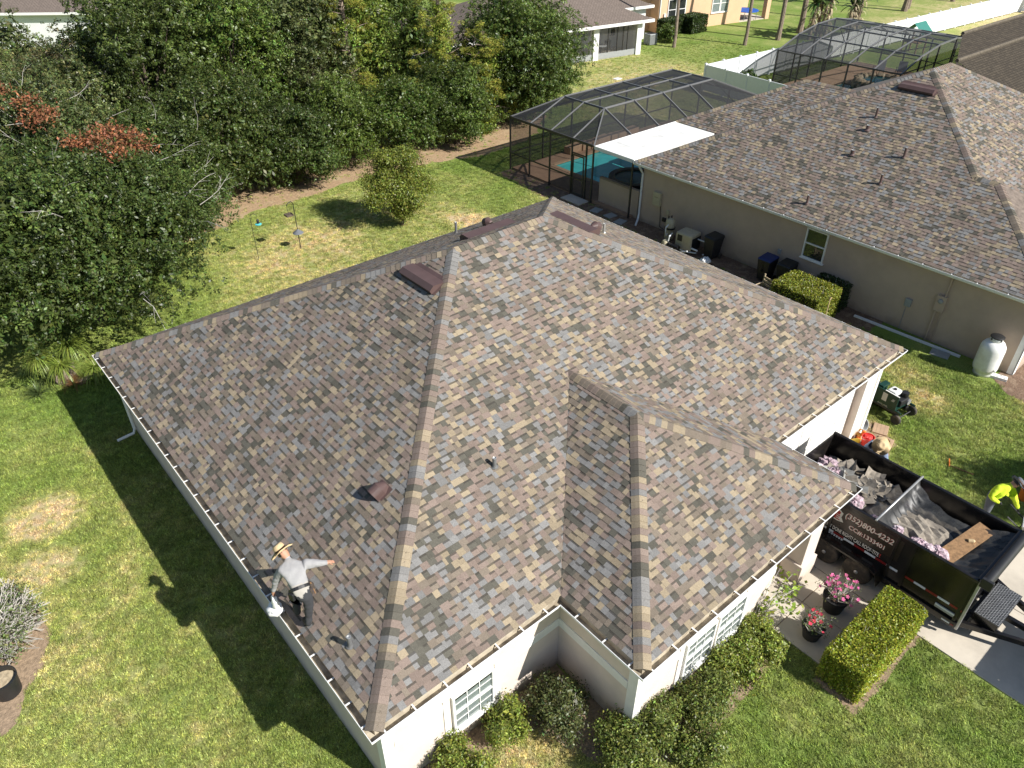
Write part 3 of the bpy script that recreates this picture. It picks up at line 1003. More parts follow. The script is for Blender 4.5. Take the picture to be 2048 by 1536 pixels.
# porch pillar on a plinth
m = MB()
m.bb((10.66, -1.86, 0.62), (11.22, -1.44, WZ)); m.bb((10.60, -1.92, 0.03), (11.28, -1.38, 0.62))
m.build('pillar', 'stucco', house, bevel=.012)
m = MB(); m.bb((10.16, 0.27, 0.03), (11.10, 0.318, 2.1))
d = m.build('front_door', 'trim', house, bevel=.004)
m = MB(); m.blob((10.26, 0.24, 1.0), 0.035); m.build('door_handle', 'alu', d)
# garage wall: pier at the corner and the sectional door
m = MB(); m.bb((16.45, 0.10, 0.0), (17.25, 0.319, WZ)); m.build('garage_pier', 'stucco', house, bevel=.01)
m = MB(); m.bb((16.42, 0.085, 0.0), (16.60, 0.099, WZ)); m.bb((17.10, 0.085, 0.0), (17.265, 0.099, WZ)); m.build('corner_board', 'trim', house)
gd = MB(); gd.bb((12.15, 0.25, 0.04), (16.05, 0.318, 2.25))
gdo = gd.build('garage_door', 'trim', house)
for k in range(4):
    for j in range(6):
        p = MB(); x = 12.25 + j * .635; z = .12 + k * .53
        p.bb((x, 0.235, z), (x + .56, 0.249, z + .42)); p.build('door_panel', 'trim', gdo, bevel=.006)
m = MB(); m.bb((11.95, 0.28, 0.0), (12.13, 0.319, 2.40)); m.bb((16.07, 0.28, 0.0), (16.25, 0.319, 2.40)); m.bb((12.13, 0.28, 2.26), (16.07, 0.319, 2.40))
m.build('door_frame', 'trim', house)
# gutter corner outlet and a coach light by the garage
m = MB(); m.tube([(X1 - .06, -0.06, H - .1), (X1 - .06, .1, H - .25), (X1 - .06, .24, H - .4), (X1 - .06, .26, .15)], 0.04, 8)
m.build('downspout', 'trim', house)

# roof fittings
def on_roof(poly, u, x, y):
    """frame on a roof plane at plan position x,y: columns = along eave, up slope, normal"""
    o, u, v, n = face_frame(poly, u)
    z = o.z - (n.x * (x - o.x) + n.y * (y - o.y)) / n.z
    R = Matrix((u, v, n)).transposed().to_4x4()
    R.translation = (x, y, z)
    return R

def put(o, Mx):
    o.matrix_local = Mx
    return o

def slant_vent(parent, Mx, ln=1.35, dp=0.46, h=0.17, flange=0.08):
    """off-ridge vent: tapering metal hood, open below its lower lip, on a flange"""
    m = MB()
    x = ln / 2
    y0, ym, y1 = -dp / 2, -dp * .12, dp / 2
    pr = [(y0, 0.03), (y0, h * .72), (ym - .02, h), (y1, 0.012)]
    for a, b in zip(pr[:-1], pr[1:]):
        m.quad((-x, *a), (x, *a), (x, *b), (-x, *b)) if True else None
    for sx in (-x, x):
        pts = [(sx, p[0], p[1]) for p in pr] + [(sx, y0, 0.0)]
        m.poly(pts if sx > 0 else pts[::-1])
    m.quad((-x, y0 + .03, .031), (x, y0 + .03, .031), (x, y0 - 0.0, .031), (-x, y0, .031))
    m.bb((-x - flange, y0 + .02, .013), (x + flange, y1 + .1, .017))
    v = m.build('roof_vent', 'brown_metal', parent)
    k = MB(); k.bb((-x + .02, y0 - .012, 0.012), (x - .02, y0 + .02, 0.028))
    k.build('vent_slot', 'black', v)
    return put(v, Mx)

def hood_vent(parent, Mx, s=1.0):
    """rounded goose-neck exhaust hood, mouth facing down the slope"""
    m = MB()
    n = 10
    prof = []
    for k in range(n + 1):
        a = math.pi * k / n
        prof.append((math.cos(a) * .12 * s, math.sin(a) * .12 * s + .10 * s))
    def ring(y, sc, dz=0):
        return [(px * sc, y, pz * sc + dz) for px, pz in prof]
    r0, r1, r2 = ring(-.14 * s, 1.0), ring(.03 * s, 1.0), ring(.15 * s, .45)
    V = [(-.12 * s, -.16 * s, 0.01)] + r0[::-1] + [(.12 * s, -.16 * s, .01)]
    for a, b in ((r0, r1), (r1, r2)):
        for k in range(n):
            m.quad(a[k], a[k + 1], b[k + 1], b[k])
    for sg in (0, n):
        p, q, t = r0[sg], r1[sg], r2[sg]
        m.quad((p[0], p[1], .0), p, q, (q[0], q[1], .0)); m.quad((q[0], q[1], 0), q, t, (t[0], t[1], 0.0))
    m.poly([(*p[:2], p[2]) for p in r2] )
    m.bb((-.16 * s, -.1 * s, .013), (.16 * s, .16 * s, .017))
    m.poly([(p[0] * .98, -.11 * s, p[2] * .98) for p in r0])
    o = m.build('exhaust_hood', 'brown_metal', parent)
    k = MB(); k.bb((-.10 * s, -.130 * s, .018), (.10 * s, -.112 * s, .10 * s)); k.build('hood_mouth', 'black', o)
    return put(o, Mx)

def pipe_vent(parent, x, y, z, h=0.3, r=0.042, m_='lead', inner=True):
    m = MB()
    m.tube([(x, y, z - .02), (x, y, z + h)], r, 12, cap=False)
    m.lathe([(r * 1.9, -.0), (r * 1.5, .008), (r * 1.2, .03), (r * 1.02, .06)], 12, (x, y, z + .004))
    m.lathe([(r * .85, 0), (r, 0.001), (r, .012), (r * .8, .014), (r * .8, -.08), (0, -.08)], 12, (x, y, z + h - .005), 1)
    o = m.build('vent_pipe', [m_, 'alu'], parent)
    return o
FL, FB, FR, FF = faces[0], faces[1], faces[2], faces[3]
slant_vent(house, on_roof(*FL, 6.68, 7.68))
slant_vent(house, on_roof(*FB, 10.15, 9.35), 1.75)
slant_vent(house, on_roof(*FR, 12.22, 7.95), 1.7)
hood_vent(house, on_roof(*FL, 2.72, 3.74), 1.25)
hood_vent(house, on_roof(*FB, 12.42, 12.2), 1.15)
hood_vent(house, on_roof(*FR, 13.2, 8.05), 1.15)
def roofz(f, x, y):
    return on_roof(*f, x, y).translation.z
pipe_vent(house, 0.62, 1.66, roofz(FL, .62, 1.66), .27)
pipe_vent(house, 4.96, 2.78, roofz(FF, 4.96, 2.78), .25, .045)
pipe_vent(house, 12.05, 13.6, roofz(FB, 12.05, 13.6), .42, .045)
pipe_vent(house, 13.52, 7.92, roofz(FR, 13.52, 7.92), .30, .04, 'alu')
m = MB(); m.tube([(.26, 14.5, H - .16), (.26, 14.5, .25), (.2, 14.5, .1), (-.3, 14.5, .06)], .045, 8); m.build('downspout', 'trim', house)

# ------------------------------------------------------------------ neighbour's house on the right
nb = thing('house', 'taupe stucco house at right with a big shingled hip roof behind a narrow side yard', 'house', (0, 0, 0))
NX, NZ, NS, NY = 23.72, 2.87, 0.5, 15.58
K1, K2, AP, AP2 = (27.62, 2.72), (27.62, 1.95), (32.1, 7.2), (33.7, 7.2)
def P(x, y, off): return (x, y, NZ + NS * off)
cB, cF = P(NX, NY, 0), P(NX, -1.95, 0)
k1, k2, ap, ap2 = P(*K1, 3.9), P(*K2, 3.9), P(*AP, 8.38), P(*AP2, 8.38)
wfr = P(31.52, -1.95, 0); wvr = P(31.52, -1.18, 0)
mfr, mbr = P(42.08, -1.18, 0), P(42.08, NY, 0)
wc, wt, wr, wv = P(29.8, 18.24, 0), P(34.15, 13.89, 4.35), P(34.15, 11.23, 4.35), P(29.8, NY, 0)
wc2, wv2 = P(38.5, 18.24, 0), P(38.5, NY, 0)
nfaces = [([cB, cF, k2, k1, ap], UY), ([k1, wvr, mfr, ap2, ap], UX), ([k1, k2, wfr, wvr], UY), ([wc, wt, wr, wv], UY)]
oth = [([cF, wfr, k2], UX), ([mfr, mbr, ap2], UY), ([cB, wv, wr, wv2, mbr, ap2, ap], UX), ([wc, wc2, wt], UX), ([wc2, wv2, wr, wt], UY)]
m = MB()
for p, u in nfaces:
    m.poly(p)
for p, u in oth:
    m.poly(p, 1)
MT['shingle_far'] = mat('shingle_unseen', (0.17, 0.135, 0.11), 0.95, var=0.4, scale=6)
nroof = m.build('roof', ['underlay', 'shingle_far'], nb)
shingle_roof(nroof, nfaces, 300, 21)
ridge_caps(nroof, [(cB, ap, nB, nL), (k1, ap, nL, nF), (cF, k2, nL, nF), (k2, k1, nL, nR), (ap, ap2, nB, nF), (wc, wt, nB, nL), (wt, wr, nL, nR), (mfr, ap2, nF, nR)], 120, 9)
NLOOP = [(NX - .08, -2.03), (31.6, -2.03), (31.6, -1.26), (42.16, -1.26), (42.16, NY + .08), (NX - .08, NY + .08)]
gutters(nb, NLOOP, NZ - .03, [0, 5], 0.9, 'gutter')
m = MB(); m.poly([(x, y, NZ - .17) for x, y in offset_poly(NLOOP, .2)][::-1]); m.poly([(29.9, 15.6, NZ - .17), (29.9, 18.1, NZ - .17), (38.4, 18.1, NZ - .17), (38.4, 15.6, NZ - .17)])
m.build('soffit', 'trim', nb)
NW = 24.04
m = MB()
pl = [(NW, -1.63), (31.2, -1.63), (31.2, -.86), (41.7, -.86), (41.7, 15.26), (38.2, 15.26), (38.2, 17.9), (30.1, 17.9), (30.1, 15.26), (NW, 15.26)]
for i in range(len(pl)):
    a, b = pl[i], pl[(i + 1) % len(pl)]
    m.quad((*a, 0), (*b, 0), (*b, NZ - .17), (*a, NZ - .17))
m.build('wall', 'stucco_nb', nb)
m = MB(); m.bb((NW - .03, -1.66, 0.02), (NW - .001, -1.46, NZ - .17)); m.bb((NW - .03, -1.66, .02), (NW + .2, -1.632, NZ - .17)); m.build('corner_board', 'trim', nb)
window(nb, 6.33, NW, 1.32, 2.56, 0.92, 1, 1, 'y', -1, False)
m = MB(); m.tube([(NX - .02, 15.3, NZ - .14), (NX + .12, 15.28, NZ - .35), (NW - .06, 15.26, NZ - .55), (NW - .06, 15.26, .32), (NW - .16, 15.2, .16), (NW - .65, 14.9, .06)], .05, 10)
m.build('downspout', 'pvc', nb)
# services on the shaded wall
def wallbox(name, y, z, w_, h, d, mt, x=NW, **kw):
    b = MB(); b.bb((x - d, y - w_ / 2, z - h / 2), (x - .001, y + w_ / 2, z + h / 2))
    return b.build(name, mt, nb, bevel=.012)
wallbox('pool_control_box', 14.25, 1.42, .42, .62, .16, 'beige')
b = MB(); b.bb((NW - .168, 14.14, 1.5), (NW - .161, 14.36, 1.512)); b.build('control_box_label', 'black', nb)
m = MB(); m.tube([(NW - .05, 14.05, 1.1), (NW - .05, 14.0, .7), (NW - .06, 13.95, .15), (NW - .1, 13.5, .06)], .018, 6); m.build('conduit', 'black', nb)
wallbox('outlet_box', 13.6, .95, .14, .22, .07, 'beige')
wallbox('hose_reel_box', 13.75, .55, .18, .18, .1, 'black')
wallbox('outlet_box', 7.75, 1.15, .15, .2, .06, 'grey_box')
wallbox('telephone_box', 2.33, 1.13, .23, .30, .09, 'grey_box')
m = MB(); m.tube([(NW - .03, 2.36, .98), (NW - .03, 2.36, .02)], .011, 6); m.build('conduit', 'grey_box', nb)
mb_ = wallbox('meter_box', 1.28, 1.55, .34, .60, .12, 'stucco_nb')
m = MB(); m.lathe([(.0, 0), (.085, 0), (.085, .03), (.07, .05), (.05, .055), (0, .06)], 16, (NW - .121, 1.28, 1.66), R=Matrix.Rotation(math.radians(-90), 3, 'Y')); m.build('meter_dial', 'grey_box', mb_, True)
m = MB(); m.tube([(NW - .05, 1.20, 1.85), (NW - .05, 1.20, NZ - .18)], .032, 8); m.tube([(NW - .05, 1.36, 1.25), (NW - .05, 1.36, .0)], .032, 8); m.tube([(NW - .03, 1.22, 1.25), (NW - .03, 1.20, .0)], .012, 6); m.tube([(NW - .03, 1.17, 1.25), (NW - .03, 1.13, .0)], .012, 6)
m.build('meter_conduit', 'stucco_nb', nb)
# roof fittings
NFL = nfaces[0]
slant_vent(nb, on_roof(*NFL, 30.95, 7.08), 1.45, .46, .18)
for (x, y, hh) in ((29.13, 7.67, .38), (28.43, 7.55, .2), (27.12, 7.29, .2), (27.63, 5.49, .38), (26.23, 5.5, .36), (24.44, 7.3, .36)):
    pipe_vent(nb, x, y, roofz(NFL, x, y), hh, .045 if hh > .3 else .07, 'brown_metal')

# flat white patio roof in the corner behind the house: insulated panels side by side
pr_ = thing('patio_roof', 'flat white insulated patio roof between the shingle roof and the nearer screen cage', 'patio roof')
n = 5
for k in range(n):
    x0 = 23.86 + k * (5.86 / n); x1 = 23.86 + (k + 1) * (5.86 / n)
    b = MB(); b.bb((x0 + .006, 15.70, NZ - .10), (x1 - .006, 18.16, NZ + .0)); b.build('roof_panel', 'white_paint', pr_, bevel=.006)
b = MB(); b.bb((23.80, 18.17, NZ - .15), (29.75, 18.24, NZ + .015)); b.bb((23.78, 15.7, NZ - .15), (23.85, 18.24, NZ + .012)); b.build('fascia_gutter', 'trim', pr_)

# far roof at the right edge
fr = thing('house', 'house behind the taupe one at the right edge, only its dark brown roof visible', 'house', (0, 0, 0))
def uvroof(parent, polys, mt, name='roof'):
    me = bpy.data.meshes.new(name)
    vs, fs, uvs = [], [], []
    for poly, u in polys:
        o, uu, vv, nn = face_frame(poly, u)
        base = len(vs)
        pts = [Vector(q) for q in poly]
        nrm = sum(((pts[i] - pts[0]).cross(pts[(i + 1) % len(pts)] - pts[0]) for i in range(len(pts))), Vector())
        if nrm.z < 0:
            pts = pts[::-1]
        vs += [tuple(q) for q in pts]
        fs.append(list(range(base, base + len(pts))))
        uvs += [((q - o).dot(uu), (q - o).dot(vv)) for q in pts]
    me.from_pydata(vs, [], fs)
    lay = me.uv_layers.new(name='UVMap')
    for l in me.loops:
        lay.data[l.index].uv = uvs[l.vertex_index]
    me.materials.append(MT[mt])
    o = bpy.data.objects.new(name, me)
    COL.objects.link(o)
    o.parent = parent
    return o
def hip_roof(parent, x0, y0, x1, y1, z, s, mt, axis='x'):
    a = min(x1 - x0, y1 - y0) / 2
    zt = z + s * a
    if axis == 'x':
        r1, r2 = (x0 + a, (y0 + y1) / 2, zt), (x1 - a, (y0 + y1) / 2, zt)
        A, B, C, D = (x0, y0, z), (x1, y0, z), (x1, y1, z), (x0, y1, z)
        F = [([A, B, r2, r1], UX), ([B, C, r2], UY), ([C, D, r1, r2], UX), ([D, A, r1], UY)]
    else:
        r1, r2 = ((x0 + x1) / 2, y0 + a, zt), ((x0 + x1) / 2, y1 - a, zt)
        A, B, C, D = (x0, y0, z), (x1, y0, z), (x1, y1, z), (x0, y1, z)
        F = [([A, B, r1], UX), ([B, C, r2, r1], UY), ([C, D, r2], UX), ([D, A, r1, r2], UY)]
    return uvroof(parent, F, mt), r1, r2, (A, B, C, D)
MT['cap_dark'] = mat('cap_dark', (0.11, 0.09, 0.065), .95, var=.3, scale=5)
def yz(y, yr, zr, s_): return zr - s_ * abs(y - yr)
ro = uvroof(fr, [([(43.2, 4.9, 2.9), (62, 4.9, 2.9), (62, 10.85, 5.0), (44.0, 10.85, 5.0)], UX), ([(44.0, 10.85, 4.99), (62, 10.85, 4.99), (62, 12.75, 5.5), (48.6, 12.75, 5.5)], UX),
                 ([(48.6, 12.75, 5.5), (62, 12.75, 5.5), (62, 13.1, 5.2), (48.9, 13.1, 5.2)], UX)], 'roof_dark')
m = MB(); m.tube([(44.0, 10.85, 5.02), (62, 10.85, 5.02)], .11, 6); m.tube([(48.6, 12.75, 5.52), (62, 12.75, 5.52)], .11, 6)
m.build('ridge_cap', 'cap_dark', ro)
m = MB(); m.bb((43.6, 5.2, 0), (61.6, 10.8, 2.88)); m.bb((50.5, 10.8, 0), (61.6, 12.7, 4.6)); m.build('wall', 'stucco_nb', fr)
m = MB(); m.poly([(43.62, 5.2, 2.88), (43.98, 10.85, 2.88), (43.98, 10.85, 4.97)]); m.build('gable', 'stucco_nb', fr)

# ------------------------------------------------------------------ lawn grass: tufts instanced over the near lawn
def in_poly(x, y, pts):
    inside = np.zeros(len(x), bool)
    n = len(pts)
    for i in range(n):
        (x0, y0), (x1, y1) = pts[i], pts[(i + 1) % n]
        c = ((y0 > y) != (y1 > y)) & (x < (x1 - x0) * (y - y0) / (y1 - y0 + 1e-12) + x0)
        inside ^= c
    return inside

def grass_points():
    pts = []
    for (x0, y0, x1, y1, dens) in ((-9.5, -9, 26, 16, 150), (-12, 16, 26, 31, 80), (22, 24, 60, 42, 20)):
        n = int((x1 - x0) * (y1 - y0) * dens)
        pts.append(np.stack([rng.uniform(x0, x1, n), rng.uniform(y0, y1, n)], 1))
    p = np.concatenate(pts)
    x, y = p[:, 0], p[:, 1]
    # keep what the photograph's own view can hold (with a wide margin)
    R = np.array(M.to_3x3())
    v = (np.stack([x, y, np.zeros_like(x)], 1) - np.array(CAM)) @ R
    px = v[:, 0] / -v[:, 2] * FPX; py = -v[:, 1] / -v[:, 2] * FPX
    keep = (np.abs(px) < 1024 + 260) & (py < 768 + 260) & (py > -768 - 150)
    def box(a, b, c, d): return (x > a) & (x < c) & (y > b) & (y < d)
    ex = box(.3, .3, 17.3, L_ - .3) | box(4.6, -1.9, 11.5, .3) | box(11.42, -16, 16.33, .36) | box(9.02, -3.55, 11.5, 0) | box(23.0, -1.5, 45, 16) | box(23.7, 15, 39, 25)
    for bed in (BED_FRONT, [(8.55, -4.62), (11.5, -4.62), (11.5, -3.55), (8.62, -3.6)], [(-7, 6.0), (-4.85, 6.5), (-4.5, 7.2), (-4.05, 7.7), (-3.72, 8.4), (-3.7, 9.3), (-4.0, 10.5), (-4.8, 11.0), (-7, 11)],
                [(22.7, -3.4), (25.5, -3.6), (25.5, -1.3), (23.4, -1.25), (22.75, -2.0)]):
        ex |= in_poly(x, y, bed)
    for k, (lit, keep_) in enumerate(((LITTER, .06), ([(22.9, 3.0), (24.1, 3.0), (24.1, 18.0), (23.8, 24.6), (22.9, 24.5), (22.4, 19), (21.6, 15), (21.4, 10)], .12), ([(16.3, -0.9), (17.6, -1.0), (17.9, 0.1), (17.6, 0.35), (16.2, 0.1)], .3))):
        ex |= in_poly(x, y, lit) & (rng.random(len(x)) > keep_)
    for (a, b, r, s_) in DRY:
        if s_ > .75:
            ex |= (np.hypot(x - a, y - b) < r * .9) & (rng.random(len(x)) > .45)
    return p[keep & ~ex]

def build_grass():
    gp = grass_points()
    n = len(gp)
    # three tufts of blades (marked 0..2) plus the loose points (marked 9)
    V, F, C, K = [], [], [], []
    for k in range(3):
        for i in range(34):
            a = rnd.uniform(0, 6.283); rr = .10 * math.sqrt(rnd.random())
            bx, by = rr * math.cos(a), rr * math.sin(a)
            h = rnd.uniform(.025, .065); ln = rnd.uniform(.02, .07); t = rnd.uniform(0, 6.283)
            wv = rnd.uniform(.006, .010); s = t + 1.57
            o = len(V)
            V += [(bx - wv * math.cos(s), by - wv * math.sin(s), 0), (bx + wv * math.cos(s), by + wv * math.sin(s), 0),
                  (bx + ln * math.cos(t), by + ln * math.sin(t), h)]
            F.append((o, o + 1, o + 2)); K += [k] * 3
            q = rnd.uniform(.45, 1.6)
            C.append((q * rnd.uniform(.92, 1.12), q, q * rnd.uniform(.7, 1.1)))
    nv = len(V)
    me = bpy.data.meshes.new('grass')
    me.from_pydata(V + [(float(a), float(b), 0.0) for a, b in gp], [], F)
    at = me.attributes.new('kind_id', 'INT', 'POINT')
    at.data.foreach_set('value', np.concatenate([np.array(K), np.full(n, 9)]).astype(np.int32))
    ca = me.color_attributes.new('col', 'FLOAT_COLOR', 'CORNER')
    ca.data.foreach_set('color', [x for c in C for _ in range(3) for x in (*c, 1.0)])
    me.materials.append(MT['grass'])
    o = bpy.data.objects.new('grass', me)
    COL.objects.link(o)
    tag(o, kind='stuff')
    ng = bpy.data.node_groups.new('grass_scatter', 'GeometryNodeTree')
    ng.interface.new_socket('Geometry', in_out='INPUT', socket_type='NodeSocketGeometry')
    ng.interface.new_socket('Geometry', in_out='OUTPUT', socket_type='NodeSocketGeometry')
    N = ng.nodes.new; L = ng.links.new
    gi, go = N('NodeGroupInput'), N('NodeGroupOutput')
    na = N('GeometryNodeInputNamedAttribute'); na.data_type = 'INT'; na.inputs['Name'].default_value = 'kind_id'
    joi = N('GeometryNodeJoinGeometry')
    for k in (2, 1, 0, 9):
        cmp_ = N('FunctionNodeCompare'); cmp_.data_type = 'INT'; cmp_.operation = 'EQUAL'
        ins = [s for s in cmp_.inputs if s.type == 'INT']
        L(na.outputs['Attribute'], ins[0]); ins[1].default_value = k
        sep = N('GeometryNodeSeparateGeometry'); sep.domain = 'POINT'
        L(gi.outputs[0], sep.inputs['Geometry']); L(cmp_.outputs[0], sep.inputs['Selection'])
        if k == 9:
            pts = sep.outputs['Selection']
        else:
            gti = N('GeometryNodeGeometryToInstance')
            L(sep.outputs['Selection'], gti.inputs[0])
            L(gti.outputs[0], joi.inputs[0])
    iop = N('GeometryNodeInstanceOnPoints')
    L(pts, iop.inputs['Points']); L(joi.outputs[0], iop.inputs['Instance'])
    iop.inputs['Pick Instance'].default_value = True
    rv = N('FunctionNodeRandomValue'); rv.data_type = 'FLOAT_VECTOR'
    rv.inputs[0].default_value = (-.12, -.12, 0); rv.inputs[1].default_value = (.12, .12, 6.283)
    L(rv.outputs[0], iop.inputs['Rotation'])
    rs = N('FunctionNodeRandomValue'); rs.data_type = 'FLOAT'
    fo = [s for s in rs.inputs if s.type == 'VALUE']
    fo[0].default_value = .62; fo[1].default_value = 1.15
    L([s for s in rs.outputs if s.type == 'VALUE'][0], iop.inputs['Scale'])
    ri = N('FunctionNodeRandomValue'); ri.data_type = 'INT'
    ii = [s for s in ri.inputs if s.type == 'INT']
    ii[0].default_value = 0; ii[1].default_value = 2
    L([s for s in ri.outputs if s.type == 'INT'][0], iop.inputs['Instance Index'])
    L(iop.outputs[0], go.inputs[0])
    md = o.modifiers.new('scatter', 'NODES'); md.node_group = ng
build_grass()

# ------------------------------------------------------------------ trees and shrubs
def lobes_for(r, h0, h1, k, spread=0.62, lob=(0.34, 0.52)):
    """clump centres (with radius) that make up a crown, spread evenly over its outline"""
    out = []
    c = np.array([0, 0, (h0 + h1) / 2]); a = np.array([r, r, (h1 - h0) / 2])
    ph = rnd.uniform(0, 6.28)
    for i in range(k):
        z = 1 - 2 * (i + .5) / k
        q = math.sqrt(1 - z * z); t = i * 2.39996 + ph + rnd.uniform(-.3, .3)
        d = np.array([q * math.cos(t), q * math.sin(t), z])
        if z < -.3: d[:2] *= 1.25
        f = rnd.uniform(lob[0], lob[1])
        out.append((c + d * a * spread * rnd.uniform(.88, 1.12), a * f * rnd.uniform(.85, 1.15)))
    return out

def crown_leaves(lobes, n, size, base, v=.28, hue=.12, up=.35, shell=.28, clump=70, asp=.5, sig=.16, inner=.12):
    """leaves gathered in small sprays over the skin of each lobe"""
    vol = np.array([np.prod(a) ** (2 / 3) for _, a in lobes]); vol = vol / vol.sum()
    P, Nn, Cc = [], [], []
    for (c, a), f in zip(lobes, vol):
        k = max(1, int(n * f / clump))
        d = unit_rand(k)
        rad = 1 - np.abs(rng.normal(0, shell, (k, 1)))
        cc = c + d * a * np.clip(rad, .1, 1.12)
        tone = np.exp(rng.normal(0, .16, (k, 1)))
        s = sig * float(np.mean(a)) ** .5
        q = rng.normal(size=(k, clump, 3)) * np.array([s, s, s * .6])
        pp = cc[:, None, :] + q
        nn = d[:, None, :] * .55 + np.array([0, 0, up]) + rng.normal(0, .55, (k, clump, 3))
        P.append(pp.reshape(-1, 3)); Nn.append(nn.reshape(-1, 3))
        Cc.append((vary(base, k * clump, v, hue).reshape(k, clump, 3) * tone[:, None, :]).reshape(-1, 3))
    S = [size * rng.uniform(.65, 1.3, sum(len(p) for p in P))]
    if inner > 0:
        # broad inner leaves that close the crown's heart
        k = max(8, int(n * inner))
        li = rng.choice(len(lobes), k, p=vol)
        lc = np.array([c for c, _ in lobes])[li]; la = np.array([a for _, a in lobes])[li]
        q = unit_rand(k) * rng.uniform(0, .72, (k, 1))
        P.append(lc + q * la); Nn.append(q + np.array([0, 0, .4]) + rng.normal(0, .5, (k, 3)))
        Cc.append(vary(base, k, v, hue)); S.append(size * rng.uniform(1.6, 2.6, k))
    P = np.concatenate(P); Nn = np.concatenate(Nn); Cc = np.concatenate(Cc); s = np.concatenate(S)
    keep = P[:, 2] > 0.05
    P, Nn, Cc, s = P[keep], Nn[keep], Cc[keep], s[keep]
    return leaf_quads(P, Nn, s, s * asp), Cc

def spray_crown(name, lobes, n, size, base, parent, v=.28, hue=.12, up=.45, shell=.26, clump=6, asp=.5, sig=.20, inner=.16, per=14):
    """crown of n leaves, held in sprays of `per`; size = leaf length"""
    ns = max(20, n // per)
    vol = np.array([np.prod(a) ** (2 / 3) for _, a in lobes]); vol = vol / vol.sum()
    P, D, T, S = [], [], [], []
    for (c, a), f in zip(lobes, vol):
        k = max(1, int(ns * f / clump))
        d = unit_rand(k)
        rad = 1 - np.abs(rng.normal(0, shell, (k, 1)))
        cc = c + d * a * np.clip(rad, .15, 1.12)
        tone = np.exp(rng.normal(0, .20, (k, 1)) + rng.normal(0, .20))
        q = rng.normal(size=(k, clump, 3)) * sig * float(np.mean(a)) ** .4 * np.array([1, 1, .6])
        P.append((cc[:, None, :] + q).reshape(-1, 3))
        D.append((d[:, None, :] * .7 + np.array([0, 0, up]) + rng.normal(0, .35, (k, clump, 3))).reshape(-1, 3))
        T.append((np.repeat(tone, clump, 1) * np.exp(rng.normal(0, .10, (k, clump)))).reshape(-1))
        S.append(rng.uniform(.75, 1.25, k * clump))
    k = int(ns * inner)
    li = rng.choice(len(lobes), k, p=vol)
    lc = np.array([c for c, _ in lobes])[li]; la = np.array([a for _, a in lobes])[li]
    q = unit_rand(k) * rng.uniform(0, .65, (k, 1))
    P.append(lc + q * la); D.append(q + np.array([0, 0, .5]) + rng.normal(0, .4, (k, 3))); T.append(np.ones(k)); S.append(rng.uniform(1.7, 2.5, k))
    P = np.concatenate(P); D = np.concatenate(D); T = np.concatenate(T); S = np.concatenate(S)
    keep = P[:, 2] > .08
    P, D, T, S = P[keep], D[keep], T[keep], S[keep]
    D /= np.linalg.norm(D, axis=1, keepdims=True) + 1e-9
    # frames taking +Z to D with a random spin about it
    ax = np.cross(D, unit_rand(len(D))); ax /= np.linalg.norm(ax, axis=1, keepdims=True) + 1e-9
    ay = np.cross(D, ax)
    Rm = np.stack([ax, ay, D], 2) * S[:, None, None]
    SV, SC = [], []
    for j in range(4):
        r = size * 1.55
        q = unit_rand(per) * (rng.random((per, 1)) ** .5) * np.array([r, r, r * .55])
        nn = q * 1.2 / r + np.array([0, 0, .8]) + rng.normal(0, .45, (per, 3))
        s_ = size * rng.uniform(.7, 1.25, per)
        SV.append(leaf_quads(q, nn, s_, s_ * asp)); SC.append(vary(base, per, v, hue))
    pick = rng.integers(0, 4, len(P))
    V = np.einsum('nij,nkj->nki', Rm, np.stack(SV)[pick]) + P[:, None, :]
    C = np.stack(SC)[pick] * T[:, None, None]
    return np_mesh(name, V.reshape(-1, 3), 4, 'leaf', C.reshape(-1, 3), parent)

def limbs(m, lobes, r0, base_h, n=10, col=None):
    top = np.mean([c for c, _ in lobes], axis=0)
    m.tube([(0, 0, -.1), (rnd.uniform(-.1, .1), rnd.uniform(-.1, .1), base_h * .5), (top[0] * .3, top[1] * .3, base_h), (top[0] * .6, top[1] * .6, top[2])], [r0 * 1.3, r0, r0 * .85, r0 * .4], 8)
    for c, a in lobes[:n]:
        s = Vector((0, 0, base_h * rnd.uniform(.6, 1.0)))
        e = Vector(c)
        mid = s.lerp(e, .5) + Vector((rnd.uniform(-.2, .2), rnd.uniform(-.2, .2), .25))
        m.tube([s, mid, e], [r0 * .5, r0 * .3, r0 * .1], 5)

def twigs(n, lobes, ln=1.0, r=.012):
    m = MB()
    for _ in range(n):
        c, a = rnd.choice(lobes)
        d = unit_rand(1)[0]; d[2] = abs(d[2]) * .5
        p = Vector(c + d * a * .8)
        q = Vector(d) + Vector((rnd.uniform(-.5, .5), rnd.uniform(-.5, .5), rnd.uniform(-.3, .4)))
        q.normalize()
        pts = [p]
        for k in range(4):
            q = (q + Vector((rnd.uniform(-.35, .35), rnd.uniform(-.35, .35), rnd.uniform(-.3, .25)))).normalized()
            pts.append(pts[-1] + q * ln * .28)
        m.tube(pts, [r, r * .8, r * .6, r * .45, r * .25], 4)
        for k in (1, 2, 3):
            e = pts[k] + (q + Vector((rnd.uniform(-.9, .9), rnd.uniform(-.9, .9), rnd.uniform(-.6, .5)))).normalized() * ln * .35
            m.tube([pts[k], pts[k].lerp(e, .5) + Vector((0, 0, .03)), e], [r * .5, r * .4, r * .2], 3)
    return m

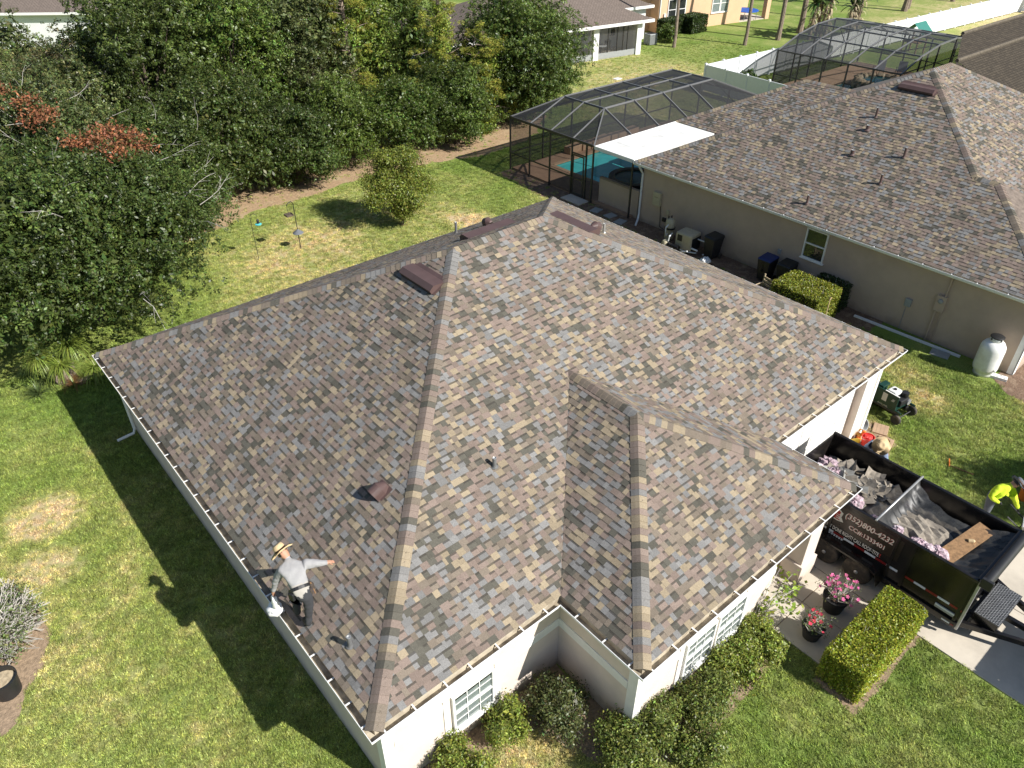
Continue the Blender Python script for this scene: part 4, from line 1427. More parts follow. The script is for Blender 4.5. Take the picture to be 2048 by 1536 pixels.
GREEN = dict(dark=(0.068, 0.098, 0.022), mid=(0.090, 0.130, 0.025), light=(0.150, 0.200, 0.033), yellow=(0.175, 0.205, 0.035), olive=(0.105, 0.128, 0.042))
def tree(label, x, y, h, r, base='dark', n=16000, size=.17, h0=.6, k=16, group=None, cat='tree', name='tree', trunk=.16, tw=0, lob=(.34, .52), spread=.62, **kw):
    t = thing(name, label, cat, (x, y, 0), 0, group)
    lb = lobes_for(r, h0, h, k, spread, lob)
    m = MB(); limbs(m, lb, trunk, max(.4, h * .35)); m.build('trunk', 'bark', t)
    spray_crown('crown', lb, int(n * 2.0), size * .62, GREEN[base] if isinstance(base, str) else base, t, **kw)
    if tw:
        twigs(tw, lb, 1.6).build('bare_branches', 'grey_twig', t)
    return t, lb

GT = 'evergreen trees along the back of the lawn'
t, lb = tree('broad dark evergreen nearest the house eave, with grey twigs and a few rust brown sprays', 1.5, 22.5, 6.4, 5.4, 'dark', 76000, .17, 1.3, 32, GT, trunk=.22, tw=40)
def rust(t, spots, n=260):
    P = []
    for (x, y, z, s) in spots:
        P.append(np.array([x, y, z]) + rng.normal(size=(n, 3)) * np.array([s, s, s * .5]))
    P = np.concatenate(P)
    V = leaf_quads(P, rng.normal(size=P.shape) + np.array([0, 0, .6]), .15 * rng.uniform(.6, 1.3, len(P)), .07)
    return np_mesh('dead_spray', V, 4, 'leaf_matte', vary((0.25, 0.105, 0.05), len(P), .3, .12), t)
rust(t, [(2.9, 2.6, 5.9, .3), (3.3, 1.9, 5.8, .34), (2.0, .6, 6.2, .3), (2.3, -.4, 6.1, .28), (1.4, .7, 6.3, .22), (3.6, 2.2, 5.5, .26), (3.6, 1.2, 5.5, .2)])
t, lb = tree('olive evergreen with rust brown dead sprays on its top', 2.2, 30.8, 6.6, 4.0, 'olive', 42000, .16, .3, 22, GT, tw=16)
rust(t, [(.6, -.9, 6.3, .3), (.5, -2.4, 5.9, .34), (.9, -2.0, 6.0, .28), (0, .3, 6.6, .28)])
tree('low skirted evergreen behind the hook pole, boughs hanging over the pine straw', 6.9, 28.2, 5.6, 2.9, 'dark', 30000, .16, .0, 18, GT, tw=14)
tree('evergreen at the far left edge of the photo with bare grey twigs', -3.0, 27.6, 6.4, 3.6, 'olive', 26000, .16, .2, 16, GT, tw=16)
tree('rounded dark evergreen between the feeder poles and the taller wood', 10.6, 30.8, 6.6, 2.9, 'dark', 30000, .16, .0, 18, GT, tw=4)
tree('dark shrub-like evergreen behind the small lawn tree, boughs touching the ground', 13.9, 30.0, 4.6, 2.3, 'dark', 22000, .16, .0, 14, GT)
tree('bushy evergreen right of the small lawn tree, skirted to the ground', 17.3, 31.0, 4.8, 2.4, 'mid', 22000, .16, .0, 14, GT)
tree('low rounded evergreen at the pine straw edge left of the domed tree', 20.8, 30.4, 4.4, 2.5, 'mid', 22000, .16, .0, 14, GT)
tree('evergreen shrub in front of the vine covered pines', 24.2, 29.9, 4.6, 2.4, 'mid', 22000, .16, .0, 14, GT)
tree('large domed evergreen beside the nearer screen cage, hiding part of the white house', 30.4, 31.7, 7.7, 4.2, 'mid', 76000, .18, .0, 30, GT, lob=(.36, .48), spread=.66)
GB = 'taller trees in the wood behind the evergreens'
tree('tall dark tree at top left beside the gap where a roof shows', 9.4, 36.4, 10.2, 3.8, 'dark', 26000, .2, .5, 18, GB)
tree('tall leafy tree behind the rounded dark evergreen', 14.0, 36.2, 10.0, 3.4, 'mid', 24000, .2, .5, 16, GB, tw=4)
tree('tall olive tree in the middle of the wood at the top edge', 18.4, 35.8, 9.2, 3.1, 'olive', 22000, .2, .5, 16, GB, tw=6)
tree('yellow green tree draped in vines at the top edge', 22.2, 37.2, 10.0, 3.0, 'light', 20000, .2, .5, 16, GB)
tree('thin wispy tree at the top left corner in front of the half hidden roof', 4.4, 35.2, 7.4, 3.2, 'olive', 22000, .18, .3, 16, GB, tw=18)
tree('low leafy tree just right of the half hidden roof with brown vines', 6.6, 41.5, 6.6, 2.9, (0.12, 0.105, 0.045), 10000, .2, .5, 12, GB, tw=10)
tree('dense dark tree deep in the wood left of the pines', 13.2, 42.5, 11.0, 4.0, 'dark', 16000, .24, .5, 16, GB)
tree('dense green tree deep in the wood behind the pines', 20.6, 43.5, 11.0, 4.2, 'mid', 16000, .24, .5, 16, GB)
tree('leafy tree filling the top edge right of the vine covered pines', 26.8, 40.0, 8.8, 3.4, 'mid', 18000, .22, .3, 16, GB)
tree('thin olive tree at the left edge deep in the wood', -2.6, 35.5, 7.0, 3.6, 'dark', 18000, .2, .3, 14, GB, tw=8)
tree('dark tree standing close before the half hidden white house wall', 10.6, 49.0, 6.2, 3.4, 'dark', 9000, .26, .3, 12, GB)
tree('leafy tree standing in front of the half hidden roof, left of the gap', 4.2, 47.5, 7.9, 3.4, 'olive', 11000, .24, .3, 12, GB)

def pine(label, x, y, h, r0=.14, vines=True):
    t = thing('pine_tree', label, 'pine tree', (x, y, 0), 0, 'vine covered pines in the wood')
    m = MB()
    m.tube([(0, 0, -.1), (.1, .05, h * .4), (.0, .1, h * .8), (.05, .05, h)], [r0 * 1.2, r0, r0 * .7, r0 * .3], 8)
    P, Nn, C = [], [], []
    for k in range(48):
        z = h * rnd.uniform(.25, 1.0)
        a = rnd.uniform(0, 6.28); L_b = rnd.uniform(.8, 2.0) * (1.15 - z / h * .5)
        e = Vector((math.cos(a) * L_b, math.sin(a) * L_b, z + rnd.uniform(-.2, .5)))
        m.tube([(0, 0, z - .1), (e.x * .5, e.y * .5, z + .05), e], [.035, .025, .01], 4)
        for _ in range(3):
            c = np.array(e) + rng.normal(0, .18, 3)
            n = 70
            d = unit_rand(n); d[:, 2] = d[:, 2] * .6 - .15
            P.append(c + d * .16); Nn.append(d)
            C.append(vary((0.26, 0.27, 0.045), n, .3, .15))
    P = np.concatenate(P); D = np.concatenate(Nn)
    n = len(P)
    s = np.cross(D, unit_rand(n)); s /= np.linalg.norm(s, axis=1, keepdims=True) + 1e-9
    V = np.empty((n, 4, 3)); l = .19; wd = .012
    V[:, 0] = P - D * l * .4 - s * wd; V[:, 1] = P - D * l * .4 + s * wd; V[:, 2] = P + D * l * .6 + s * wd * .5; V[:, 3] = P + D * l * .6 - s * wd * .5
    m.build('trunk', 'pine_bark', t)
    np_mesh('needles', V.reshape(-1, 3), 4, 'leaf_matte', np.concatenate(C), t)
    if vines:
        k = 60
        z = rng.uniform(.3, h * .8, k)
        lb = [(np.array([rnd.uniform(-.25, .25), rnd.uniform(-.25, .25), q]), np.array([.4, .4, .5])) for q in z]
        V, C = crown_leaves(lb, 9000, .14, (0.22, 0.27, 0.045), clump=30, sig=.34)
        np_mesh('vine', V, 4, 'leaf', C, t)
pine('vine draped pine with golden needles next to the domed tree', 25.0, 32.2, 9.0)
pine('pine with a bare trunk showing above the middle of the wood', 20.4, 35.0, 9.4, .16, False)
pine('shorter pine with pale needles pushing up beside the domed tree', 26.8, 30.4, 5.8, .1)

# free-standing small tree on the back lawn
t = thing('tree', 'small bushy light green tree standing alone on the back lawn', 'tree', (15.1, 22.2, 0))
lb = [(np.array([dx * 1.2, dy * 1.2, z]), np.array([rx, rx, rz])) for dx, dy, z, rx, rz in ((0, 0, 1.9, 1.0, .9), (-.7, .2, 2.2, .8, .7), (.8, .3, 2.1, .85, .7), (.1, -.6, 1.4, .8, .7), (-.1, .6, 2.7, .85, .7), (.4, 0, 3.1, .7, .55), (-.4, .1, 3.2, .6, .5), (-1.1, -.1, 1.7, .6, .5), (1.2, 0, 1.6, .6, .5), (0, -.1, .8, .6, .5))]
m = MB(); limbs(m, lb, .07, .5); m.build('trunk', 'bark', t)
V, C = crown_leaves(lb, 24000, .10, GREEN['yellow'], v=.28, clump=30, shell=.4, sig=.2, asp=.42)
np_mesh('crown', V, 4, 'leaf', C, t)

# ponytail palms at the back left corner of the house
def grass_head(P0, n, ln, base, droop=1.0, wd=.018):
    V, C = [], []
    for _ in range(n):
        a = rnd.uniform(0, 6.283); el = rnd.uniform(.2, 1.35)
        d = Vector((math.cos(a) * math.cos(el), math.sin(a) * math.cos(el), math.sin(el)))
        p = Vector(P0); L_ = ln * rnd.uniform(.7, 1.15); prev = None
        s = d.cross(Vector((0, 0, 1))).normalized()
        c = vary(base, 1, .2, .08)[0]
        for k in range(6):
            w_ = wd * (1 - k / 6.5)
            cur = (p - s * w_, p + s * w_)
            if prev:
                V += [prev[0], prev[1], cur[1], cur[0]]; C.append(c)
            prev = cur
            p = p + d * L_ / 5
            d = (d + Vector((0, 0, -.32 * droop))).normalized()
    return np.array([tuple(v) for v in V]), np.array(C)
t = thing('ponytail_palm', 'clump of ponytail palms with mopped yellow green leaves near the back left eave corner', 'palm', (-0.55, 18.75, 0))
for i, (dx, dy, z) in enumerate(((-.55, .35, .95), (.45, .25, 1.1), (-.05, -.25, .75), (.85, -.65, .5))):
    m = MB(); m.tube([(dx * .3, dy * .3, -.05), (dx * .7, dy * .7, z * .55), (dx, dy, z)], [.14, .07, .05], 8); m.build('stem', 'pine_bark', t)
    V, C = grass_head((dx, dy, z), 190, .85, (0.21, 0.27, 0.05), 1.7, .014); np_mesh('leaf_head', V, 4, 'leaf', C, t)
V, C = grass_head((.1, -.35, .1), 90, .5, (0.26, 0.15, 0.06), .8); np_mesh('dead_leaves', V, 4, 'leaf_matte', C, t)
V, C = grass_head((-.95, -.2, .1), 120, .6, (0.11, 0.15, 0.05), .8, .012); np_mesh('leaf_head', V, 4, 'leaf', C, t)

# clipped hedges: boxes of leaves
def box_hedge(label, x0, y0, x1, y1, h, base, n, size, group=None, cat='hedge', z0=.05, name='hedge', rnd_=.12):
    t = thing(name, label, cat, ((x0 + x1) / 2, (y0 + y1) / 2, 0), 0, group)
    lx, ly = (x1 - x0) / 2, (y1 - y0) / 2
    P = rng.uniform(-1, 1, (n * 2, 3)) * np.array([lx, ly, .5]) + np.array([0, 0, .5])
    # push to the skin
    ax = rng.choice(5, len(P), p=[.12, .12, .18, .18, .40])
    dep = np.abs(rng.normal(0, .055, len(P)))
    Nn = np.zeros_like(P)
    P[:, 2] *= h
    for k, (i, sg) in enumerate(((0, -1), (0, 1), (1, -1), (1, 1), (2, 1))):
        q = ax == k
        lim = (lx, ly)[i] if i < 2 else h
        P[q, i] = sg * (lim - dep[q]) if i < 2 else h - dep[q]
        Nn[q, i] = sg
    # rounded edges and a gently uneven top
    wob = .035 * np.sin(P[:, 0] * 5.1 + 1) * np.cos(P[:, 1] * 6.3) + .03 * np.sin(P[:, 0] * 11 + P[:, 1] * 9)
    P[:, 2] += wob * (P[:, 2] / h)
    ex = np.clip(np.abs(P[:, 0]) - (lx - rnd_), 0, None); ey = np.clip(np.abs(P[:, 1]) - (ly - rnd_), 0, None); ez = np.clip(P[:, 2] - (h - rnd_), 0, None)
    over = np.sqrt(ex ** 2 + ey ** 2 + ez ** 2)
    k = np.where(over > rnd_, rnd_ / (over + 1e-9), 1)
    P[:, 0] -= np.sign(P[:, 0]) * ex * (1 - k); P[:, 1] -= np.sign(P[:, 1]) * ey * (1 - k); P[:, 2] -= ez * (1 - k)
    P = P[P[:, 2] > z0][:n]; Nn = Nn[:len(P)]
    nn = Nn * .6 + np.array([0, 0, .35]) + rng.normal(0, .5, P.shape)
    P = P + rng.normal(0, .018, P.shape)
    s = size * rng.uniform(.6, 1.3, len(P))
    np_mesh('foliage', leaf_quads(P, nn, s, s * .55), 4, 'leaf', vary(base, len(P), .3, .13), t)
    m = MB()
    for _ in range(int(40 * lx * ly) + 14):
        a, b = rnd.uniform(-lx, lx) * .85, rnd.uniform(-ly, ly) * .8
        m.tube([(a, b, -.05), (a + rnd.uniform(-.1, .1), b + rnd.uniform(-.1, .1), h * .5), (a + rnd.uniform(-.25, .25), b + rnd.uniform(-.2, .2), h * .92)], [.014, .010, .004], 4)
    m.build('stems', 'bark', t)
    sh = MB()
    for _ in range(int(30 * lx * ly) + 8):
        a, b = rnd.uniform(-lx, lx) * .95, rnd.uniform(-ly, ly) * .95
        sh.tube([(a, b, h - .05), (a + rnd.uniform(-.05, .05), b + rnd.uniform(-.05, .05), h + rnd.uniform(.03, .12))], [.006, .003], 4)
    sh.build('stray_shoots', 'grey_twig', t)
    c = MB(); c.bb((-lx + .16, -ly + .16, .1), (lx - .16, ly - .16, h - .16)); c.build('shade_core', 'leafcore', t)  # solid dark block: the hedge's inner shade put into its colour
    return t
MT['leafcore'] = mat('shade_core', (0.035, 0.034, 0.018), 1.0, var=.5, scale=20)
box_hedge('clipped box hedge with yellow green leaves between the walkway and the front lawn', 8.72, -4.52, 11.42, -3.56, .98, (0.285, 0.320, 0.036), 32000, .055)
box_hedge('clipped hedge under the neighbour\'s window, top in the sun, sides in shade', 21.3, 4.3, 22.9, 6.35, 1.32, (0.24, 0.26, 0.035), 16000, .065)
box_hedge('dark clipped shrub against the neighbour\'s wall, behind the sunlit hedge', 22.95, 4.4, 23.9, 5.7, 1.1, (0.045, 0.07, 0.02), 5000, .08, cat='shrub', name='shrub')

def shrub(label, x, y, r, h, base, n, size, group=None, sparse=.3, tw=18, rx=None, name='shrub', leafm='leaf', twm='bark', k=9, cat='shrub'):
    t = thing(name, label, cat, (x, y, 0), 0, group)
    lb = []
    for _ in range(k):
        a = rnd.uniform(0, 6.28); q = rnd.uniform(.2, .75)
        lb.append((np.array([math.cos(a) * q * (rx or r), math.sin(a) * q * r, h * rnd.uniform(.3, .72)]), np.array([.42 * r, .42 * r, .36 * h])))
    V, C = crown_leaves(lb, n, size, base, v=.35, clump=24, shell=sparse, sig=.14)
    np_mesh('foliage', V, 4, leafm, C, t)
    m = MB()
    for c, a in lb:
        for _ in range(max(1, tw // k)):
            e = Vector(c + unit_rand(1)[0] * a * .95)
            if e.z < .1: e.z = .15
            s = Vector((rnd.uniform(-.12, .12), rnd.uniform(-.12, .12), -.03))
            m.tube([s, s.lerp(e, .5) + Vector((rnd.uniform(-.1, .1), rnd.uniform(-.1, .1), .05)), e], [.016, .010, .004], 4)
    m.build('stems', twm, t)
    return t
GF = 'loose shrubs along the front of the house'
LG = (0.200, 0.240, 0.042)
MG = (0.150, 0.185, 0.040)
shrub('low leafy shrub below the left front window at the bottom edge', 1.6, -.30, .62, .8, LG, 7500, .062, GF)
shrub('small bright shrub right of the left front window', 2.75, -.22, .48, .85, LG, 5000, .062, GF, tw=10)
shrub('shrub with a bare twiggy top in the shaded corner between the two walls', 3.8, -.7, .85, .95, (0.09, 0.105, 0.035), 6500, .062, GF, tw=70, twm='grey_twig', rx=.7)
shrub('dense dark shrub in front of the shaded side wall', 4.35, -2.0, .85, 1.0, MG, 12000, .062, GF)
shrub('glossy shrub at the foot of the outer wall corner', 5.3, -2.65, .80, .95, MG, 11000, .062, GF, rx=.8)
shrub('low shrub below the left half of the twin window', 6.35, -2.55, .72, .9, MG, 10500, .062, GF, tw=30, rx=.85)
shrub('low shrub below the right half of the twin window', 7.35, -2.45, .70, .85, LG, 10000, .062, GF, tw=24, rx=.8)
shrub('rounded shrub at the end of the row beside the walkway', 8.3, -2.35, .62, .75, LG, 8000, .062, GF, tw=20)

# sprawling pale plant with big leaves by the walkway
t = thing('bougainvillea', 'sprawling thin stemmed plant with bright green leaves at the edge of the walkway', 'plant', (8.75, -1.95, 0))
m = MB(); P = []
for k in range(22):
    a = rnd.uniform(-1.9, 2.0); L_b = rnd.uniform(.7, 1.5)
    e = Vector((.15 + math.cos(a) * L_b * .75, math.sin(a) * L_b * .5, rnd.uniform(.5, 1.45)))
    mid = Vector((e.x * .35, e.y * .35, e.z * .75))
    m.tube([(rnd.uniform(-.05, .05), rnd.uniform(-.05, .05), 0), mid, e], [.018, .011, .004], 5)
    for q in np.linspace(.35, 1.05, 16):
        p = mid.lerp(e, q) if q > .5 else Vector((0, 0, 0)).lerp(mid, q * 2)
        P.append(np.array(p) + rng.normal(0, .075, 3))
P = np.array(P)
m.build('stems', 'grey_twig', t)
s = .105 * rng.uniform(.7, 1.3, len(P))
np_mesh('leaves', leaf_quads(P, rng.normal(0, .6, P.shape) + np.array([0, 0, .8]), s, s * .75), 4, 'leaf', vary((0.24, 0.32, 0.045), len(P), .22, .1), t)

# silvery bush at the left edge
t = thing('shrub', 'rounded bush of bare silvery twigs over sparse green leaves at the left edge', 'shrub', (-4.75, 9.1, 0))
m = MB()
for _ in range(640):
    d = unit_rand(1)[0]; d[2] = abs(d[2])
    e = Vector((d[0] * 1.25, d[1] * 1.35, d[2] * 1.25 + .15)) * rnd.uniform(.75, 1.05)
    if e.z < .12: continue
    s = e * .45 + Vector((rnd.uniform(-.2, .2), rnd.uniform(-.2, .2), 0))
    mid = s.lerp(e, .5) + Vector((rnd.uniform(-.12, .12), rnd.uniform(-.12, .12), rnd.uniform(-.05, .12)))
    m.tube([s, mid, e], [.017, .014, .006], 4)
    f = mid + Vector((rnd.uniform(-.25, .25), rnd.uniform(-.25, .25), rnd.uniform(0, .2)))
    m.tube([mid, f], [.008, .003], 3)
m.build('twigs', 'silver_twig' if 'silver_twig' in MT else 'grey_twig', t)
V, C = crown_leaves([(np.array([0, 0, .55]), np.array([1.15, 1.25, .6]))], 4200, .075, (0.13, 0.16, 0.06), clump=14, shell=.2, sig=.1)
np_mesh('foliage', V, 4, 'leaf_matte', C, t)
# street tree outside the frame that shades the lawn beside the trailer
tree('shade tree in the front yard right of the photo', 19.9, -9.6, 5.4, 1.7, 'mid', 7000, .18, 2.6, 10, trunk=.12)

# ------------------------------------------------------------------ nearer pool cage and its pool
cg = thing('pool_cage', 'nearer dark screen pool cage with a flat topped roof, beside the white patio roof', 'pool cage', (0, 0, 0))
def beam(parent, a, b, w_=.06, h_=.10, m_='bronze', name='beam'):
    k = MB(); k.bar(a, b, w_, h_); return k.build(name, m_, parent)
def post(parent, x, y, z0, z1, m_='bronze', s_=.07):
    k = MB(); k.bb((x - s_ / 2, y - s_ / 2, z0), (x + s_ / 2, y + s_ / 2, z1)); return k.build('post', m_, parent)
def panel(parent, *q, m_='screen'):
    k = MB(); k.poly(q); return k.build('screen_panel', m_, parent)
ZE, ZT = 2.85, 3.80
CX = [26.2, 28.4, 30.65, 32.9, 34.9]; CY = [20.0, 21.45, 22.9]
ex0, ex1, ey0, ey1 = 23.8, 37.2, 18.28, 24.5
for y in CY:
    beam(cg, (CX[0], y, ZT), (CX[-1], y, ZT), m_='bronze_sunlit')
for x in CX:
    beam(cg, (x, CY[0], ZT - .003), (x, CY[-1], ZT - .003), .055, .094, m_='bronze_sunlit')
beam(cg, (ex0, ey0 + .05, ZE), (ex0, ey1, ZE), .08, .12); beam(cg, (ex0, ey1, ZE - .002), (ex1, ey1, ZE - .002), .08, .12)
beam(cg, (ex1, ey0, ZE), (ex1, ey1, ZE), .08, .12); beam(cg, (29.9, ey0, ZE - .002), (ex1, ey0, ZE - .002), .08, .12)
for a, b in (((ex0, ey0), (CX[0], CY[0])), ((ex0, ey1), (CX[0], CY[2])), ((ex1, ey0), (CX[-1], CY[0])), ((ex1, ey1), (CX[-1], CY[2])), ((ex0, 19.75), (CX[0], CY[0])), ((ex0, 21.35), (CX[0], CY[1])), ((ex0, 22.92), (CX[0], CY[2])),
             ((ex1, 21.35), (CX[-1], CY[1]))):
    beam(cg, (*a, ZE), (*b, ZT), .05, .085, 'bronze_sunlit')
for x in CX[1:-1]:
    beam(cg, (x, ey1, ZE), (x, CY[2], ZT), .05, .085, 'bronze_sunlit')
    beam(cg, (x + .15, ey0 + .05, ZE), (x, CY[0], ZT), .05, .12, 'bronze_sunlit')
beam(cg, (CX[0] + .25, ey0 + .05, ZE), (CX[0], CY[0], ZT), .05, .12, 'bronze_sunlit')
for i in range(4):
    for j in range(2):
        panel(cg, (CX[i], CY[j], ZT), (CX[i + 1], CY[j], ZT), (CX[i + 1], CY[j + 1], ZT), (CX[i], CY[j + 1], ZT))
    panel(cg, (CX[i], ey1, ZE), (CX[i + 1], ey1, ZE), (CX[i + 1], CY[2], ZT), (CX[i], CY[2], ZT))
    panel(cg, (CX[i] + .15, ey0, ZE), (CX[i + 1] + .15, ey0, ZE), (CX[i + 1], CY[0], ZT), (CX[i], CY[0], ZT))
fy = [ey0, 19.75, 21.35, 22.92, ey1]; ty = [CY[0], CY[0], CY[1], CY[2], CY[2]]
for i in range(4):
    q = [(ex0, fy[i], ZE), (ex0, fy[i + 1], ZE), (CX[0], ty[i + 1], ZT), (CX[0], ty[i], ZT)]
    if i in (0, 3):
        q = q[:3]
    panel(cg, *q)
    q = [(ex1, fy[i], ZE), (ex1, fy[i + 1], ZE), (CX[-1], ty[i + 1], ZT), (CX[-1], ty[i], ZT)]
    panel(cg, *(q[:3] if i in (0, 3) else q))
panel(cg, (ex0, ey1, ZE), (CX[0], ey1, ZE), (CX[0], CY[2], ZT)); panel(cg, (ex1, ey1, ZE), (CX[-1], ey1, ZE), (CX[-1], CY[2], ZT))
panel(cg, (ex0, ey0, ZE), (CX[0] + .2, ey0, ZE), (CX[0], CY[0], ZT)); panel(cg, (ex1, ey0, ZE), (CX[-1], ey0, ZE), (CX[-1], CY[0], ZT))
for y in (18.28, 18.75, 19.75, 21.35, 22.92, 24.5, 15.75):
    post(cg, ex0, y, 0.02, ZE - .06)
lx = [ex0] + CX + [ex1]
for i, x in enumerate(lx[1:]):
    post(cg, x, ey1, .02, ZE - .06)
for y in (20.3, 22.4):
    post(cg, ex1, y, .02, ZE - .06)
beam(cg, (ex0, 19.8, .95), (ex0, 24.45, .95), .05, .06); beam(cg, (ex0, 18.8, 2.2), (ex0, 19.7, 2.2), .05, .06); beam(cg, (ex0, 18.8, .95), (ex0, 19.7, .95), .05, .06)
beam(cg, (ex0, ey1, .95), (ex1, ey1, .95), .05, .06); beam(cg, (ex1, ey0, .95), (ex1, ey1, .95), .05, .06)
for a, b in ((19.75, 21.35), (21.35, 22.92), (22.92, 24.5), (18.75, 19.75), (18.28, 18.75)):
    panel(cg, (ex0, a, .1), (ex0, b, .1), (ex0, b, ZE - .06), (ex0, a, ZE - .06), m_='screen_wall')
panel(cg, (ex0, 15.75, 1.42), (ex0, 18.28, 1.42), (ex0, 18.28, ZE - .12), (ex0, 15.75, ZE - .12), m_='screen_wall')
for i in range(len(lx) - 1):
    panel(cg, (lx[i], ey1, .1), (lx[i + 1], ey1, .1), (lx[i + 1], ey1, ZE - .06), (lx[i], ey1, ZE - .06), m_='screen_wall')
panel(cg, (ex1, ey0, .1), (ex1, ey1, .1), (ex1, ey1, ZE - .06), (ex1, ey0, ZE - .06))
d = MB(); d.bb((ex0 - .045, 18.86, .1), (ex0 - .005, 18.92, 2.15)); d.bb((ex0 - .045, 19.58, .1), (ex0 - .005, 19.64, 2.15)); d.bb((ex0 - .045, 18.92, 2.09), (ex0 - .005, 19.58, 2.15)); d.bb((ex0 - .045, 18.92, .1), (ex0 - .005, 19.58, .22))
d.build('screen_door', 'bronze', cg)

pool = thing('swimming_pool', 'turquoise swimming pool with a tan deck and a raised dark spa inside the nearer cage', 'pool', (0, 0, 0))
px0, px1, py0, py1 = 25.75, 33.4, 18.7, 23.25
m = MB()
for a, b in (((23.86, 15.7), (px0, 24.42)), ((px1, 15.7), (37.12, 24.42)), ((px0, py1), (px1, 24.42)), ((px0, 15.7), (px1, py0))):
    m.bb((*a, .0), (*b, .13))
m.build('deck', 'patio_deck', pool)
m = MB(); m.bb((px0, py0, .01), (px1, py1, .06)); m.build('water', 'pool_water', pool)
for a, b in (((px0 - .16, py0), (px0 + .12, py1)), ((px1 - .12, py0), (px1 + .16, py1)), ((px0, py1 - .12), (px1, py1 + .16)), ((px0, py0 - .16), (px1, py0 + .12))):
    m = MB(); m.bb((*a, .08), (*b, .155)); m.build('coping', 'paver_tan', pool, bevel=.02)
sp = MB(); sp.bb((24.05, 15.45, .0), (24.22, 18.0, 1.38)); sp.build('spa_wall', 'stucco_nb', pool)
m = MB(); m.lathe([(1.22, .1), (1.22, 1.12), (1.28, 1.13), (1.28, 1.22), (.98, 1.22), (.98, 1.12)], 24, (25.7, 17.2, 0)); m.build('spa_rim', 'spa_tile', pool)
m = MB(); m.lathe([(.0, 1.14), (.975, 1.145)], 24, (25.7, 17.2, 0)); m.build('spa_water', 'spa_water', pool)
m = MB(); m.bb((24.23, 15.6, .13), (25.1, 18.0, 1.05)); m.bb((25.0, 18.2, .13), (25.6, 18.75, .75)); m.build('spa_base', 'spa_tile', pool)
for k, (x, y) in enumerate(((28.2, 24.05), (29.3, 23.95), (30.5, 24.05), (31.7, 23.95), (33.0, 24.05))):
    m = MB(); m.box((x, y, .33), (1.15, .5, .4), .12 * (-1) ** k); m.build('deck_step', 'paver_tan', pool, bevel=.02)
# pad and stepping slabs outside the cage door
sl = thing('concrete_pad', 'grey concrete pad outside the cage door', 'slab', (23.48, 19.05, 0)); m = MB(); m.bb((-.42, -.65, -.03), (.3, .65, .06)); m.build('slab', 'concrete', sl, bevel=.01)
for i, (x, y, a) in enumerate(((23.3, 17.4, .2), (23.35, 16.5, -.1), (23.2, 15.7, .15))):
    m = MB(); m.box((0, 0, .02), (.55, .45, .06)); o = m.build('stepping_slab', 'grey_box', None, bevel=.01); o.location = (x, y, 0); o.rotation_euler.z = a
    tag(o, ['stepping slab in the dark strip, nearest the cage door', 'middle stepping slab of three in the dark strip by the beige spa wall', 'stepping slab in the dark strip nearest the white downspout'][i], 'stepping stone', 'stepping slabs beside the cage')
m = MB(); m.box((0, 0, .02), (.6, .45, .04)); o = tag(m.build('utility_lid', 'white_paint', None, bevel=.01), 'small pale utility lid in the lawn beyond the nearer cage', 'utility lid'); o.location = (42.4, 33.9, 0)

# ------------------------------------------------------------------ farther cage, pool, fence
c2 = thing('pool_cage', 'farther dark screen pool cage with a curved roof, in front of the long white fence', 'pool cage', (0, 0, 0), 0)
prof = [(49.0, 2.6), (51.3, 3.35), (53.6, 3.75), (56.0, 3.85), (58.5, 3.5), (61.0, 2.6)]
ys = [24.8, 23.0, 21.2, 19.4, 17.6, 15.8]
for y in ys:
    for (xa, za), (xb, zb) in zip(prof[:-1], prof[1:]):
        beam(c2, (xa, y, za), (xb, y, zb), .07, .10, 'bronze_sunlit')
for x, z in prof:
    beam(c2, (x, ys[-1], z - .003), (x, ys[0], z - .003), .06, .09, 'bronze_sunlit' if z > 2.7 else 'bronze')
for (xa, za), (xb, zb) in zip(prof[:-1], prof[1:]):
    for y0, y1 in zip(ys[:-1], ys[1:]):
        panel(c2, (xa, y0, za), (xa, y1, za), (xb, y1, zb), (xb, y0, zb), m_='screen_far')
    for y in (ys[0], ys[-1]):
        panel(c2, (xa, y, .1), (xb, y, .1), (xb, y, zb), (xa, y, za), m_='screen_far')
        beam(c2, (xa, y, 1.0), (xb, y, 1.0), .05, .06)
        beam(c2, (xa, y, 2.6), (xb, y, 2.6), .05, .06)
for x, z in prof:
    for y in (ys[0], ys[-1]):
        post(c2, x, y, .0, z, 'bronze', .09)
for y in ys[1:-1]:
    post(c2, 49.0, y, 0, 2.6, 'bronze', .09); post(c2, 61.0, y, 0, 2.6, 'bronze', .09)
for x in (49.0, 61.0):
    beam(c2, (x, ys[-1], 1.0), (x, ys[0], 1.0), .05, .06)
    for y0, y1 in zip(ys[:-1], ys[1:]):
        panel(c2, (x, y0, .1), (x, y1, .1), (x, y1, 2.55), (x, y0, 2.55), m_='screen_far')
for (ya, yb) in ((17.6, 15.8), (21.2, 23.0)):
    beam(c2, (51.3, ya, 3.33), (53.6, yb, 3.73), .04, .05)
p2 = thing('swimming_pool', 'small pool with a stone edged spa and brick deck inside the farther cage', 'pool', (0, 0, 0))
m = MB(); m.bb((49.1, 22.0, 0), (60.9, 24.7, .1)); m.bb((54.0, 15.9, 0), (60.9, 22.0, .1)); m.bb((49.1, 15.9, 0), (50.0, 22.0, .1)); m.build('deck', 'paver_tan', p2)
m = MB(); m.bb((50.0, 15.9, .0), (54.0, 22.0, .05)); m.build('water', mat_water('pool_water_dark', (0.02, 0.16, 0.15)), p2)
for k in range(14):
    a = 2 * math.pi * k / 14
    m = MB(); m.blob((54.6 + 1.5 * math.cos(a), 19.6 + 1.5 * math.sin(a), .62), .36, 7, 5, .12, sq=(1, 1, .55), rot=a); m.build('stone', 'stone', p2)
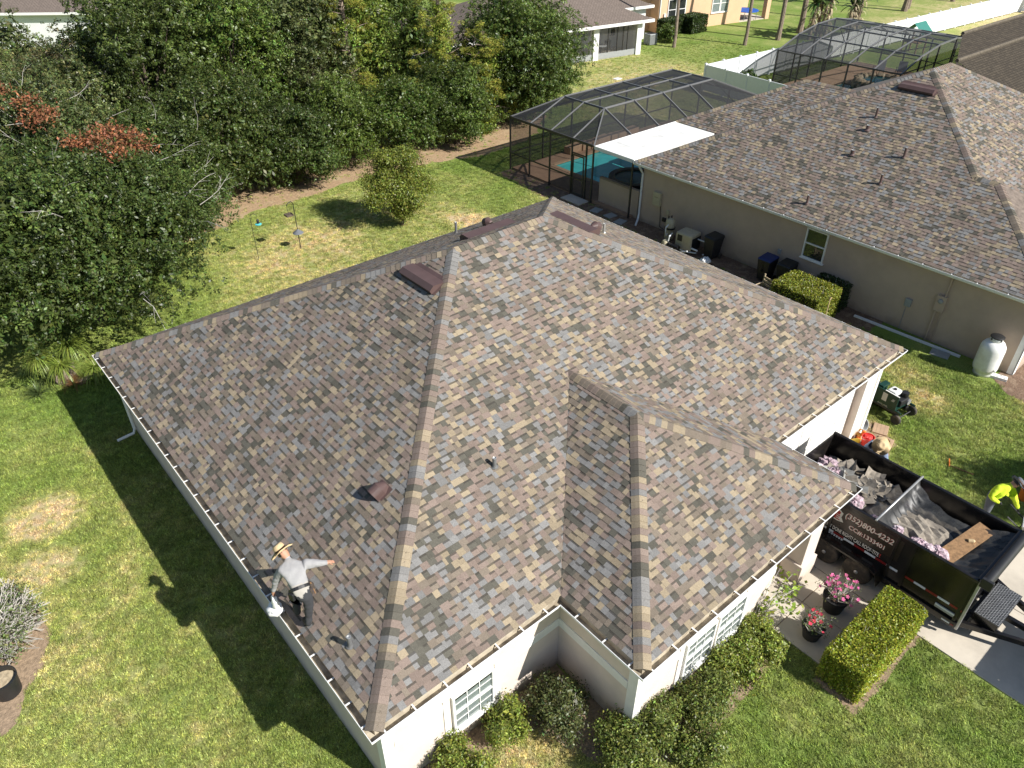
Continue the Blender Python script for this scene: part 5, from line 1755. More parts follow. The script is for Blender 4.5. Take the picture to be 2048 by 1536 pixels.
for k in range(16):
    a = 2 * math.pi * k / 16
    m = MB(); m.blob((54.6 + 1.55 * math.cos(a), 19.6 + 1.55 * math.sin(a), .28), .36, 7, 5, .12, sq=(1, .8, .8), rot=a); m.build('stone', 'stone', p2)
m = MB(); m.lathe([(0, .58), (1.3, .59)], 16, (54.6, 19.6, 0)); m.build('spa_water', 'spa_water', p2)
def cluster_plant(name, label, x, y, base, n=420, ln=.45, cat='plant', h=.5, z=.1, group=None):
    t = thing(name, label, cat, (x, y, z), 0, group)
    V, C = grass_head((0, 0, .25), 60, ln, base, .7, .05); np_mesh('leaves', V, 4, 'leaf', C, t)
    m = MB(); m.tube([(0, 0, -.1), (0, 0, .3)], [.06, .04], 6); m.build('stem', 'bark', t)
    return t
cluster_plant('croton_plant', 'pale yellow leaved plant at the near side of the farther pool', 49.6, 20.4, (0.42, 0.36, 0.16), ln=.8)
cluster_plant('croton_plant', 'red leaved plant at the near left of the farther pool deck', 49.8, 22.6, (0.24, 0.07, 0.04), ln=.6)
for i, (x, y, a) in enumerate(((58.0, 21.5, 2.6), (58.9, 20.2, 2.2))):
    t = thing('patio_chair', ['blue grey patio chair on the farther pool deck, the left one', 'patio chair on the farther pool deck, right of the other'][i], 'chair', (x, y, .1), a, 'patio chairs by the farther pool')
    m = MB(); m.box((0, 0, .42), (.6, .6, .06)); m.build('seat', 'grey_cloth', t); m = MB(); m.box((0, .3, .78), (.6, .06, .7)); m.build('backrest', 'grey_cloth', t)
    for sx in (-1, 1):
        m = MB(); m.tube([(sx * .3, -.28, 0), (sx * .3, -.28, .62), (sx * .3, .3, .65)], .02, 5); m.build('armrest', 'black', t)
        m = MB(); m.tube([(sx * .28, .28, 0), (sx * .28, .3, .5)], .02, 5); m.build('leg', 'black', t)

fn = thing('fence', 'long white vinyl privacy fence running past the farther cage to the top right corner', 'fence', (0, 0, 0))
def fence_run(parent, A, B, h=1.8, step=1.9):
    A, B = Vector(A), Vector(B)
    k = max(1, round((B - A).length / step))
    d = (B - A).normalized()
    for i in range(k):
        a, b = A.lerp(B, i / k), A.lerp(B, (i + 1) / k)
        m = MB(); m.bar((a.x, a.y, .95), (b.x, b.y, .95), .035, 1.66)
        m.bar((a.x, a.y, .16), (b.x, b.y, .16), .06, .14); m.bar((a.x, a.y, h - .05), (b.x, b.y, h - .05), .06, .12)
        m.build('fence_panel', 'fence', parent)
    for i in range(k + 1):
        a = A.lerp(B, i / k)
        m = MB(); m.box((a.x, a.y, h / 2 + .03), (.13, .13, h + .06), math.atan2(d.y, d.x)); m.box((a.x, a.y, h + .09), (.17, .17, .06), math.atan2(d.y, d.x), taper=.3)
        m.build('fence_post', 'fence', parent)
fence_run(fn, (44.6, 27.6, 0), (94.0, 25.2, 0)); fence_run(fn, (44.6, 27.6, 0), (43.9, 18.4, 0))
f2 = thing('fence', 'pale grey fence meeting the long white fence at the top right corner', 'fence', (0, 0, 0))
fence_run(f2, (94.2, 25.1, 0), (95.2, 12.0, 0))
# play set roof beyond the cage
t = thing('play_set', 'play set with a green canvas roof standing before the white fence', 'play set', (67.3, 23.4, 0))
for sx in (-.75, .75):
    for sy in (-.6, .6):
        m = MB(); m.bb((sx - .05, sy - .05, 0), (sx + .05, sy + .05, 1.75)); m.build('post', 'wood', t)
m = MB(); m.add([(-.95, -.85, 1.7), (.95, -.85, 1.7), (.95, 0, 2.45), (-.95, 0, 2.45), (-.95, .85, 1.7), (.95, .85, 1.7)], [(0, 1, 2, 3), (3, 2, 5, 4)]); m.build('canvas_roof', 'green_canvas', t)
m = MB(); m.bb((-.8, -.65, .95), (.8, .65, 1.02)); m.build('platform', 'wood', t)

# ------------------------------------------------------------------ houses beyond the lawns
wh = thing('house', 'white house with a screened lanai and grey brown roof beyond the back lawn', 'house', (45.0, 39.1, 0), math.radians(-9.6))
hr, a1, a2, cc = hip_roof(wh, -13.0, -.55, 5.6, 9.5, 2.72, .40, 'roof_grey')
hr2, _, _, _ = hip_roof(wh, 1.0, 4.0, 9.3, 13.0, 2.80, .40, 'roof_grey', 'y'); hr2.name = 'wing_roof'
m = MB(); m.bb((-13.05, -.62, 2.52), (5.65, -.55, 2.74)); m.bb((5.6, -.55, 2.52), (5.67, 9.5, 2.74)); m.bb((1.0, 3.93, 2.62), (9.35, 4.0, 2.83)); m.bb((9.3, 4.0, 2.62), (9.37, 13, 2.83)); m.build('fascia', 'trim', wh)
m = MB(); m.poly([(-13, -.5, 2.6), (5.6, -.5, 2.6), (5.6, 9.5, 2.6), (-13, 9.5, 2.6)][::-1]); m.build('soffit', 'white_wall', wh)
m = MB(); m.bb((-12.6, 3.2, 0), (5.0, 9.2, 2.59)); m.bb((5.0, 4.5, 0), (8.9, 12.6, 2.69)); m.bb((-12.6, .0, 0), (-2.2, 3.2, 2.59)); m.build('wall', 'white_wall', wh)
for x0, x1 in ((-.05, .45), (4.35, 4.85)):
    m = MB(); m.bb((x0, -.1, 0), (x1, .4, 2.58)); m.build('column', 'white_wall', wh)
m = MB(); m.bb((4.75, .4, 0), (4.95, 3.2, 2.58)); m.build('side_wall', 'white_wall', wh)
m = MB(); m.bb((.45, .02, .05), (4.35, .05, .5)); m.bb((-2.2, .02, .05), (-.05, .05, .5)); m.build('kick_panel', 'grey_box', wh)
for x in (1.45, 2.4, 3.0, 3.45):
    m = MB(); m.bb((x - .03, -.01, .5), (x + .03, .05, 2.5)); m.build('mullion', 'bronze', wh)
for x0, x1 in ((.45, 4.35), (-2.2, -.05)):
    k = MB(); k.poly([(x0, .035, .5), (x1, .035, .5), (x1, .035, 2.5), (x0, .035, 2.5)]); k.build('screen_panel', 'screen_thin', wh)
window(wh, 1.0, 3.19, .85, 2.05, .9, 1, 1, 'x', -1, True, .06); window(wh, 4.3, 3.19, .9, 2.2, .6, 1, 1, 'x', -1, False, .06)
m = MB(); m.bb((3.2, 3.14, .05), (3.9, 3.19, 2.1)); m.build('door', 'trim', wh)
m = MB(); m.bb((-2.2, .05, -.02), (4.75, 3.2, .06)); m.build('floor_slab', 'concrete', wh)
for i, (x, y, a) in enumerate(((.95, 1.2, .4), (2.2, .9, -.5), (2.9, 1.3, 1.2), (1.6, 1.9, 2.9))):
    p = Matrix.Rotation(math.radians(-9.6), 3, 'Z') @ Vector((x, y, 0)) + Vector((45.0, 39.1, .06))
    t = thing('patio_chair', ['dark patio chair nearest the left column of the lanai', 'dark patio chair in front of the lanai table', 'dark reclining chair right of the lanai table', 'dark patio chair behind the lanai table'][i], 'chair', p, a, 'dark chairs on the lanai')
    m = MB(); m.box((0, 0, .42), (.5, .5, .05)); m.build('seat', 'wicker', t); m = MB(); m.box((0, .25, .75), (.5, .05, .62)); m.build('backrest', 'wicker', t)
    for sx in (-.22, .22):
        for sy in (-.22, .22):
            m = MB(); m.tube([(sx, sy, 0), (sx, sy, .42)], .02, 4); m.build('leg', 'wicker', t)
p = Matrix.Rotation(math.radians(-9.6), 3, 'Z') @ Vector((1.7, 1.25, 0)) + Vector((45.0, 39.1, .06))
t = thing('patio_table', 'round patio table on the lanai between the dark chairs', 'table', p)
m = MB(); m.lathe([(0, .70), (.5, .70), (.5, .73), (0, .73)], 14); m.build('table_top', 'grey_box', t); m = MB(); m.tube([(0, 0, 0), (0, 0, .7)], .05, 6); m.build('leg', 'wicker', t)

th = thing('house', 'peach tan stucco house at the top edge with two double windows', 'house', (57.3, 42.9, 0), math.radians(-11))
m = MB(); m.bb((0, 0, 0), (10.3, 9, 4.2)); m.bb((13.6, -.1, 0), (14.1, .4, 3.1)); m.build('wall', 'tan_wall', th)
m = MB(); m.bb((-3.2, 1.2, 0), (-.002, 9, 3.0)); m.build('wing_wall', 'tan_wall', th)
hip_roof(th, -.6, -.6, 14.8, 9.6, 4.25, .40, 'roof_grey')
m = MB(); m.bb((10.3, .0, 2.9), (14.1, .4, 4.2)); m.build('porch_beam', 'tan_wall', th)
m = MB(); m.bb((10.3, 0, -.02), (14.1, 3, .08)); m.build('porch_floor', 'concrete', th)
m = MB(); m.bb((10.3, 3.0, 0), (14.1, 9, 4.2)); m.build('porch_wall', 'tan_wall', th)
m = MB(); m.tube([(.12, -.06, 4.1), (.12, -.06, .1)], .06, 6); m.build('downspout', 'trim', th)
for cx, z0, z1 in ((1.55, .95, 2.75), (2.65, .95, 2.75), (6.9, 1.15, 2.75), (7.95, 1.15, 2.75)):
    window(th, cx, 0.0, z0, z1, 1.0, 1, 1, 'x', -1, cx > 5, .07)
m = MB(); m.bb((.62, -.14, 1.3), (.82, -.01, 1.6)); m.build('utility_box', 'trim', th)
p = Matrix.Rotation(math.radians(-11), 3, 'Z') @ Vector((11.7, .9, 0)) + Vector((57.3, 42.9, .08))
t = thing('trampoline', 'blue padded trampoline under the porch of the peach tan house', 'trampoline', p)
m = MB(); m.lathe([(1.0, .74), (1.35, .74), (1.35, .80), (1.0, .80)], 18); m.build('pad', 'blue_pad', t)
m = MB(); m.lathe([(0, .77), (1.0, .77)], 18); m.build('mat', 'black', t)
for k in range(5):
    a = k * 1.2566; m = MB(); m.tube([(1.2 * math.cos(a), 1.2 * math.sin(a), 0), (1.2 * math.cos(a), 1.2 * math.sin(a), .75)], .03, 5); m.build('leg', 'galv', t)
rh = thing('house', 'house half hidden by the wood at top left, only its grey roof edge showing', 'house', (14.0, 71.3, 0), math.radians(-38))
hip_roof(rh, -8, 0, 9.0, 10, 2.9, .42, 'roof_grey')
m = MB(); m.bb((-7.6, .4, 0), (8.6, 9.6, 2.88)); m.build('wall', 'white_wall', rh)
m = MB(); m.bb((-8.05, -.08, 2.74), (9.05, 0, 2.93)); m.build('fascia', 'trim', rh)

# yard things beside the far houses
t = thing('air_conditioner', 'grey air conditioner unit at the corner of the white house', 'air conditioner', (53.2, 40.1, 0), -.17)
m = MB(); m.bb((-.42, -.42, .05), (.42, .42, .92)); m.build('casing', 'grey_box', t, bevel=.04)
m = MB(); m.lathe([(0, .93), (.33, .93), (.36, .96), (.30, .97), (0, .95)], 14); m.build('fan_guard', 'black', t)
for k in range(9):
    m = MB(); m.bb((-.43, -.43, .12 + k * .085), (.43, .43, .15 + k * .085)); m.build('louvre', 'black', t)
shrub('round bright shrub beside the grey air conditioner', 55.0, 39.8, 1.0, 1.5, (0.11, 0.155, 0.03), 5000, .16, sparse=.2)
box_hedge('dark clipped hedge under the left windows of the peach tan house', 56.6, 41.2, 59.0, 42.4, 1.35, (0.05, 0.078, 0.02), 5000, .16)
box_hedge('dark bushy hedge below the right half of the double window on the peach tan house', 59.1, 40.2, 61.3, 41.9, 1.5, (0.05, 0.078, 0.02), 5000, .17)
# pines with bare trunks standing in the lawn: only trunks reach the frame
GP = 'tall bare pine trunks on the far lawn'
lab = ['thin pale trunk beside the round bright shrub by the white house', 'dark leaning trunk on the far lawn, left of the others by the peach tan house', 'thick trunk nearest the corner where the two white fence runs part', 'trunk beside the left tattered banana plant', 'trunk just right of the banana plants before the long fence', 'twin trunk, the left of the pair near the top edge', 'twin trunk, the right of the pair near the top edge', 'farthest trunk along the fence near the top right']
for i, (x, y, r, ln) in enumerate(((53.9, 38.0, .13, 0), (59.3, 34.5, .14, .4), (63.3, 33.8, .19, .6), (67.4, 34.2, .24, .5), (76.4, 33.9, .2, .5), (85.4, 33.2, .26, .3), (87.0, 33.6, .16, .3), (95.0, 32.5, .2, .3))):
    t = thing('pine_tree', lab[i], 'pine tree', (x, y, 0), 0, GP)
    m = MB(); h = 13
    m.tube([(0, 0, -.1), (.1, 0, 1), (ln * .4, .1, 5), (ln, .2, 9), (ln * 1.2, .2, h)], [r * 1.35, r * 1.05, r * .95, r * .8, r * .4], 9)
    m.build('trunk', 'pine_bark', t)
    lb = [(np.array([ln * 1.2 + rnd.uniform(-1.2, 1.2), rnd.uniform(-1.2, 1.2), rnd.uniform(9.5, 13.5)]), np.array([.9, .9, .5])) for _ in range(7)]
    V, C = crown_leaves(lb, 900, .5, (0.07, 0.10, 0.025), clump=30, asp=.25); np_mesh('crown', V, 4, 'leaf_matte', C, t)
def banana(label, x, y):
    t = thing('banana_plant', label, 'banana plant', (x, y, 0), 0, 'tattered banana plants behind the farther cage')
    V1, V2, C1, C2 = [], [], [], []
    m = MB()
    for k in range(5):
        bx, by, h = rnd.uniform(-.8, .8), rnd.uniform(-.5, .5), rnd.uniform(2.2, 4.0)
        m.tube([(bx, by, -.1), (bx + .1, by, h * .5), (bx + .15, by, h)], [.16, .13, .08], 7)
        V, C = grass_head((bx + .15, by, h), 12, 1.7, (0.07, 0.11, 0.03), 1.0, .2); V1.append(V); C1.append(C)
        for z in np.linspace(.8, h, 6):
            V, C = grass_head((bx + .1, by, z), 9, .8, (0.46, 0.38, 0.25), 2.2, .10); V2.append(V); C2.append(C)
    m.build('stems', 'pine_bark', t)
    np_mesh('leaves', np.concatenate(V1), 4, 'leaf', np.concatenate(C1), t)
    np_mesh('dead_leaves', np.concatenate(V2), 4, 'leaf_matte', np.concatenate(C2), t)
banana('banana plant with pale hanging dead leaves, left of the pair behind the farther cage', 66.2, 31.6)
banana('banana plant with pale hanging dead leaves, right of the pair behind the farther cage', 70.0, 31.0)
shrub('leafy plant beside the white fence outside the farther cage', 47.6, 25.9, .8, 1.3, (0.06, 0.10, 0.025), 3000, .16)

# ------------------------------------------------------------------ dump trailer
TX, TY = 13.085, -2.66
tr = thing('dump_trailer', 'black dump trailer with phone number lettering on the driveway, half covered by a mesh tarp', 'trailer', (TX, TY, 0))
hw, yf, yr, zb, zt = 1.095, -2.36, 2.36, .50, 1.92
m = MB(); m.bb((-hw, yf, zb - .08), (hw, yr, zb)); m.build('bed_floor', 'black_rough', tr)
def side(sx):
    m = MB(); x0, x1 = sx * (hw - .045), sx * hw
    m.bb((min(x0, x1), yf, zb + .001), (max(x0, x1), yr, zt))
    return m
for sx in (-1, 1):
    s_ = side(sx).build('side_wall', 'black_gloss', tr, bevel=.006)
    m = MB(); m.bar((sx * (hw + .005), yf, zt), (sx * (hw + .005), yr, zt), .085, .07); m.build('top_rail', 'black_gloss', tr, bevel=.012)
    m = MB(); m.bb((min(sx * (hw - .01), sx * (hw + .055)), yf, zb - .16), (max(sx * (hw - .01), sx * (hw + .055)), yr, zb + .02)); m.build('lower_rail', 'black_gloss', tr, bevel=.012)
    for y in (-2.28, -1.0, -.62, .95, 2.3):
        m = MB(); m.bb((min(sx * hw, sx * (hw + .035)), y - .035, zb + .02), (max(sx * hw, sx * (hw + .035)), y + .035, zt - .03)); m.build('stake', 'black_gloss', tr, bevel=.006)
    # wheels with fender
    for y in (.78, -.08):
        wp = MB(); R = Matrix.Rotation(math.radians(90), 3, 'Y')
        xc = sx * (hw + .14)
        wp.lathe([(.20, -.11), (.31, -.115), (.352, -.085), (.36, 0), (.352, .085), (.31, .115), (.20, .11)], 26, (xc, y, .365), R=R)
        wo = wp.build('wheel', 'rubber', tr, True, auto=40)
        rm = MB(); rm.lathe([(.0, -.06), (.10, -.065), (.12, -.03), (.17, -.03), (.205, -.105), (.215, -.105), (.215, .105), (.17, .03), (.10, .06), (0, .07)], 20, (xc, y, .365), R=R); rm.build('rim', 'black', wo, True, auto=40)
        hb = MB(); hb.lathe([(.0, .0), (.055, .0), (.05, .06), (0, .07)], 12, (xc + sx * .06, y, .365), R=R if sx > 0 else Matrix.Rotation(math.radians(-90), 3, 'Y')); hb.build('hub', 'galv', wo, True)
        for k in range(6):
            a = k * math.pi / 3; nb_ = MB(); nb_.tube([(xc + sx * .03, y + .085 * math.cos(a), .365 + .085 * math.sin(a)), (xc + sx * .075, y + .085 * math.cos(a), .365 + .085 * math.sin(a))], .012, 6); nb_.build('lug_nut', 'galv', wo)
    fd = MB()
    fp = [(1.32, .36), (1.18, .70), (1.02, .76), (-.34, .76), (-.50, .70), (-.62, .36)]
    xa, xb = sx * hw, sx * (hw + .30)
    for (ya, za), (yb, zb2) in zip(fp[:-1], fp[1:]):
        fd.quad((xa, ya, za), (xb, ya, za), (xb, yb, zb2), (xa, yb, zb2))
        fd.quad((xb, ya, za), (xb, ya, za - .05), (xb, yb, zb2 - .05), (xb, yb, zb2))
        fd.quad((xa, ya, za - .006), (xa, yb, zb2 - .006), (xb, yb, zb2 - .006), (xb, ya, za - .006))
    fd.build('fender', 'black_gloss', tr)
m = MB(); m.bb((-hw + .046, yf, zb + .002), (hw - .046, yf + .045, zt - .02)); m.build('front_wall', 'black_gloss', tr)
m = MB(); m.bb((-hw + .046, yr - .045, zb + .002), (-.005, yr, zt - .03)); m.bb((.005, yr - .045, zb + .002), (hw - .046, yr, zt - .03)); m.build('tailgate', 'black_gloss', tr)
for sx in (-1, 1):
    m = MB(); m.bar((sx * .42, yf - .15, .34), (sx * .42, yr - .2, .34), .09, .14); m.build('chassis_rail', 'black_gloss', tr)
m = MB(); m.tube([(-1.2, .78, .365), (1.2, .78, .365)], .05, 8); m.tube([(-1.2, -.08, .365), (1.2, -.08, .365)], .05, 8); m.build('axle', 'black', tr)
# nose: front edge, tongue, tool box, jack
m = MB(); m.bb((-hw - .01, yf - .06, .30), (-hw + .06, yf - .001, zt - .02)); m.build('front_corner_post', 'galv', tr, bevel=.008)  # lighter grey than its twin: sunlight put into the colour
m = MB(); m.bb((hw - .06, yf - .06, .30), (hw + .01, yf - .001, zt - .02)); m.build('front_corner_post', 'black_gloss', tr, bevel=.008)
for sx in (-1, 1):
    m = MB(); m.bar((sx * .95, yf - .02, .40), (sx * .09, yf - 1.95, .46), .09, .15); m.build('tongue_beam', 'black_gloss', tr, bevel=.008)
m = MB(); m.bar((0, yf - .55, .42), (0, yf - 1.9, .46), .10, .12); m.build('tongue_beam', 'black_gloss', tr)
m = MB(); m.bar((-.95, yf - .07, .34), (.95, yf - .07, .34), .08, .10); m.build('cross_member', 'black_gloss', tr)
m = MB(); m.bar((0, yf - 1.85, .46), (0, yf - 2.25, .46), .10, .12); m.lathe([(0, 0), (.09, 0), (.10, .06), (.06, .11), (0, .12)], 12, (0, yf - 2.27, .44)); m.build('coupler', 'galv', tr)
m = MB(); m.tube([(.12, yf - 1.62, .05), (.12, yf - 1.62, .95)], .045, 10); m.lathe([(0, 0), (.12, 0), (.12, .02), (0, .02)], 12, (.12, yf - 1.62, .03)); m.tube([(.12, yf - 1.62, .93), (.3, yf - 1.62, .93), (.3, yf - 1.62, 1.03)], .015, 6); m.build('jack', 'black_gloss', tr)
m = MB(); m.bb((-.70, yf - .66, .34), (.54, yf - .16, .70)); tb = m.build('tool_box', 'black_gloss', tr, bevel=.012)
MT['tread'] = mat('tread_plate', (0.10, 0.10, 0.10), .38, metal=.6, var=.2)
m = MB(); m.bb((-.72, yf - .68, .702), (.56, yf - .14, .722))
for i in range(26):
    for j in range(11):
        x, y = -.69 + i * .049, yf - .65 + j * .049
        m.box((x, y, .726), (.034, .012, .008), (.78 if (i + j) % 2 else -.78), 1)  # bars lighter than the plate: metal highlights put into the colour
m.build('lid', ['tread', 'galv'], tb)
# red and white reflective tape
y = 1.35; k = 0
while y > yf + .15:
    if -.86 < y < -.62:
        y -= .12; continue
    m = MB(); m.bb((-hw - .006, y - .27, .850), (-hw - .0005, y, .912))
    m.build('reflective_tape', 'reflect_red' if k % 2 == 0 else 'reflect_white', tr)
    y -= .275; k += 1
m = MB(); m.bb((-hw - .03, yf + .10, .60), (-hw - .0005, yf + .55, .72)); m.build('marker_light', 'grey_box', tr, bevel=.01)
m = MB(); m.bb((-hw - .034, yf + .11, .665), (-hw - .031, yf + .54, .712)); m.build('light_label', 'reflect_white', tr)
m = MB(); m.bb((-hw - .062, yf + .12, .40), (-hw - .0565, yf + .30, .44)); m.build('marker_light', 'reflect_white', tr)
m = MB(); m.bb((-hw - .062, yf + .03, .40), (-hw - .0565, yf + .10, .44)); m.build('marker_light', 'reflect_red', tr)

def lettering(parent, txt, y0, z0, size, width, mt, xoff, name='lettering', shear=0.0, bold=0.0):
    """raised vinyl lettering on the trailer's left side, reading from rear to front"""
    cu = bpy.data.curves.new(name, 'FONT')
    cu.body = txt; cu.size = size; cu.shear = shear; cu.extrude = 0.0012; cu.offset = bold
    to = bpy.data.objects.new(name + '_curve', cu)
    COL.objects.link(to)
    bpy.context.view_layer.update()
    me = bpy.data.meshes.new_from_object(to.evaluated_get(bpy.context.evaluated_depsgraph_get()))
    bpy.data.objects.remove(to)
    me.materials.clear(); me.materials.append(MT[mt])
    xs = [v.co.x for v in me.vertices]
    sc = width / (max(xs) - min(xs)); mn = min(xs)
    for v in me.vertices:
        a, b, c = v.co
        v.co = (xoff - c, y0 - (a - mn) * sc, z0 + b)
    o = bpy.data.objects.new(name, me); COL.objects.link(o); o.parent = parent
    return o
XS = -hw - .0035
m = MB(); m.bb((-hw - .0028, -.75, 1.14), (-hw - .0004, 1.32, 1.78)); MT['banner'] = mat('side_banner', (0.030, 0.022, 0.016), .25, var=.5, scale=1.3); m.build('side_banner', 'banner', tr)
lettering(tr, '(352)800-4232', .66, 1.52, .225, 1.20, 'decal_red', XS - .0002, shear=.15, bold=.009)
lettering(tr, '(352)800-4232', .66, 1.52, .225, 1.20, 'decal_white', XS - .003, shear=.15, bold=.0025)
lettering(tr, 'CC#:1333401', .50, 1.25, .17, .90, 'decal_red', XS - .0002, bold=.008)
lettering(tr, 'CC#:1333401', .50, 1.25, .17, .90, 'decal_white', XS - .003, bold=.002)
lettering(tr, 'WANT IT DONE RIGHT? CALL ROOF-TITE', 1.24, .965, .16, 1.58, 'decal_white', XS - .001, bold=.002)
lettering(tr, '!', -.36, .965, .16, .03, 'decal_red', XS - .001, bold=.004)
m = MB()
X = XS - .001
def flat(pts, dx=0.0): m.poly([(X - dx, y, z) for y, z in pts])
flat([(1.18, 1.28), (1.22, 1.48), (1.0, 1.74), (.72, 1.58), (.74, 1.44), (.66, 1.32), (.80, 1.28)]); m.build('emblem_plate', 'decal_white', tr)
m = MB(); flat([(1.14, 1.46), (1.0, 1.69), (.78, 1.57), (.80, 1.49)], .002); flat([(1.05, 1.32), (1.05, 1.46), (.98, 1.46), (.98, 1.32)], .002); flat([(.92, 1.32), (.92, 1.47), (.78, 1.47), (.78, 1.44), (.87, 1.44), (.87, 1.41), (.80, 1.41), (.80, 1.38), (.87, 1.38), (.87, 1.35), (.76, 1.35), (.76, 1.32)], .002)
m.build('emblem', 'decal_red', tr)
m = MB(); X = -hw - .002
for k in range(7):
    flat([(.98 - k * .066, .775), (.97 - k * .066, .825), (.94 - k * .066, .825), (.925 - k * .066, .79), (.955 - k * .066, .775)])
flat([(1.0, .828), (.99, .84), (.50, .84), (.49, .828)]); m.build('maker_plate', 'reflect_white', tr)

# tarp, its bow and roll housing
TA, TB = -.02, yf - .02
V, F = [], []
nx, ny = 26, 40
for j in range(ny + 1):
    s = j / ny; y = TA + (TB - TA) * s
    wr_ = hw - .05 - .42 * math.sin(math.pi * min(1, s * 1.02)) ** .8
    wl_ = hw - .03 - .05 * math.sin(math.pi * s)
    sag = .52 * math.sin(math.pi * min(1, s ** .72)) ** .8
    for i in range(nx + 1):
        u = i / nx; x = -wl_ + (wl_ + wr_) * u
        z = zt + .03 - sag * (math.sin(math.pi * (.12 + .80 * u)) ** .6)
        if 0 < j < ny:
            z += .03 * math.sin(x * 9 + y * 5) * math.cos(y * 7 - x * 3) + .022 * math.sin(x * 23 + y * 3) + rnd.uniform(-.008, .008)
            if s < .16: z += .035 * math.sin(x * 30 + s * 20)
        V.append((x, y, z))
for j in range(ny):
    for i in range(nx):
        a = j * (nx + 1) + i; F.append((a, a + 1, a + nx + 2, a + nx + 1))
m = MB(); m.add(V, F)
def tarp_mat():
    m_ = MT['tarp']; t = m_.node_tree; L = t.links.new; b = t.nodes['Principled BSDF']
    tr_ = nd(t, 'ShaderNodeBsdfTransparent'); ms = nd(t, 'ShaderNodeMixShader'); ms.inputs[0].default_value = .80
    L(tr_.outputs[0], ms.inputs[1]); L(b.outputs[0], ms.inputs[2]); L(ms.outputs[0], t.nodes['Material Output'].inputs['Surface'])
tarp_mat()
tp = m.build('tarp', 'tarp', tr, True)
m = MB(); m.tube([(-hw - .05, TA, zt + .05), (hw + .05, TA, zt + .05)], .028, 10); m.build('tarp_bow', 'galv', tr, True)
m = MB(); m.tube([(-hw - .02, yf - .12, zt + .06), (hw + .02, yf - .12, zt + .06)], .105, 16); m.build('tarp_roll', 'tarp_roll' if 'tarp_roll' in MT else 'black', tr, True, auto=40)
m = MB(); m.bar((-hw, yf - .005, zt + .06), (hw, yf - .005, zt + .06), .1, .02); m.build('roll_housing', 'black_gloss', tr)
for sx in (-1, 1):
    m = MB(); m.bb((sx * (hw + .0) - .04, yf - .26, zt - .10), (sx * (hw + .0) + .04, yf - .02, zt + .16)); m.build('roll_bracket', 'black', tr, bevel=.015)

# what lies in the trailer: torn off roofing
hp = MB()
nx, ny = 18, 26
V = []
for j in range(ny + 1):
    for i in range(nx + 1):
        x = -1.0 + 2.0 * i / nx; y = -2.2 + 4.45 * j / ny
        z = zb + .70 + .36 * math.exp(-((x + .1) ** 2 / .9 + (y - .9) ** 2 / 1.5)) + .42 * math.exp(-((x + .3) ** 2 / .8 + (y + 1.0) ** 2 / 1.6)) + rnd.uniform(-.06, .08)
        V.append((x, y, z))
F = [(j * (nx + 1) + i, j * (nx + 1) + i + 1, (j + 1) * (nx + 1) + i + 1, (j + 1) * (nx + 1) + i) for j in range(ny) for i in range(nx)]
hp.add(V, F)
o = hp.build('roofing_debris', 'oldshingle'); o.location = (TX, TY, 0); tag(o, kind='stuff')
GS = 'torn off shingle pieces heaped in the trailer'
for k in range(84):
    m = MB()
    w_, l_ = rnd.uniform(.16, .42), rnd.uniform(.22, .75)
    nseg = 4; bend = rnd.uniform(-.10, .16); tw_ = rnd.uniform(-.05, .05)
    for j in range(nseg):
        a, b = j / nseg, (j + 1) / nseg
        def pz(q, e): return bend * (q - .5) ** 2 * 4 + e * tw_ * q
        q = [(-w_ / 2, (a - .5) * l_, pz(a, -1)), (w_ / 2, (a - .5) * l_, pz(a, 1)), (w_ / 2 * rnd.uniform(.9, 1.05), (b - .5) * l_, pz(b, 1)), (-w_ / 2, (b - .5) * l_, pz(b, -1))]
        m.poly(q); m.poly([(p[0], p[1], p[2] - .008) for p in q][::-1])
        m.quad(q[0], q[3], (q[3][0], q[3][1], q[3][2] - .008), (q[0][0], q[0][1], q[0][2] - .008)); m.quad(q[2], q[1], (q[1][0], q[1][1], q[1][2] - .008), (q[2][0], q[2][1], q[2][2] - .008))
    mt = rnd.choice(['oldshingle', 'oldshingle', 'oldshingle', 'grey_old', 'dark_old'])
    if 'grey_old' not in MT:
        MT['grey_old'] = mat('old_shingle_grey', (0.30, 0.29, 0.26), .95, var=.25, scale=8)
        MT['dark_old'] = mat('felt_black', (0.04, 0.038, 0.035), .9, var=.3, scale=6)
    o = m.build('shingle_scrap', mt)
    x, y = rnd.uniform(-.72, .72), rnd.uniform(.1, 1.75) if k < 76 else rnd.uniform(-1.9, 0)
    z = zb + .78 + .36 * math.exp(-((x + .1) ** 2 / .9 + (y - .9) ** 2 / 1.5)) + rnd.uniform(-.02, .14)
    if k >= 76: z = zb + .28 + .42 * math.exp(-((x + .3) ** 2 / .8 + (y + 1.0) ** 2 / 1.6))
    o.location = (TX + x, TY + y, z)
    o.rotation_euler = (rnd.uniform(-.45, .45), rnd.uniform(-.45, .45), rnd.uniform(0, 3.14))
    tag(o, 'torn piece of old grey brown shingle in the heap inside the dump trailer', 'shingle scrap', GS)
GPK = 'crumpled pink wrapping in the trailer'
PINK = ['pink and white wrapping wad nearest the house in the trailer\'s rear corner', 'pink and white wrapping wad in the middle of the trailer\'s rear end', 'pink wrapping wad just in front of the two at the trailer\'s rear end', 'pink wrapping wad tucked under the eave corner in the trailer',
        'small pink scrap under the near end of the tarp bow', 'pink wrapping wad under the tarp\'s near edge, mid trailer', 'pink wrapping wad under the tarp next to the brown board', 'small pink scrap at the near wall beside the brown board', 'small purple pink scrap behind the tarp bow by the near wall', 'small pink scrap under the far end of the tarp bow']
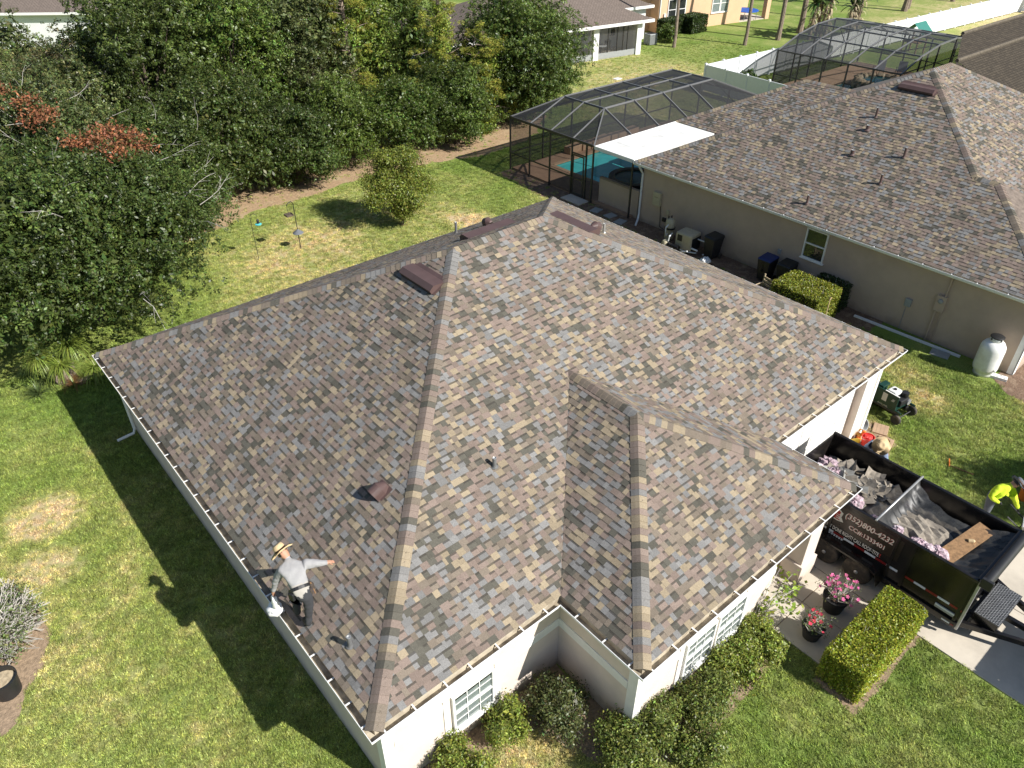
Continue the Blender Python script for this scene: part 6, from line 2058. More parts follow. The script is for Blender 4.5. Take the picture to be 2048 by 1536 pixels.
for k, (x, y, z, r) in enumerate(((.30, 1.95, 1.78, .26), (-.15, 2.0, 1.72, .24), (.10, 1.66, 1.82, .24), (-.6, .75, 1.95, .2), (-.84, -.45, 2.05, .13), (-.80, -.95, 1.99, .19), (-.70, -1.35, 1.90, .22), (-.84, -1.15, 2.02, .13), (-.86, .10, 1.98, .13), (.55, -.1, 1.7, .12))):
    m = MB(); m.blob((0, 0, 0), r, 22, 13, .20, sq=(1, 1.1, .62), rot=k)
    o = m.build('insulation_wrap', 'pinkfoil'); o.location = (TX + x, TY + y, z - .28); o.rotation_euler = (rnd.uniform(-.4, .4), rnd.uniform(-.4, .4), k)
    tag(o, PINK[k], 'wrapping', GPK)
m = MB(); m.box((0, 0, 0), (.40, 1.78, .02)); o = m.build('wood_board', 'wood', None, bevel=.004); o.location = (TX - .06, TY - 1.62, 1.71); o.rotation_euler = (-.09, -.06, 1.40)
tag(o, 'long brown board lying across the tarp near the trailer front', 'board')
m = MB(); m.lathe([(0, 0), (.05, 0), (.045, .10), (.02, .13), (0, .14)], 10); o = m.build('paint_can', 'straw'); o.location = (TX + .12, TY - 1.66, 1.745); o.rotation_euler = (1.3, 0, .5); tag(o, 'small tan object lying on the brown board', 'scrap')
m = MB(); m.tube([(0, 0, 0), (.02, .1, .02), (.0, .22, .0)], [.05, .055, .03], 8); o = m.build('plastic_bottle', 'trim', None, True); o.location = (TX + .62, TY + .35, 1.40); tag(o, 'white plastic bottle among the scraps next to the bare tarp bow', 'bottle')

# pickup that tows it, just outside the frame: it shades the driveway
tk = thing('pickup_truck', 'dark grey pickup truck hitched to the trailer, beyond the right edge of the photo', 'truck', (12.95, -10.3, 0))
m = MB(); m.bb((-.95, -2.9, .45), (.95, 2.9, 1.02)); m.bb((-.95, .3, 1.02), (-.87, 2.9, 1.42)); m.bb((.87, .3, 1.02), (.95, 2.9, 1.42)); m.bb((-.87, 2.82, 1.02), (.87, 2.9, 1.42)); m.bb((-.95, .22, 1.02), (.95, .3, 1.42)); m.bb((-.94, -2.85, 1.02), (.94, -1.3, 1.22))
m.build('body', 'grey_cloth', tk, bevel=.05)
m = MB(); m.prism([(-.9, -1.35), (.9, -1.35), (.9, .22), (-.9, .22)], 1.022, 1.25); m.box((0, -.52, 1.57), (1.75, 1.45, .62), taper=.82); m.build('cab', 'grey_cloth', tk, bevel=.05)
for sx in (-1, 1):
    for yy in (-1.95, 1.85):
        m = MB(); m.lathe([(.18, -.12), (.36, -.12), (.40, -.07), (.40, .07), (.36, .12), (.18, .12)], 20, (sx * .85, yy, .40), R=Matrix.Rotation(math.radians(90), 3, 'Y')); m.build('wheel', 'rubber', tk, True, auto=40)

# ------------------------------------------------------------------ air compressor on the lawn
ac = thing('air_compressor', 'green and black wheelbarrow air compressor standing on the lawn by the garage corner', 'air compressor', (18.95, .15, 0), -.12)
for x in (-.25, .25):
    m = MB(); m.tube([(x, -.50, .27), (x, -.46, .27), (x, .52, .27), (x, .56, .27)], [.06, .11, .11, .06], 14); m.build('tank', 'black_gloss', ac, True, auto=50)
m = MB(); m.bb((-.34, -.42, .405), (.34, .55, .43)); m.bar((-.37, -.62, .40), (-.37, .75, .40), .04, .06); m.bar((.37, -.62, .40), (.37, .75, .40), .04, .06); m.build('frame', 'green_paint', ac)
m = MB(); m.bb((-.40, -.42, .44), (-.36, .50, .92)); gp_ = m.build('belt_guard', 'green_paint', ac, bevel=.012)
m = MB(); m.bb((-.405, -.06, .56), (-.4005, .10, .84)); m.build('warning_label', 'decal_white', gp_)
for k in range(3):
    m = MB(); m.box((-.403, -.24 - k * .03, .72), (.004, .012, .10), rot=Matrix.Rotation(.4, 3, 'X')); m.build('logo_stroke', 'decal_white', gp_)
m = MB(); m.bb((-.40, -.42, .921), (-.36, .06, .93)); m.build('guard_edge', 'trim', gp_)
m = MB(); m.bb((-.15, -.42, .431), (.28, -.05, .66)); en = m.build('engine', 'black', ac, bevel=.03)
m = MB(); m.bb((-.2, -.2, .70), (.16, .12, .86)); m.build('fuel_tank', 'white_paint', en, bevel=.05)
m = MB(); m.lathe([(0, 0), (.05, 0), (.05, .03), (0, .035)], 10, (-.02, -.04, .861)); m.build('fuel_cap', 'black', en)
m = MB(); m.lathe([(0, 0), (.11, 0), (.12, .05), (.11, .14), (0, .15)], 14, (.2, -.28, .67)); m.build('air_filter', 'black', en, True, auto=40)
m = MB(); m.tube([(.26, -.46, .5), (.26, -.40, .5)], .10, 12); m.build('recoil_starter', 'galv', en)
m = MB(); m.bb((-.18, .22, .431), (.18, .48, .60)); pm = m.build('pump', 'green_paint', ac, bevel=.02)
for x in (-.09, .09):
    m = MB()
    for k in range(5):
        m.lathe([(.085, 0), (.085, .018), (.065, .02), (.065, .034)], 12, (x, .35, .60 + k * .035))
    m.build('cylinder_head', 'green_paint', pm)
m = MB(); m.bb((-.19, .25, .785), (.19, .45, .86)); m.build('valve_head', 'green_paint', pm, bevel=.02)
m = MB(); m.lathe([(0, 0), (.07, 0), (.07, .08), (0, .09)], 12, (-.12, .52, .80)); m.build('intake', 'black', pm, True, auto=40)
m = MB(); m.tube([(.1, .45, .82), (.2, .6, .7), (.22, .56, .45), (.22, .5, .35)], .014, 6); m.build('copper_line', 'galv', pm)
for x in (-.42, .42):
    m = MB(); R = Matrix.Rotation(math.radians(90), 3, 'Y'); m.lathe([(.07, -.045), (.14, -.05), (.165, -.03), (.165, .03), (.14, .05), (.07, .045)], 20, (x, -.55, .165), R=R); wl = m.build('wheel', 'rubber', ac, True, auto=40)
    m = MB(); m.lathe([(0, -.04), (.08, -.035), (.08, .035), (0, .04)], 14, (x, -.55, .165), R=R); m.build('rim', 'green_paint', wl)
m = MB(); m.tube([(-.42, -.55, .165), (.42, -.55, .165)], .02, 6); m.build('axle', 'black', ac)
for x in (-.3, .3):
    m = MB(); m.bb((x - .025, .45, 0), (x + .025, .5, .40)); m.build('foot', 'black', ac)
def sideword(parent, txt, x, y0, z0, size, width, mt):
    return lettering(parent, txt, y0, z0, size, width, mt, x, 'lettering')
sideword(ac, 'ROLAIR', -.392, .18, .385, .07, .34, 'decal_white')

# ------------------------------------------------------------------ propane tank and small yard things
pt = thing('propane_tank', 'big white upright propane tank beside the neighbour\'s wall corner', 'propane tank', (23.42, -.92, 0))
m = MB(); m.lathe([(.30, .06), (.31, .16), (.36, .20), (.385, .30), (.385, 1.02), (.37, 1.12), (.30, 1.24), (.18, 1.31), (0, 1.33)], 28); m.build('shell', 'white_paint', pt, True, auto=50)
m = MB(); m.lathe([(.30, 0), (.30, .17)], 24); m.build('foot_ring', 'white_paint', pt, True)
m = MB(); m.lathe([(.19, 1.28), (.20, 1.46), (.195, 1.46), (.185, 1.29)], 20); cl_ = m.build('collar', 'white_paint', pt, True)
for a in (2.6, 4.2):
    m = MB(); m.blob((.197 * math.cos(a), .197 * math.sin(a), 1.39), .035, 8, 5, sq=(1, 1, 1)); m.build('collar_opening', 'black', cl_)
m = MB(); m.lathe([(0, 1.50), (.19, 1.49), (.22, 1.47), (.22, 1.44), (.21, 1.44)], 22); m.build('lid', 'black', pt, True, auto=40)
m = MB(); m.box((-.2, -.36, .34), (.12, .012, .05), .5); m.build('label', 'grey_box', pt)
m = MB(); m.box((0, 0, .05), (.22, .50, .10)); m_o = tag(m.build('crawl_vent', 'trim', None, bevel=.008), 'white slotted vent block lying beside the propane tank', 'vent block'); m_o.location = (23.5, -1.42, 0); m_o.rotation_euler.z = .25
for k in range(4):
    m = MB(); m.box((.05 if k % 2 else -.05, -.16 + k * .11, .102), (.05, .06, .006)); m.build('slot', 'grey_box', m_o)
m = MB(); m.bar((0, -1.95, .04), (0, 1.95, .04), .09, .07); o = tag(m.build('gutter_length', 'pvc'), 'spare white gutter length lying along the foot of the neighbour\'s wall', 'gutter'); o.location = (23.68, 1.95, 0); o.rotation_euler.z = .055
m = MB(); m.box((0, 0, .025), (.42, .62, .06)); o = tag(m.build('stepping_stone', 'grey_box', None, bevel=.02), 'grey stepping stone in the shaded grass left of the propane tank', 'stepping stone'); o.location = (23.45, .55, 0); o.rotation_euler.z = .2
for i, (x, y, a) in enumerate(((17.85, -.22, .35), (17.35, -.62, .25))):
    m = MB(); m.box((0, 0, .025), (.52, .44, .06)); o = m.build('paving_stone', 'paver_pink' if 'paver_pink' in MT else 'paver_tan', None, bevel=.012); o.location = (x, y, 0); o.rotation_euler.z = a
    for k in range(3):
        g_ = MB(); g_.box((0, -.11 + k * .11, .0555), (.50, .012, .003)); g_.build('groove', 'soil', o)
    tag(o, ['ribbed tan paving stone in the grass nearest the compressor', 'ribbed tan paving stone in the grass nearest the red bucket'][i], 'paving stone', 'ribbed paving stones by the garage corner')
bk = thing('bucket', 'red bucket of tools standing at the garage corner', 'bucket', (16.78, -.32, 0))
m = MB(); m.lathe([(0, .01), (.145, .01), (.175, .36), (.185, .36), (.185, .38), (.165, .38), (.14, .03), (0, .03)], 20); m.build('pail', 'red', bk, True, auto=40)
m = MB(); m.tube([(.17, 0, .34), (.14, .13, .30), (0, .20, .27), (-.14, .13, .30), (-.17, 0, .34)], .008, 5); m.build('handle', 'trim', bk)
m = MB(); m.blob((.03, .02, .33), .13, 10, 6, .15, sq=(1, 1, .5)); m.build('contents', 'red', bk)
m = MB(); m.lathe([(.10, .0), (.10, .05), (.05, .06), (.045, .32), (0, .34)], 12); o = tag(m.build('hose_reel', 'orange', None, True, auto=40), 'orange tool standing just behind the red bucket', 'tool'); o.location = (16.98, .02, 0); o.rotation_euler = (.3, .2, 0)
m = MB(); m.lathe([(0, 0), (.075, 0), (.085, .18), (.05, .26), (0, .27)], 12); o = tag(m.build('spray_bottle', 'yellow', None, True, auto=40), 'yellow bottle lying left of the red bucket', 'bottle'); o.location = (16.55, .05, .08); o.rotation_euler = (1.2, 0, .6)
dn = thing('hose_pot', 'pale grey round pot lying on its side at the garage corner', 'pot', (17.45, .22, .16)); m = MB(); m.lathe([(.05, -.12), (.15, -.12), (.19, .12), (.16, .12), (.12, -.08), (.0, -.08)], 18, R=Matrix.Rotation(1.1, 3, 'X')); m.build('body', 'grey_box', dn, True, auto=40)
cluster_plant('flower_plant', 'small orange leaved plant behind the red bucket', 16.95, .22, (0.35, 0.16, 0.03), ln=.28, z=-.12)
# rake lying on the grass
rk = thing('rake', 'wooden handled hammer lying on the lawn beside the trailer', 'hammer', (17.75, -2.38, .04), .45)
m = MB(); m.tube([(0, 0, 0), (.34, 0, .02)], .018, 8); m.build('head', 'orange', rk); m = MB(); m.tube([(.06, 0, .0), (-.12, -.62, .01)], .014, 8); m.build('handle', 'wood', rk)
rk.name = 'hammer'

# pool equipment along the neighbour's wall
pf = thing('pool_filter', 'beige cylindrical pool filter standing by the neighbour\'s wall', 'pool filter', (23.45, 12.95, 0))
m = MB(); m.lathe([(.0, .08), (.20, .08), (.21, .15), (.21, .55), (.23, .56), (.23, .62), (.21, .63), (.21, .92), (.15, 1.02), (0, 1.05)], 20); m.build('tank', 'beige', pf, True, auto=40)
m = MB(); m.lathe([(.215, .555), (.245, .56), (.245, .625), (.215, .63)], 20); m.build('clamp_band', 'black', pf)
for a in (.4, 2.2):
    m = MB(); m.tube([(.1 * math.cos(a), .1 * math.sin(a), 1.02), (.1 * math.cos(a), .1 * math.sin(a), 1.13)], .03, 8); m.build('gauge', 'black', pf)
m = MB(); m.tube([(-.2, -.05, .35), (-.35, -.1, .35), (-.42, -.1, .55), (-.42, -.1, .75), (-.2, -.05, .8)], .03, 8); m.build('pipe', 'pvc', pf)
ph = thing('pool_heater', 'beige and black pool heater box between the filter and the dark bin', 'pool heater', (23.25, 11.75, 0), .05)
m = MB(); m.bb((-.38, -.42, .1), (.38, .42, .88)); m.build('casing', 'beige', ph, bevel=.08)
m = MB(); m.bb((-.30, -.427, .14), (.34, -.421, .72)); m.build('coil_grille', 'black', ph)
m = MB(); m.bb((-.387, .05, .5), (-.381, .30, .78)); m.build('control_panel', 'black', ph, bevel=.002)
m = MB(); m.tube([(.1, -.45, .62), (.1, -.95, .62), (.1, -1.0, .55), (.1, -1.0, .12), (-.1, -.9, .1)], .032, 8); m.build('pipe', 'pvc', ph)
pp = thing('pool_pump', 'pool pump with white pipes in front of the beige heater', 'pool pump', (22.65, 12.2, 0))
m = MB(); m.lathe([(0, .08), (.15, .08), (.16, .3), (.12, .38), (0, .4)], 14, (0, .3, 0)); m.build('strainer', 'beige', pp, True, auto=40)
m = MB(); m.tube([(0, .1, .25), (0, -.45, .25)], .12, 14); m.build('motor', 'black_gloss', pp)
m = MB(); m.tube([(0, .15, .4), (0, .12, .62), (.3, .2, .65)], .032, 8); m.tube([(.2, -.2, .1), (.2, -.7, .12), (.45, -1.1, .12)], .032, 8); m.tube([(-.15, .3, .15), (-.15, -.6, .15), (-.1, -1.0, .35)], .032, 8); m.tube([(.35, -.5, .3), (.35, -1.2, .3)], .04, 8); m.build('pipe', 'pvc', pp)
m = MB(); m.blob((0, 0, .16), .24, 12, 7, .2, sq=(1.2, .8, .6)); o = tag(m.build('plastic_bag', 'pvc'), 'crumpled white bag on the ground below the dark bin', 'bag'); o.location = (22.75, 10.35, .0)

def bin_(label, x, y, rz, lid, digits=None, cap=None):
    t = thing('wheelie_bin', label, 'bin', (x, y, 0), rz, 'wheelie bins along the neighbour\'s wall')
    m = MB(); m.add([(-.22, -.25, .08), (.22, -.25, .08), (.22, .22, .08), (-.22, .22, .08), (-.29, -.32, .98), (.29, -.32, .98), (.29, .32, .98), (-.29, .32, .98)], [(3, 2, 1, 0), (4, 5, 6, 7), (0, 1, 5, 4), (1, 2, 6, 5), (2, 3, 7, 6), (3, 0, 4, 7)])
    m.build('body', 'black', t, bevel=.03)
    m = MB(); m.add([(-.31, -.36, .985), (.31, -.36, .985), (.31, .34, 1.02), (-.31, .34, 1.02), (-.27, -.3, 1.05), (.27, -.3, 1.05), (.27, .30, 1.10), (-.27, .30, 1.10)], [(3, 2, 1, 0), (4, 5, 6, 7), (0, 1, 5, 4), (1, 2, 6, 5), (2, 3, 7, 6), (3, 0, 4, 7)])
    m.build('lid', lid, t, bevel=.03)
    for sx in (-.26, .26):
        m = MB(); m.lathe([(0, -.03), (.12, -.03), (.12, .03), (0, .03)], 14, (sx, .26, .12), R=Matrix.Rotation(math.radians(90), 3, 'Y')); m.build('wheel', 'rubber', t)
    m = MB(); m.tube([(-.25, .36, .96), (.25, .36, .96)], .02, 6); m.build('handle', 'black', t)
    return t
b1 = bin_('dark bin with a blue lid and white numbers, left of the pair by the hedge', 23.45, 7.85, -math.pi / 2, 'blue')
for k, ch in enumerate('721'):
    cu = lettering(b1, ch, 0, 0, .13, .06, 'grey_box', 0)
    for v in cu.data.vertices:
        x, y, z = v.co; v.co = (-y - .03, -.318 - abs(x) * .0 - .012 + .0, z + .78 - k * .14)
bin_('black bin with a black lid, right of the blue lidded one', 23.6, 7.05, -math.pi / 2, 'black')
bin_('black bin standing alone beside the beige pool heater', 23.45, 10.55, -math.pi / 2 - .1, 'black')
lc = thing('garden_chair', 'weathered pale garden chair, its back showing over the eave by the hedge', 'chair', (21.85, 6.95, 0), -1.75)
for sx in (-.26, .26):
    m = MB(); m.tube([(sx, .28, 0), (sx, .26, .45), (sx * 1.05, .34, .98)], [.025, .028, .035], 8); m.build('back_post', 'weathered' if 'weathered' in MT else 'stone', lc)
    m = MB(); m.tube([(sx, -.25, 0), (sx, -.25, .62), (sx, .28, .64)], .025, 8); m.build('armrest', 'stone', lc)
m = MB(); m.bb((-.26, -.26, .40), (.26, .28, .44)); m.build('seat', 'stone', lc, bevel=.01)
for z in (.58, .72, .86):
    m = MB(); m.bb((-.25, .28, z - .04), (.25, .31, z + .04)); m.build('slat', 'stone', lc)
m = MB(); m.tube([(0, 0, 0), (0, 0, 1.35), (.05, 0, 1.45)], [.02, .02, .035], 8); o = tag(m.build('wooden_stake', 'straw'), 'pale wooden stake tip showing over the eave right of the garden chair', 'stake'); o.location = (21.6, 4.1, 0)

# bird feeders on the back lawn
bf = thing('bird_feeder', 'bird feeder pole with a tray and a dark cone baffle on the back lawn', 'bird feeder', (10.25, 22.96, 0))
m = MB(); m.tube([(0, 0, -.1), (0, 0, 2.15), (-.08, .0, 2.25), (-.25, 0, 2.2), (-.3, 0, 2.1)], .018, 6); m.build('pole', 'black', bf)
m = MB(); m.lathe([(.24, .78), (.02, .95), (.02, .96)], 18); m.build('baffle', 'grey_cloth', bf)
m = MB(); m.bb((-.43, -.16, 1.66), (-.11, .16, 1.69)); m.bb((-.43, -.16, 1.69), (-.41, .16, 1.73)); m.bb((-.13, -.16, 1.69), (-.11, .16, 1.73)); m.bb((-.41, -.16, 1.69), (-.13, -.14, 1.73)); m.bb((-.41, .14, 1.69), (-.13, .16, 1.73)); m.build('tray', 'bark', bf)
m = MB(); m.tube([(-.3, 0, 2.1), (-.27, 0, 1.7)], .006, 4); m.build('hanger', 'black', bf)
hk = thing('shepherd_hook', 'thin shepherd hook pole holding a small turquoise hummingbird feeder', 'feeder hook', (8.35, 23.16, 0), -.4)
m = MB(); m.tube([(0, 0, -.1), (0, 0, 2.0), (.06, 0, 2.1), (.18, 0, 2.12), (.28, 0, 2.02)], .012, 6); m.build('pole', 'bronze', hk)
m = MB(); m.lathe([(0, 1.60), (.13, 1.61), (.14, 1.64), (.05, 1.67)], 16, (.28, 0, 0)); m.build('feeder_dish', 'teal', hk, True, auto=40)
m = MB(); m.lathe([(.055, 1.665), (.055, 1.80), (.02, 1.86), (0, 1.87)], 12, (.28, 0, 0)); m.build('feeder_bottle', 'black', hk, True, auto=40)
m = MB(); m.tube([(.28, 0, 2.02), (.28, 0, 1.86)], .005, 4); m.build('hanger', 'black', hk)

# ------------------------------------------------------------------ pots
def flower_pot(label, x, y, r, h, base, fl, nfl, spread, top):
    t = thing('flower_pot', label, 'potted plant', (x, y, .036), 0, 'potted desert roses on the walkway')
    m = MB(); m.lathe([(0, .0), (r * .72, .0), (r * .95, h * .8), (r * 1.02, h * .82), (r * 1.05, h), (r * .93, h), (r * .90, h * .9), (0, h * .88)], 22); m.build('pot', 'black', t, True, auto=40)
    m = MB(); m.lathe([(0, h * .90), (r * .9, h * .885)], 16); m.build('soil', 'mulch', t)
    m = MB(); tips = []
    for k in range(34):
        a = rnd.uniform(0, 6.28); q = rnd.uniform(.2, 1.0) * spread
        e = Vector((math.cos(a) * q, math.sin(a) * q, h + rnd.uniform(.15, 1) * top * (1.1 - .4 * q / spread)))
        s = Vector((math.cos(a) * .03, math.sin(a) * .03, h * .9))
        mid = s.lerp(e, .55) + Vector((rnd.uniform(-.1, .1), rnd.uniform(-.1, .1), rnd.uniform(-.05, .06)))
        m.tube([s, mid, e], [.018, .011, .006], 5); tips.append(np.array(e))
        e2 = mid + Vector((rnd.uniform(-.2, .2), rnd.uniform(-.2, .2), rnd.uniform(.05, .18))); m.tube([mid, e2], [.009, .005], 4); tips.append(np.array(e2))
    m.build('stems', 'grey_twig', t)
    tips = np.array(tips)
    n = len(tips) * 6
    P = np.repeat(tips, 6, 0) + rng.normal(0, .04, (n, 3)) - np.array([0, 0, .02])
    np_mesh('leaves', leaf_quads(P, rng.normal(0, .6, (n, 3)) + np.array([0, 0, .7]), .055, .022), 4, 'leaf', vary(base, n, .25), t)
    order = np.argsort(-tips[:, 2])[:nfl * 2]
    sel = rng.choice(order, nfl, replace=False)
    V, C = [], []
    for c in tips[sel]:
        n_ = np.array([rnd.uniform(-.5, .2), rnd.uniform(-.7, .1), 1.0]); n_ /= np.linalg.norm(n_)
        u_ = np.cross(n_, [1, 0, 0]); u_ /= np.linalg.norm(u_); v_ = np.cross(n_, u_)
        cc = vary(fl, 1, .18, .06)[0]; rr = rnd.uniform(.034, .052)
        for k in range(5):
            a = k * 1.2566 + rnd.uniform(0, .3); d1 = u_ * math.cos(a) + v_ * math.sin(a); s1 = np.cross(n_, d1)
            V += [c, c + d1 * rr * .6 + s1 * rr * .45 + n_ * .01, c + d1 * rr * 1.1 + n_ * .012, c + d1 * rr * .6 - s1 * rr * .45 + n_ * .01]; C.append(cc)
        if k == 4:
            np_mesh('flower', np.array(V), 4, 'petal', np.array(C), t); V, C = [], []
    return t
flower_pot('large dark pot with pink flowers beside the trailer wheels', 10.62, -2.86, .29, .46, (0.16, 0.20, 0.07), (0.62, 0.13, 0.30), 44, .46, .55)
flower_pot('small dark pot with a few red flowers at the walkway edge beside the hedge', 9.55, -2.95, .25, .36, (0.14, 0.19, 0.06), (0.58, 0.05, 0.09), 12, .34, .42)
MT['pale_soil'] = mat('pale_soil', (0.36, 0.29, 0.19), 1.0, var=.4, scale=14)
np_ = thing('nursery_pot', 'big black nursery pot of pale soil at the left edge', 'pot', (-4.78, 7.45, 0), .3)
m = MB(); m.lathe([(0, 0), (.25, 0), (.285, .50), (.30, .50), (.30, .55), (.28, .55), (.27, .38)], 24, R=Matrix.Rotation(.08, 3, 'X')); m.build('shell', 'black', np_, True, auto=40)
m = MB(); m.lathe([(0, .41), (.27, .40)], 18, R=Matrix.Rotation(.08, 3, 'X')); m.build('soil', 'pale_soil', np_)

# ------------------------------------------------------------------ people
def person(label, J, mats, hat=None, loc=None, extra=None, fingers=True, curl=(.5, .5), bulk=1.22):
    """one continuous body grown over a posed skeleton (world joints J); clothing by region; hat etc. as children"""
    root = Vector(loc)
    t = thing('person', label, 'person', root)
    order = ['pelvis', 'waist', 'chest', 'neck', 'head', 'crown', 'shL', 'elL', 'wrL', 'haL', 'shR', 'elR', 'wrR', 'haR', 'hipL', 'knL', 'anL', 'toL', 'hipR', 'knR', 'anR', 'toR']
    rad = dict(pelvis=(.160, .135), waist=(.165, .140), chest=(.185, .150), neck=(.062, .062), head=(.092, .10), crown=(.07, .075), shL=(.092, .092), elL=(.062, .062), wrL=(.037, .034), haL=(.040, .024),
               hipL=(.105, .105), knL=(.070, .070), anL=(.050, .050), toL=(.048, .038))
    edges = [('pelvis', 'waist'), ('waist', 'chest'), ('chest', 'neck'), ('neck', 'head'), ('head', 'crown')]
    for s in 'LR':
        edges += [('chest', 'sh' + s), ('sh' + s, 'el' + s), ('el' + s, 'wr' + s), ('wr' + s, 'ha' + s), ('pelvis', 'hip' + s), ('hip' + s, 'kn' + s), ('kn' + s, 'an' + s), ('an' + s, 'to' + s)]
    idx = {k: i for i, k in enumerate(order)}
    me = bpy.data.meshes.new('body_skeleton')
    me.from_pydata([tuple(Vector(J[k]) - root) for k in order], [(idx[a], idx[b]) for a, b in edges], [])
    o = bpy.data.objects.new('body_skeleton', me)
    COL.objects.link(o)
    sk = o.modifiers.new('skin', 'SKIN'); sk.use_smooth_shade = True; sk.branch_smoothing = .35
    if not me.skin_vertices:
        me.skin_vertices.new()
    for k in order:
        r = rad.get(k) or rad.get(k[:-1] + 'L')
        r = (r[0] * bulk, r[1] * bulk)
        d = me.skin_vertices[0].data[idx[k]]; d.radius = r; d.use_root = (k == 'pelvis')
    ss = o.modifiers.new('sub', 'SUBSURF'); ss.levels = 3; ss.render_levels = 3
    bpy.context.view_layer.update()
    dg = bpy.context.evaluated_depsgraph_get()
    bm_ = bpy.data.meshes.new_from_object(o.evaluated_get(dg))
    bpy.data.objects.remove(o)
    names = ['shirt', 'pants', 'boot', 'skin', 'glove', 'hips']
    # collect into MB with region materials
    m = MB()
    segs = []
    for a, b in edges:
        if a in ('neck', 'head'): r = 'skin'
        elif a.startswith('wr'): r = 'glove'
        elif a.startswith('an'): r = 'boot'
        elif a.startswith(('hip', 'kn')): r = 'pants'
        elif b.startswith('hip'): r = 'pants'
        elif a == 'pelvis': r = 'hips'
        else: r = 'shirt'
        segs.append((Vector(J[a]) - root, Vector(J[b]) - root, names.index(r)))
    def region(p):
        best, bi = 1e9, 0
        for a, b, r in segs:
            ab = b - a; q = max(0, min(1, (p - a).dot(ab) / (ab.length_squared + 1e-9)))
            d = (a + ab * q - p).length
            if d < best: best, bi = d, r
        return bi
    # cloth folds: small creases along the surface, none on hands and head
    vs = []
    for v in bm_.vertices:
        p = v.co.copy()
        if names[region(p)] in ('shirt', 'pants', 'hips'):
            q = p * 9.0
            p += v.normal * (.011 * mnoise(Vector((q.x, q.y, q.z * 1.6))) + .006 * mnoise(Vector((q.x * 2.6 + 5, q.y * 2.6, q.z * 3.4))))
        vs.append(p)
    m.v = [tuple(v) for v in vs]
    for p in bm_.polygons:
        m.f.append(list(p.vertices)); m.c.append(None)
        m.m.append(region(sum((vs[i] for i in p.vertices), Vector()) / len(p.vertices)))
    # fingers, thumb
    for s in 'LR':
        wr, ha, el = Vector(J['wr' + s]) - root, Vector(J['ha' + s]) - root, Vector(J['el' + s]) - root
        d = (ha - wr).normalized()
        side = d.cross(Vector((0, 0, 1)))
        side = side.normalized() if side.length > .05 else Vector((1, 0, 0))
        dn = side.cross(d)
        if dn.z > 0: dn = -dn
        c = curl[0] if s == 'L' else curl[1]
        for k, ln in enumerate((.070, .080, .075, .058)):
            b = ha - d * .01 + side * ((k - 1.5) * .019)
            p1 = b + (d + dn * c * .5).normalized() * ln * .5
            p2 = p1 + (d + dn * c * 1.3).normalized() * ln * .3
            p3 = p2 + (d * .6 + dn * c * 2.0).normalized() * ln * .25
            m.tube([b, p1, p2, p3], [.0095, .009, .008, .006], 6, names.index('glove'))
        b = ha - d * .05 + side * .032
        m.tube([b, b + (d * .6 + side).normalized() * .035, b + (d + side * .5 + dn * .4).normalized() * .068], [.012, .010, .008], 6, names.index('glove'))
    body = m.build('body', [mats[k] for k in names], t, True)
    hd, cr, nk = Vector(J['head']) - root, Vector(J['crown']) - root, Vector(J['neck']) - root
    up = (cr - nk).normalized()
    fw = Vector(J.get('face', (0, 1, 0))); fw = (fw - up * fw.dot(up)).normalized()
    sd = fw.cross(up)
    R = Matrix((sd, fw, up)).transposed()
    fm = MB()
    def hp(x, y, z): return hd + R @ Vector((x, y, z))
    fm.tube([hp(0, .085, .035), hp(0, .118, -.005), hp(0, .098, -.015)], [.010, .016, .012], 6)
    for x in (-.096, .096): fm.blob(hp(x, 0, 0), .028, 8, 5, sq=(.5, .8, 1.2))
    fm.bar(hp(-.025, .095, -.05), hp(.025, .095, -.05), .012, .012, 1)
    for x in (-.034, .034): fm.blob(hp(x, .088, .022), .012, 8, 5, 0, 2)
    fm.build('face', [mats['skin'], 'red', 'black'], t, True)
    hm = MB(); hm.lathe([(.098, -.03), (.104, .03), (.09, .075), (.05, .11), (0, .12)], 14, hp(0, -.012, 0), R=R); hm.build('hair', 'black', t, True)
    if hat:
        kind, mt, br, ch = hat
        h = MB()
        n = 28
        prof = [(br, .035), (br * .8, .018), (br * .55, .02), (.112, .045), (.108, .05 + ch * .55), (.092, .05 + ch * .9), (.06, .05 + ch), (.03, .05 + ch * .86), (0, .05 + ch * .84)]
        vs0 = len(h.v); h.lathe(prof, n, (0, 0, 0))
        nv = []
        for i, v in enumerate(h.v):
            x, y, z = v; r = math.hypot(x, y); a = math.atan2(y, x)
            if r > .12: z += .035 * math.cos(2 * a) * -1 * (r - .11) / (br - .11) + .008 * math.sin(5 * a) * (r - .11) / (br - .11)
            nv.append(tuple(hp(x, y * 1.06, z + .02)))
        h.v = nv
        ho = h.build('hat', mt, t, True)
        b = MB(); b.lathe([(.1145, .048), (.1125, .080)], n); b.v = [tuple(hp(x, y * 1.06, z + .022)) for x, y, z in b.v]; b.build('hat_band', 'hatband', ho, True)
    if extra: extra(t, root, R, hp)
    return t

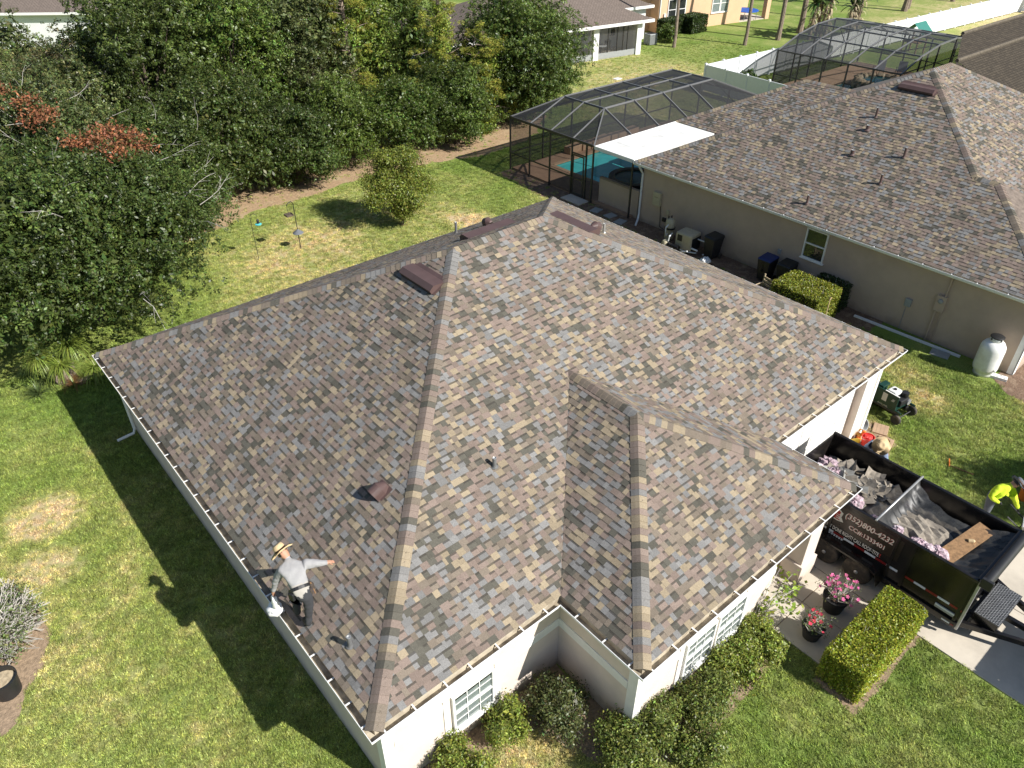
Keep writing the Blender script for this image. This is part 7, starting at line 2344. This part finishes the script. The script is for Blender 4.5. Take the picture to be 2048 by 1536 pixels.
# the roofer bending at the eave
def roofer_bits(t, root, R, hp):
    m = MB(); c = Vector((.335, 2.80, 3.70)) - root; ax = (Vector((.40, 3.14, 4.0)) - Vector((.31, 2.70, 3.62))).normalized()
    q = ax.to_track_quat('Z', 'Y').to_matrix()
    m.lathe([(.190, -.03), (.202, -.03), (.202, .03), (.190, .03)], 22, c, R=q); b = m.build('tool_belt', 'black', t)
    for dx, dy, dz, s, mt in ((.19, -.03, -.08, 1.0, 'boot'), (-.17, -.02, -.08, .9, 'black'), (.14, -.12, -.09, .7, 'boot')):
        m = MB(); m.box(c + Vector((dx, dy, dz)), (.10 * s, .14 * s, .20 * s), .4); m.build('pouch', mt, b, bevel=.02)
    m = MB(); m.tube([c + Vector((.20, -.06, .05)), c + Vector((.23, -.10, -.24))], .014, 6); m.build('hammer_handle', 'wood', b)
    m = MB(); m.tube([c + Vector((.17, -.09, -.05)), c + Vector((.18, -.11, -.15))], .024, 8); m.build('tape', 'blue', b)
J = dict(pelvis=(.315, 2.70, 3.60), waist=(.335, 2.83, 3.75), chest=(.385, 3.04, 3.93), neck=(.40, 3.26, 4.06), head=(.375, 3.38, 4.12), crown=(.35, 3.42, 4.23), face=(0, 1, -.4),
         shL=(.20, 3.13, 4.01), elL=(.09, 3.22, 3.73), wrL=(.00, 3.27, 3.45), haL=(-.02, 3.29, 3.36), shR=(.575, 3.02, 3.98), elR=(.79, 2.92, 3.92), wrR=(.965, 2.86, 3.87), haR=(1.05, 2.84, 3.85),
         hipL=(.235, 2.74, 3.55), knL=(.27, 3.02, 3.22), anL=(.25, 2.98, 2.84), toL=(.26, 3.20, 2.79), hipR=(.415, 2.66, 3.55), knR=(.36, 2.66, 3.18), anR=(.28, 2.63, 2.84), toR=(.29, 2.86, 2.80))
MT['shirt_tail'] = mat('shirt_tail', (0.36, 0.335, 0.30), .9, var=.1)
person('roofer in straw hat and grey shirt bending at the eave, one arm stretched out', J,
       dict(shirt='shirt_grey', pants='pants_dark', boot='boot', skin='skin', glove='skin', hips='shirt_tail'), ('straw', 'straw', .235, .13), (.3, 2.75, 2.75), roofer_bits, curl=(1.2, .5))
m = MB(); m.blob((0, 0, 0), .13, 14, 9, .22, sq=(1.1, 1.3, .8)); m.blob((.02, -.06, .22), .085, 12, 8, .2, sq=(.8, .9, 2.4)); m.blob((-.05, .05, .0), .06, 8, 6, .2)
o = tag(m.build('cleaning_rag', 'trim', None, True), 'white rag the roofer holds down over the gutter edge', 'rag'); o.location = (-.05, 3.34, 2.88)
m = MB(); m.tube([(0, 0, 0), (.10, .14, .01)], .02, 8); m.box((.12, .16, .02), (.08, .05, .04), .9); o = tag(m.build('scraper', 'orange'), 'orange handled tool by the white rag in the roofer\'s hand', 'tool'); o.location = (-.10, 3.26, 2.82)

# worker behind the trailer
J = dict(pelvis=(15.52, -1.02, .88), waist=(15.48, -1.06, 1.03), chest=(15.38, -1.12, 1.24), neck=(15.28, -1.18, 1.40), head=(15.20, -1.22, 1.47), crown=(15.14, -1.25, 1.57), face=(-1, -.3, -.6),
         shL=(15.28, -1.33, 1.31), elL=(15.20, -1.46, 1.05), wrL=(15.06, -1.40, .86), haL=(15.0, -1.37, .80), shR=(15.40, -.93, 1.31), elR=(15.26, -.82, 1.08), wrR=(15.08, -.90, .92), haR=(15.0, -.94, .87),
         hipL=(15.50, -1.13, .84), knL=(15.42, -1.16, .46), anL=(15.48, -1.16, .08), toL=(15.30, -1.20, .04), hipR=(15.54, -.91, .84), knR=(15.46, -.88, .46), anR=(15.52, -.86, .08), toR=(15.34, -.88, .04))
person('worker in a wide straw hat and blue shirt behind the trailer', J, dict(shirt='denim', pants='pants_dark', boot='boot', skin='skin', glove='skin', hips='pants_dark'), ('straw', 'straw', .245, .10), (15.4, -1.05, 0))
# worker in the yellow shirt
def mower(t, root, R, hp):
    pass
J = dict(pelvis=(16.22, -3.90, .92), waist=(16.22, -3.95, 1.06), chest=(16.24, -4.03, 1.28), neck=(16.34, -4.14, 1.43), head=(16.42, -4.20, 1.49), crown=(16.50, -4.24, 1.58), face=(.5, -.6, -.6),
         shL=(16.42, -3.98, 1.35), elL=(16.58, -4.10, 1.10), wrL=(16.50, -4.32, .94), haL=(16.46, -4.39, .90), shR=(16.07, -4.06, 1.34), elR=(15.98, -4.26, 1.08), wrR=(16.12, -4.40, .84), haR=(16.16, -4.44, .77),
         hipL=(16.32, -3.88, .88), knL=(16.33, -3.92, .47), anL=(16.36, -3.86, .08), toL=(16.42, -4.05, .04), hipR=(16.12, -3.92, .88), knR=(16.10, -3.95, .47), anR=(16.10, -3.88, .08), toR=(16.14, -4.08, .04))
J['elR2'] = 0
J['shR'] = (16.08, -3.96, 1.36); J['elR'] = (15.86, -3.90, 1.16); J['wrR'] = (16.02, -4.10, 1.00); J['haR'] = (16.09, -4.14, .97)
J['shL'] = (16.30, -4.15, 1.33); J['elL'] = (16.28, -4.38, 1.10); J['wrL'] = (16.38, -4.48, .86); J['haL'] = (16.41, -4.51, .79)
person('worker in bright yellow green shirt and grey brimmed hat on the shaded grass', J, dict(shirt='hivis', pants='grey_cloth', boot='boot', skin='skin', glove='black', hips='grey_cloth'), ('bucket', 'grey_cloth', .20, .10), (16.22, -3.95, 0), mower)
ws = thing('wheelbarrow', 'wheelbarrow with black handles in front of the worker in yellow, mostly behind the trailer', 'wheelbarrow', (16.45, -4.95, 0), .25)
m = MB(); m.add([(-.22, -.45, .35), (.22, -.45, .35), (.22, .15, .35), (-.22, .15, .35), (-.32, -.6, .62), (.32, -.6, .62), (.32, .25, .62), (-.32, .25, .62)], [(3, 2, 1, 0), (0, 1, 5, 4), (1, 2, 6, 5), (2, 3, 7, 6), (3, 0, 4, 7)])
m.build('tray', 'galv', ws)
for sx in (-.25, .25):
    m = MB(); m.tube([(sx * .5, -.65, .22), (sx, .1, .36), (sx * 1.1, .62, .72)], .02, 6); m.build('handle', 'black', ws)
    m = MB(); m.tube([(sx, .15, .36), (sx, .22, .0)], .018, 6); m.build('leg', 'black', ws)
m = MB(); m.lathe([(.1, -.04), (.19, -.04), (.2, 0), (.19, .04), (.1, .04)], 16, (0, -.72, .2), R=Matrix.Rotation(math.radians(90), 3, 'Y')); m.build('wheel', 'rubber', ws, True)
m = MB(); m.box((0, 0, 0), (.16, .5, .03)); o = tag(m.build('shovel_blade', 'alu'), 'bright metal sheet leaning beside the worker in yellow', 'metal sheet'); o.location = (16.25, -5.05, .72); o.rotation_euler = (.5, .3, -.8)
t = thing('bucket', 'orange bucket in the shaded grass right of the worker in yellow', 'bucket', (18.0, -4.3, 0)); m = MB(); m.lathe([(0, .01), (.13, .01), (.15, .34), (.16, .36), (.14, .36), (.12, .03), (0, .03)], 16); m.build('pail', 'orange', t, True, auto=40)
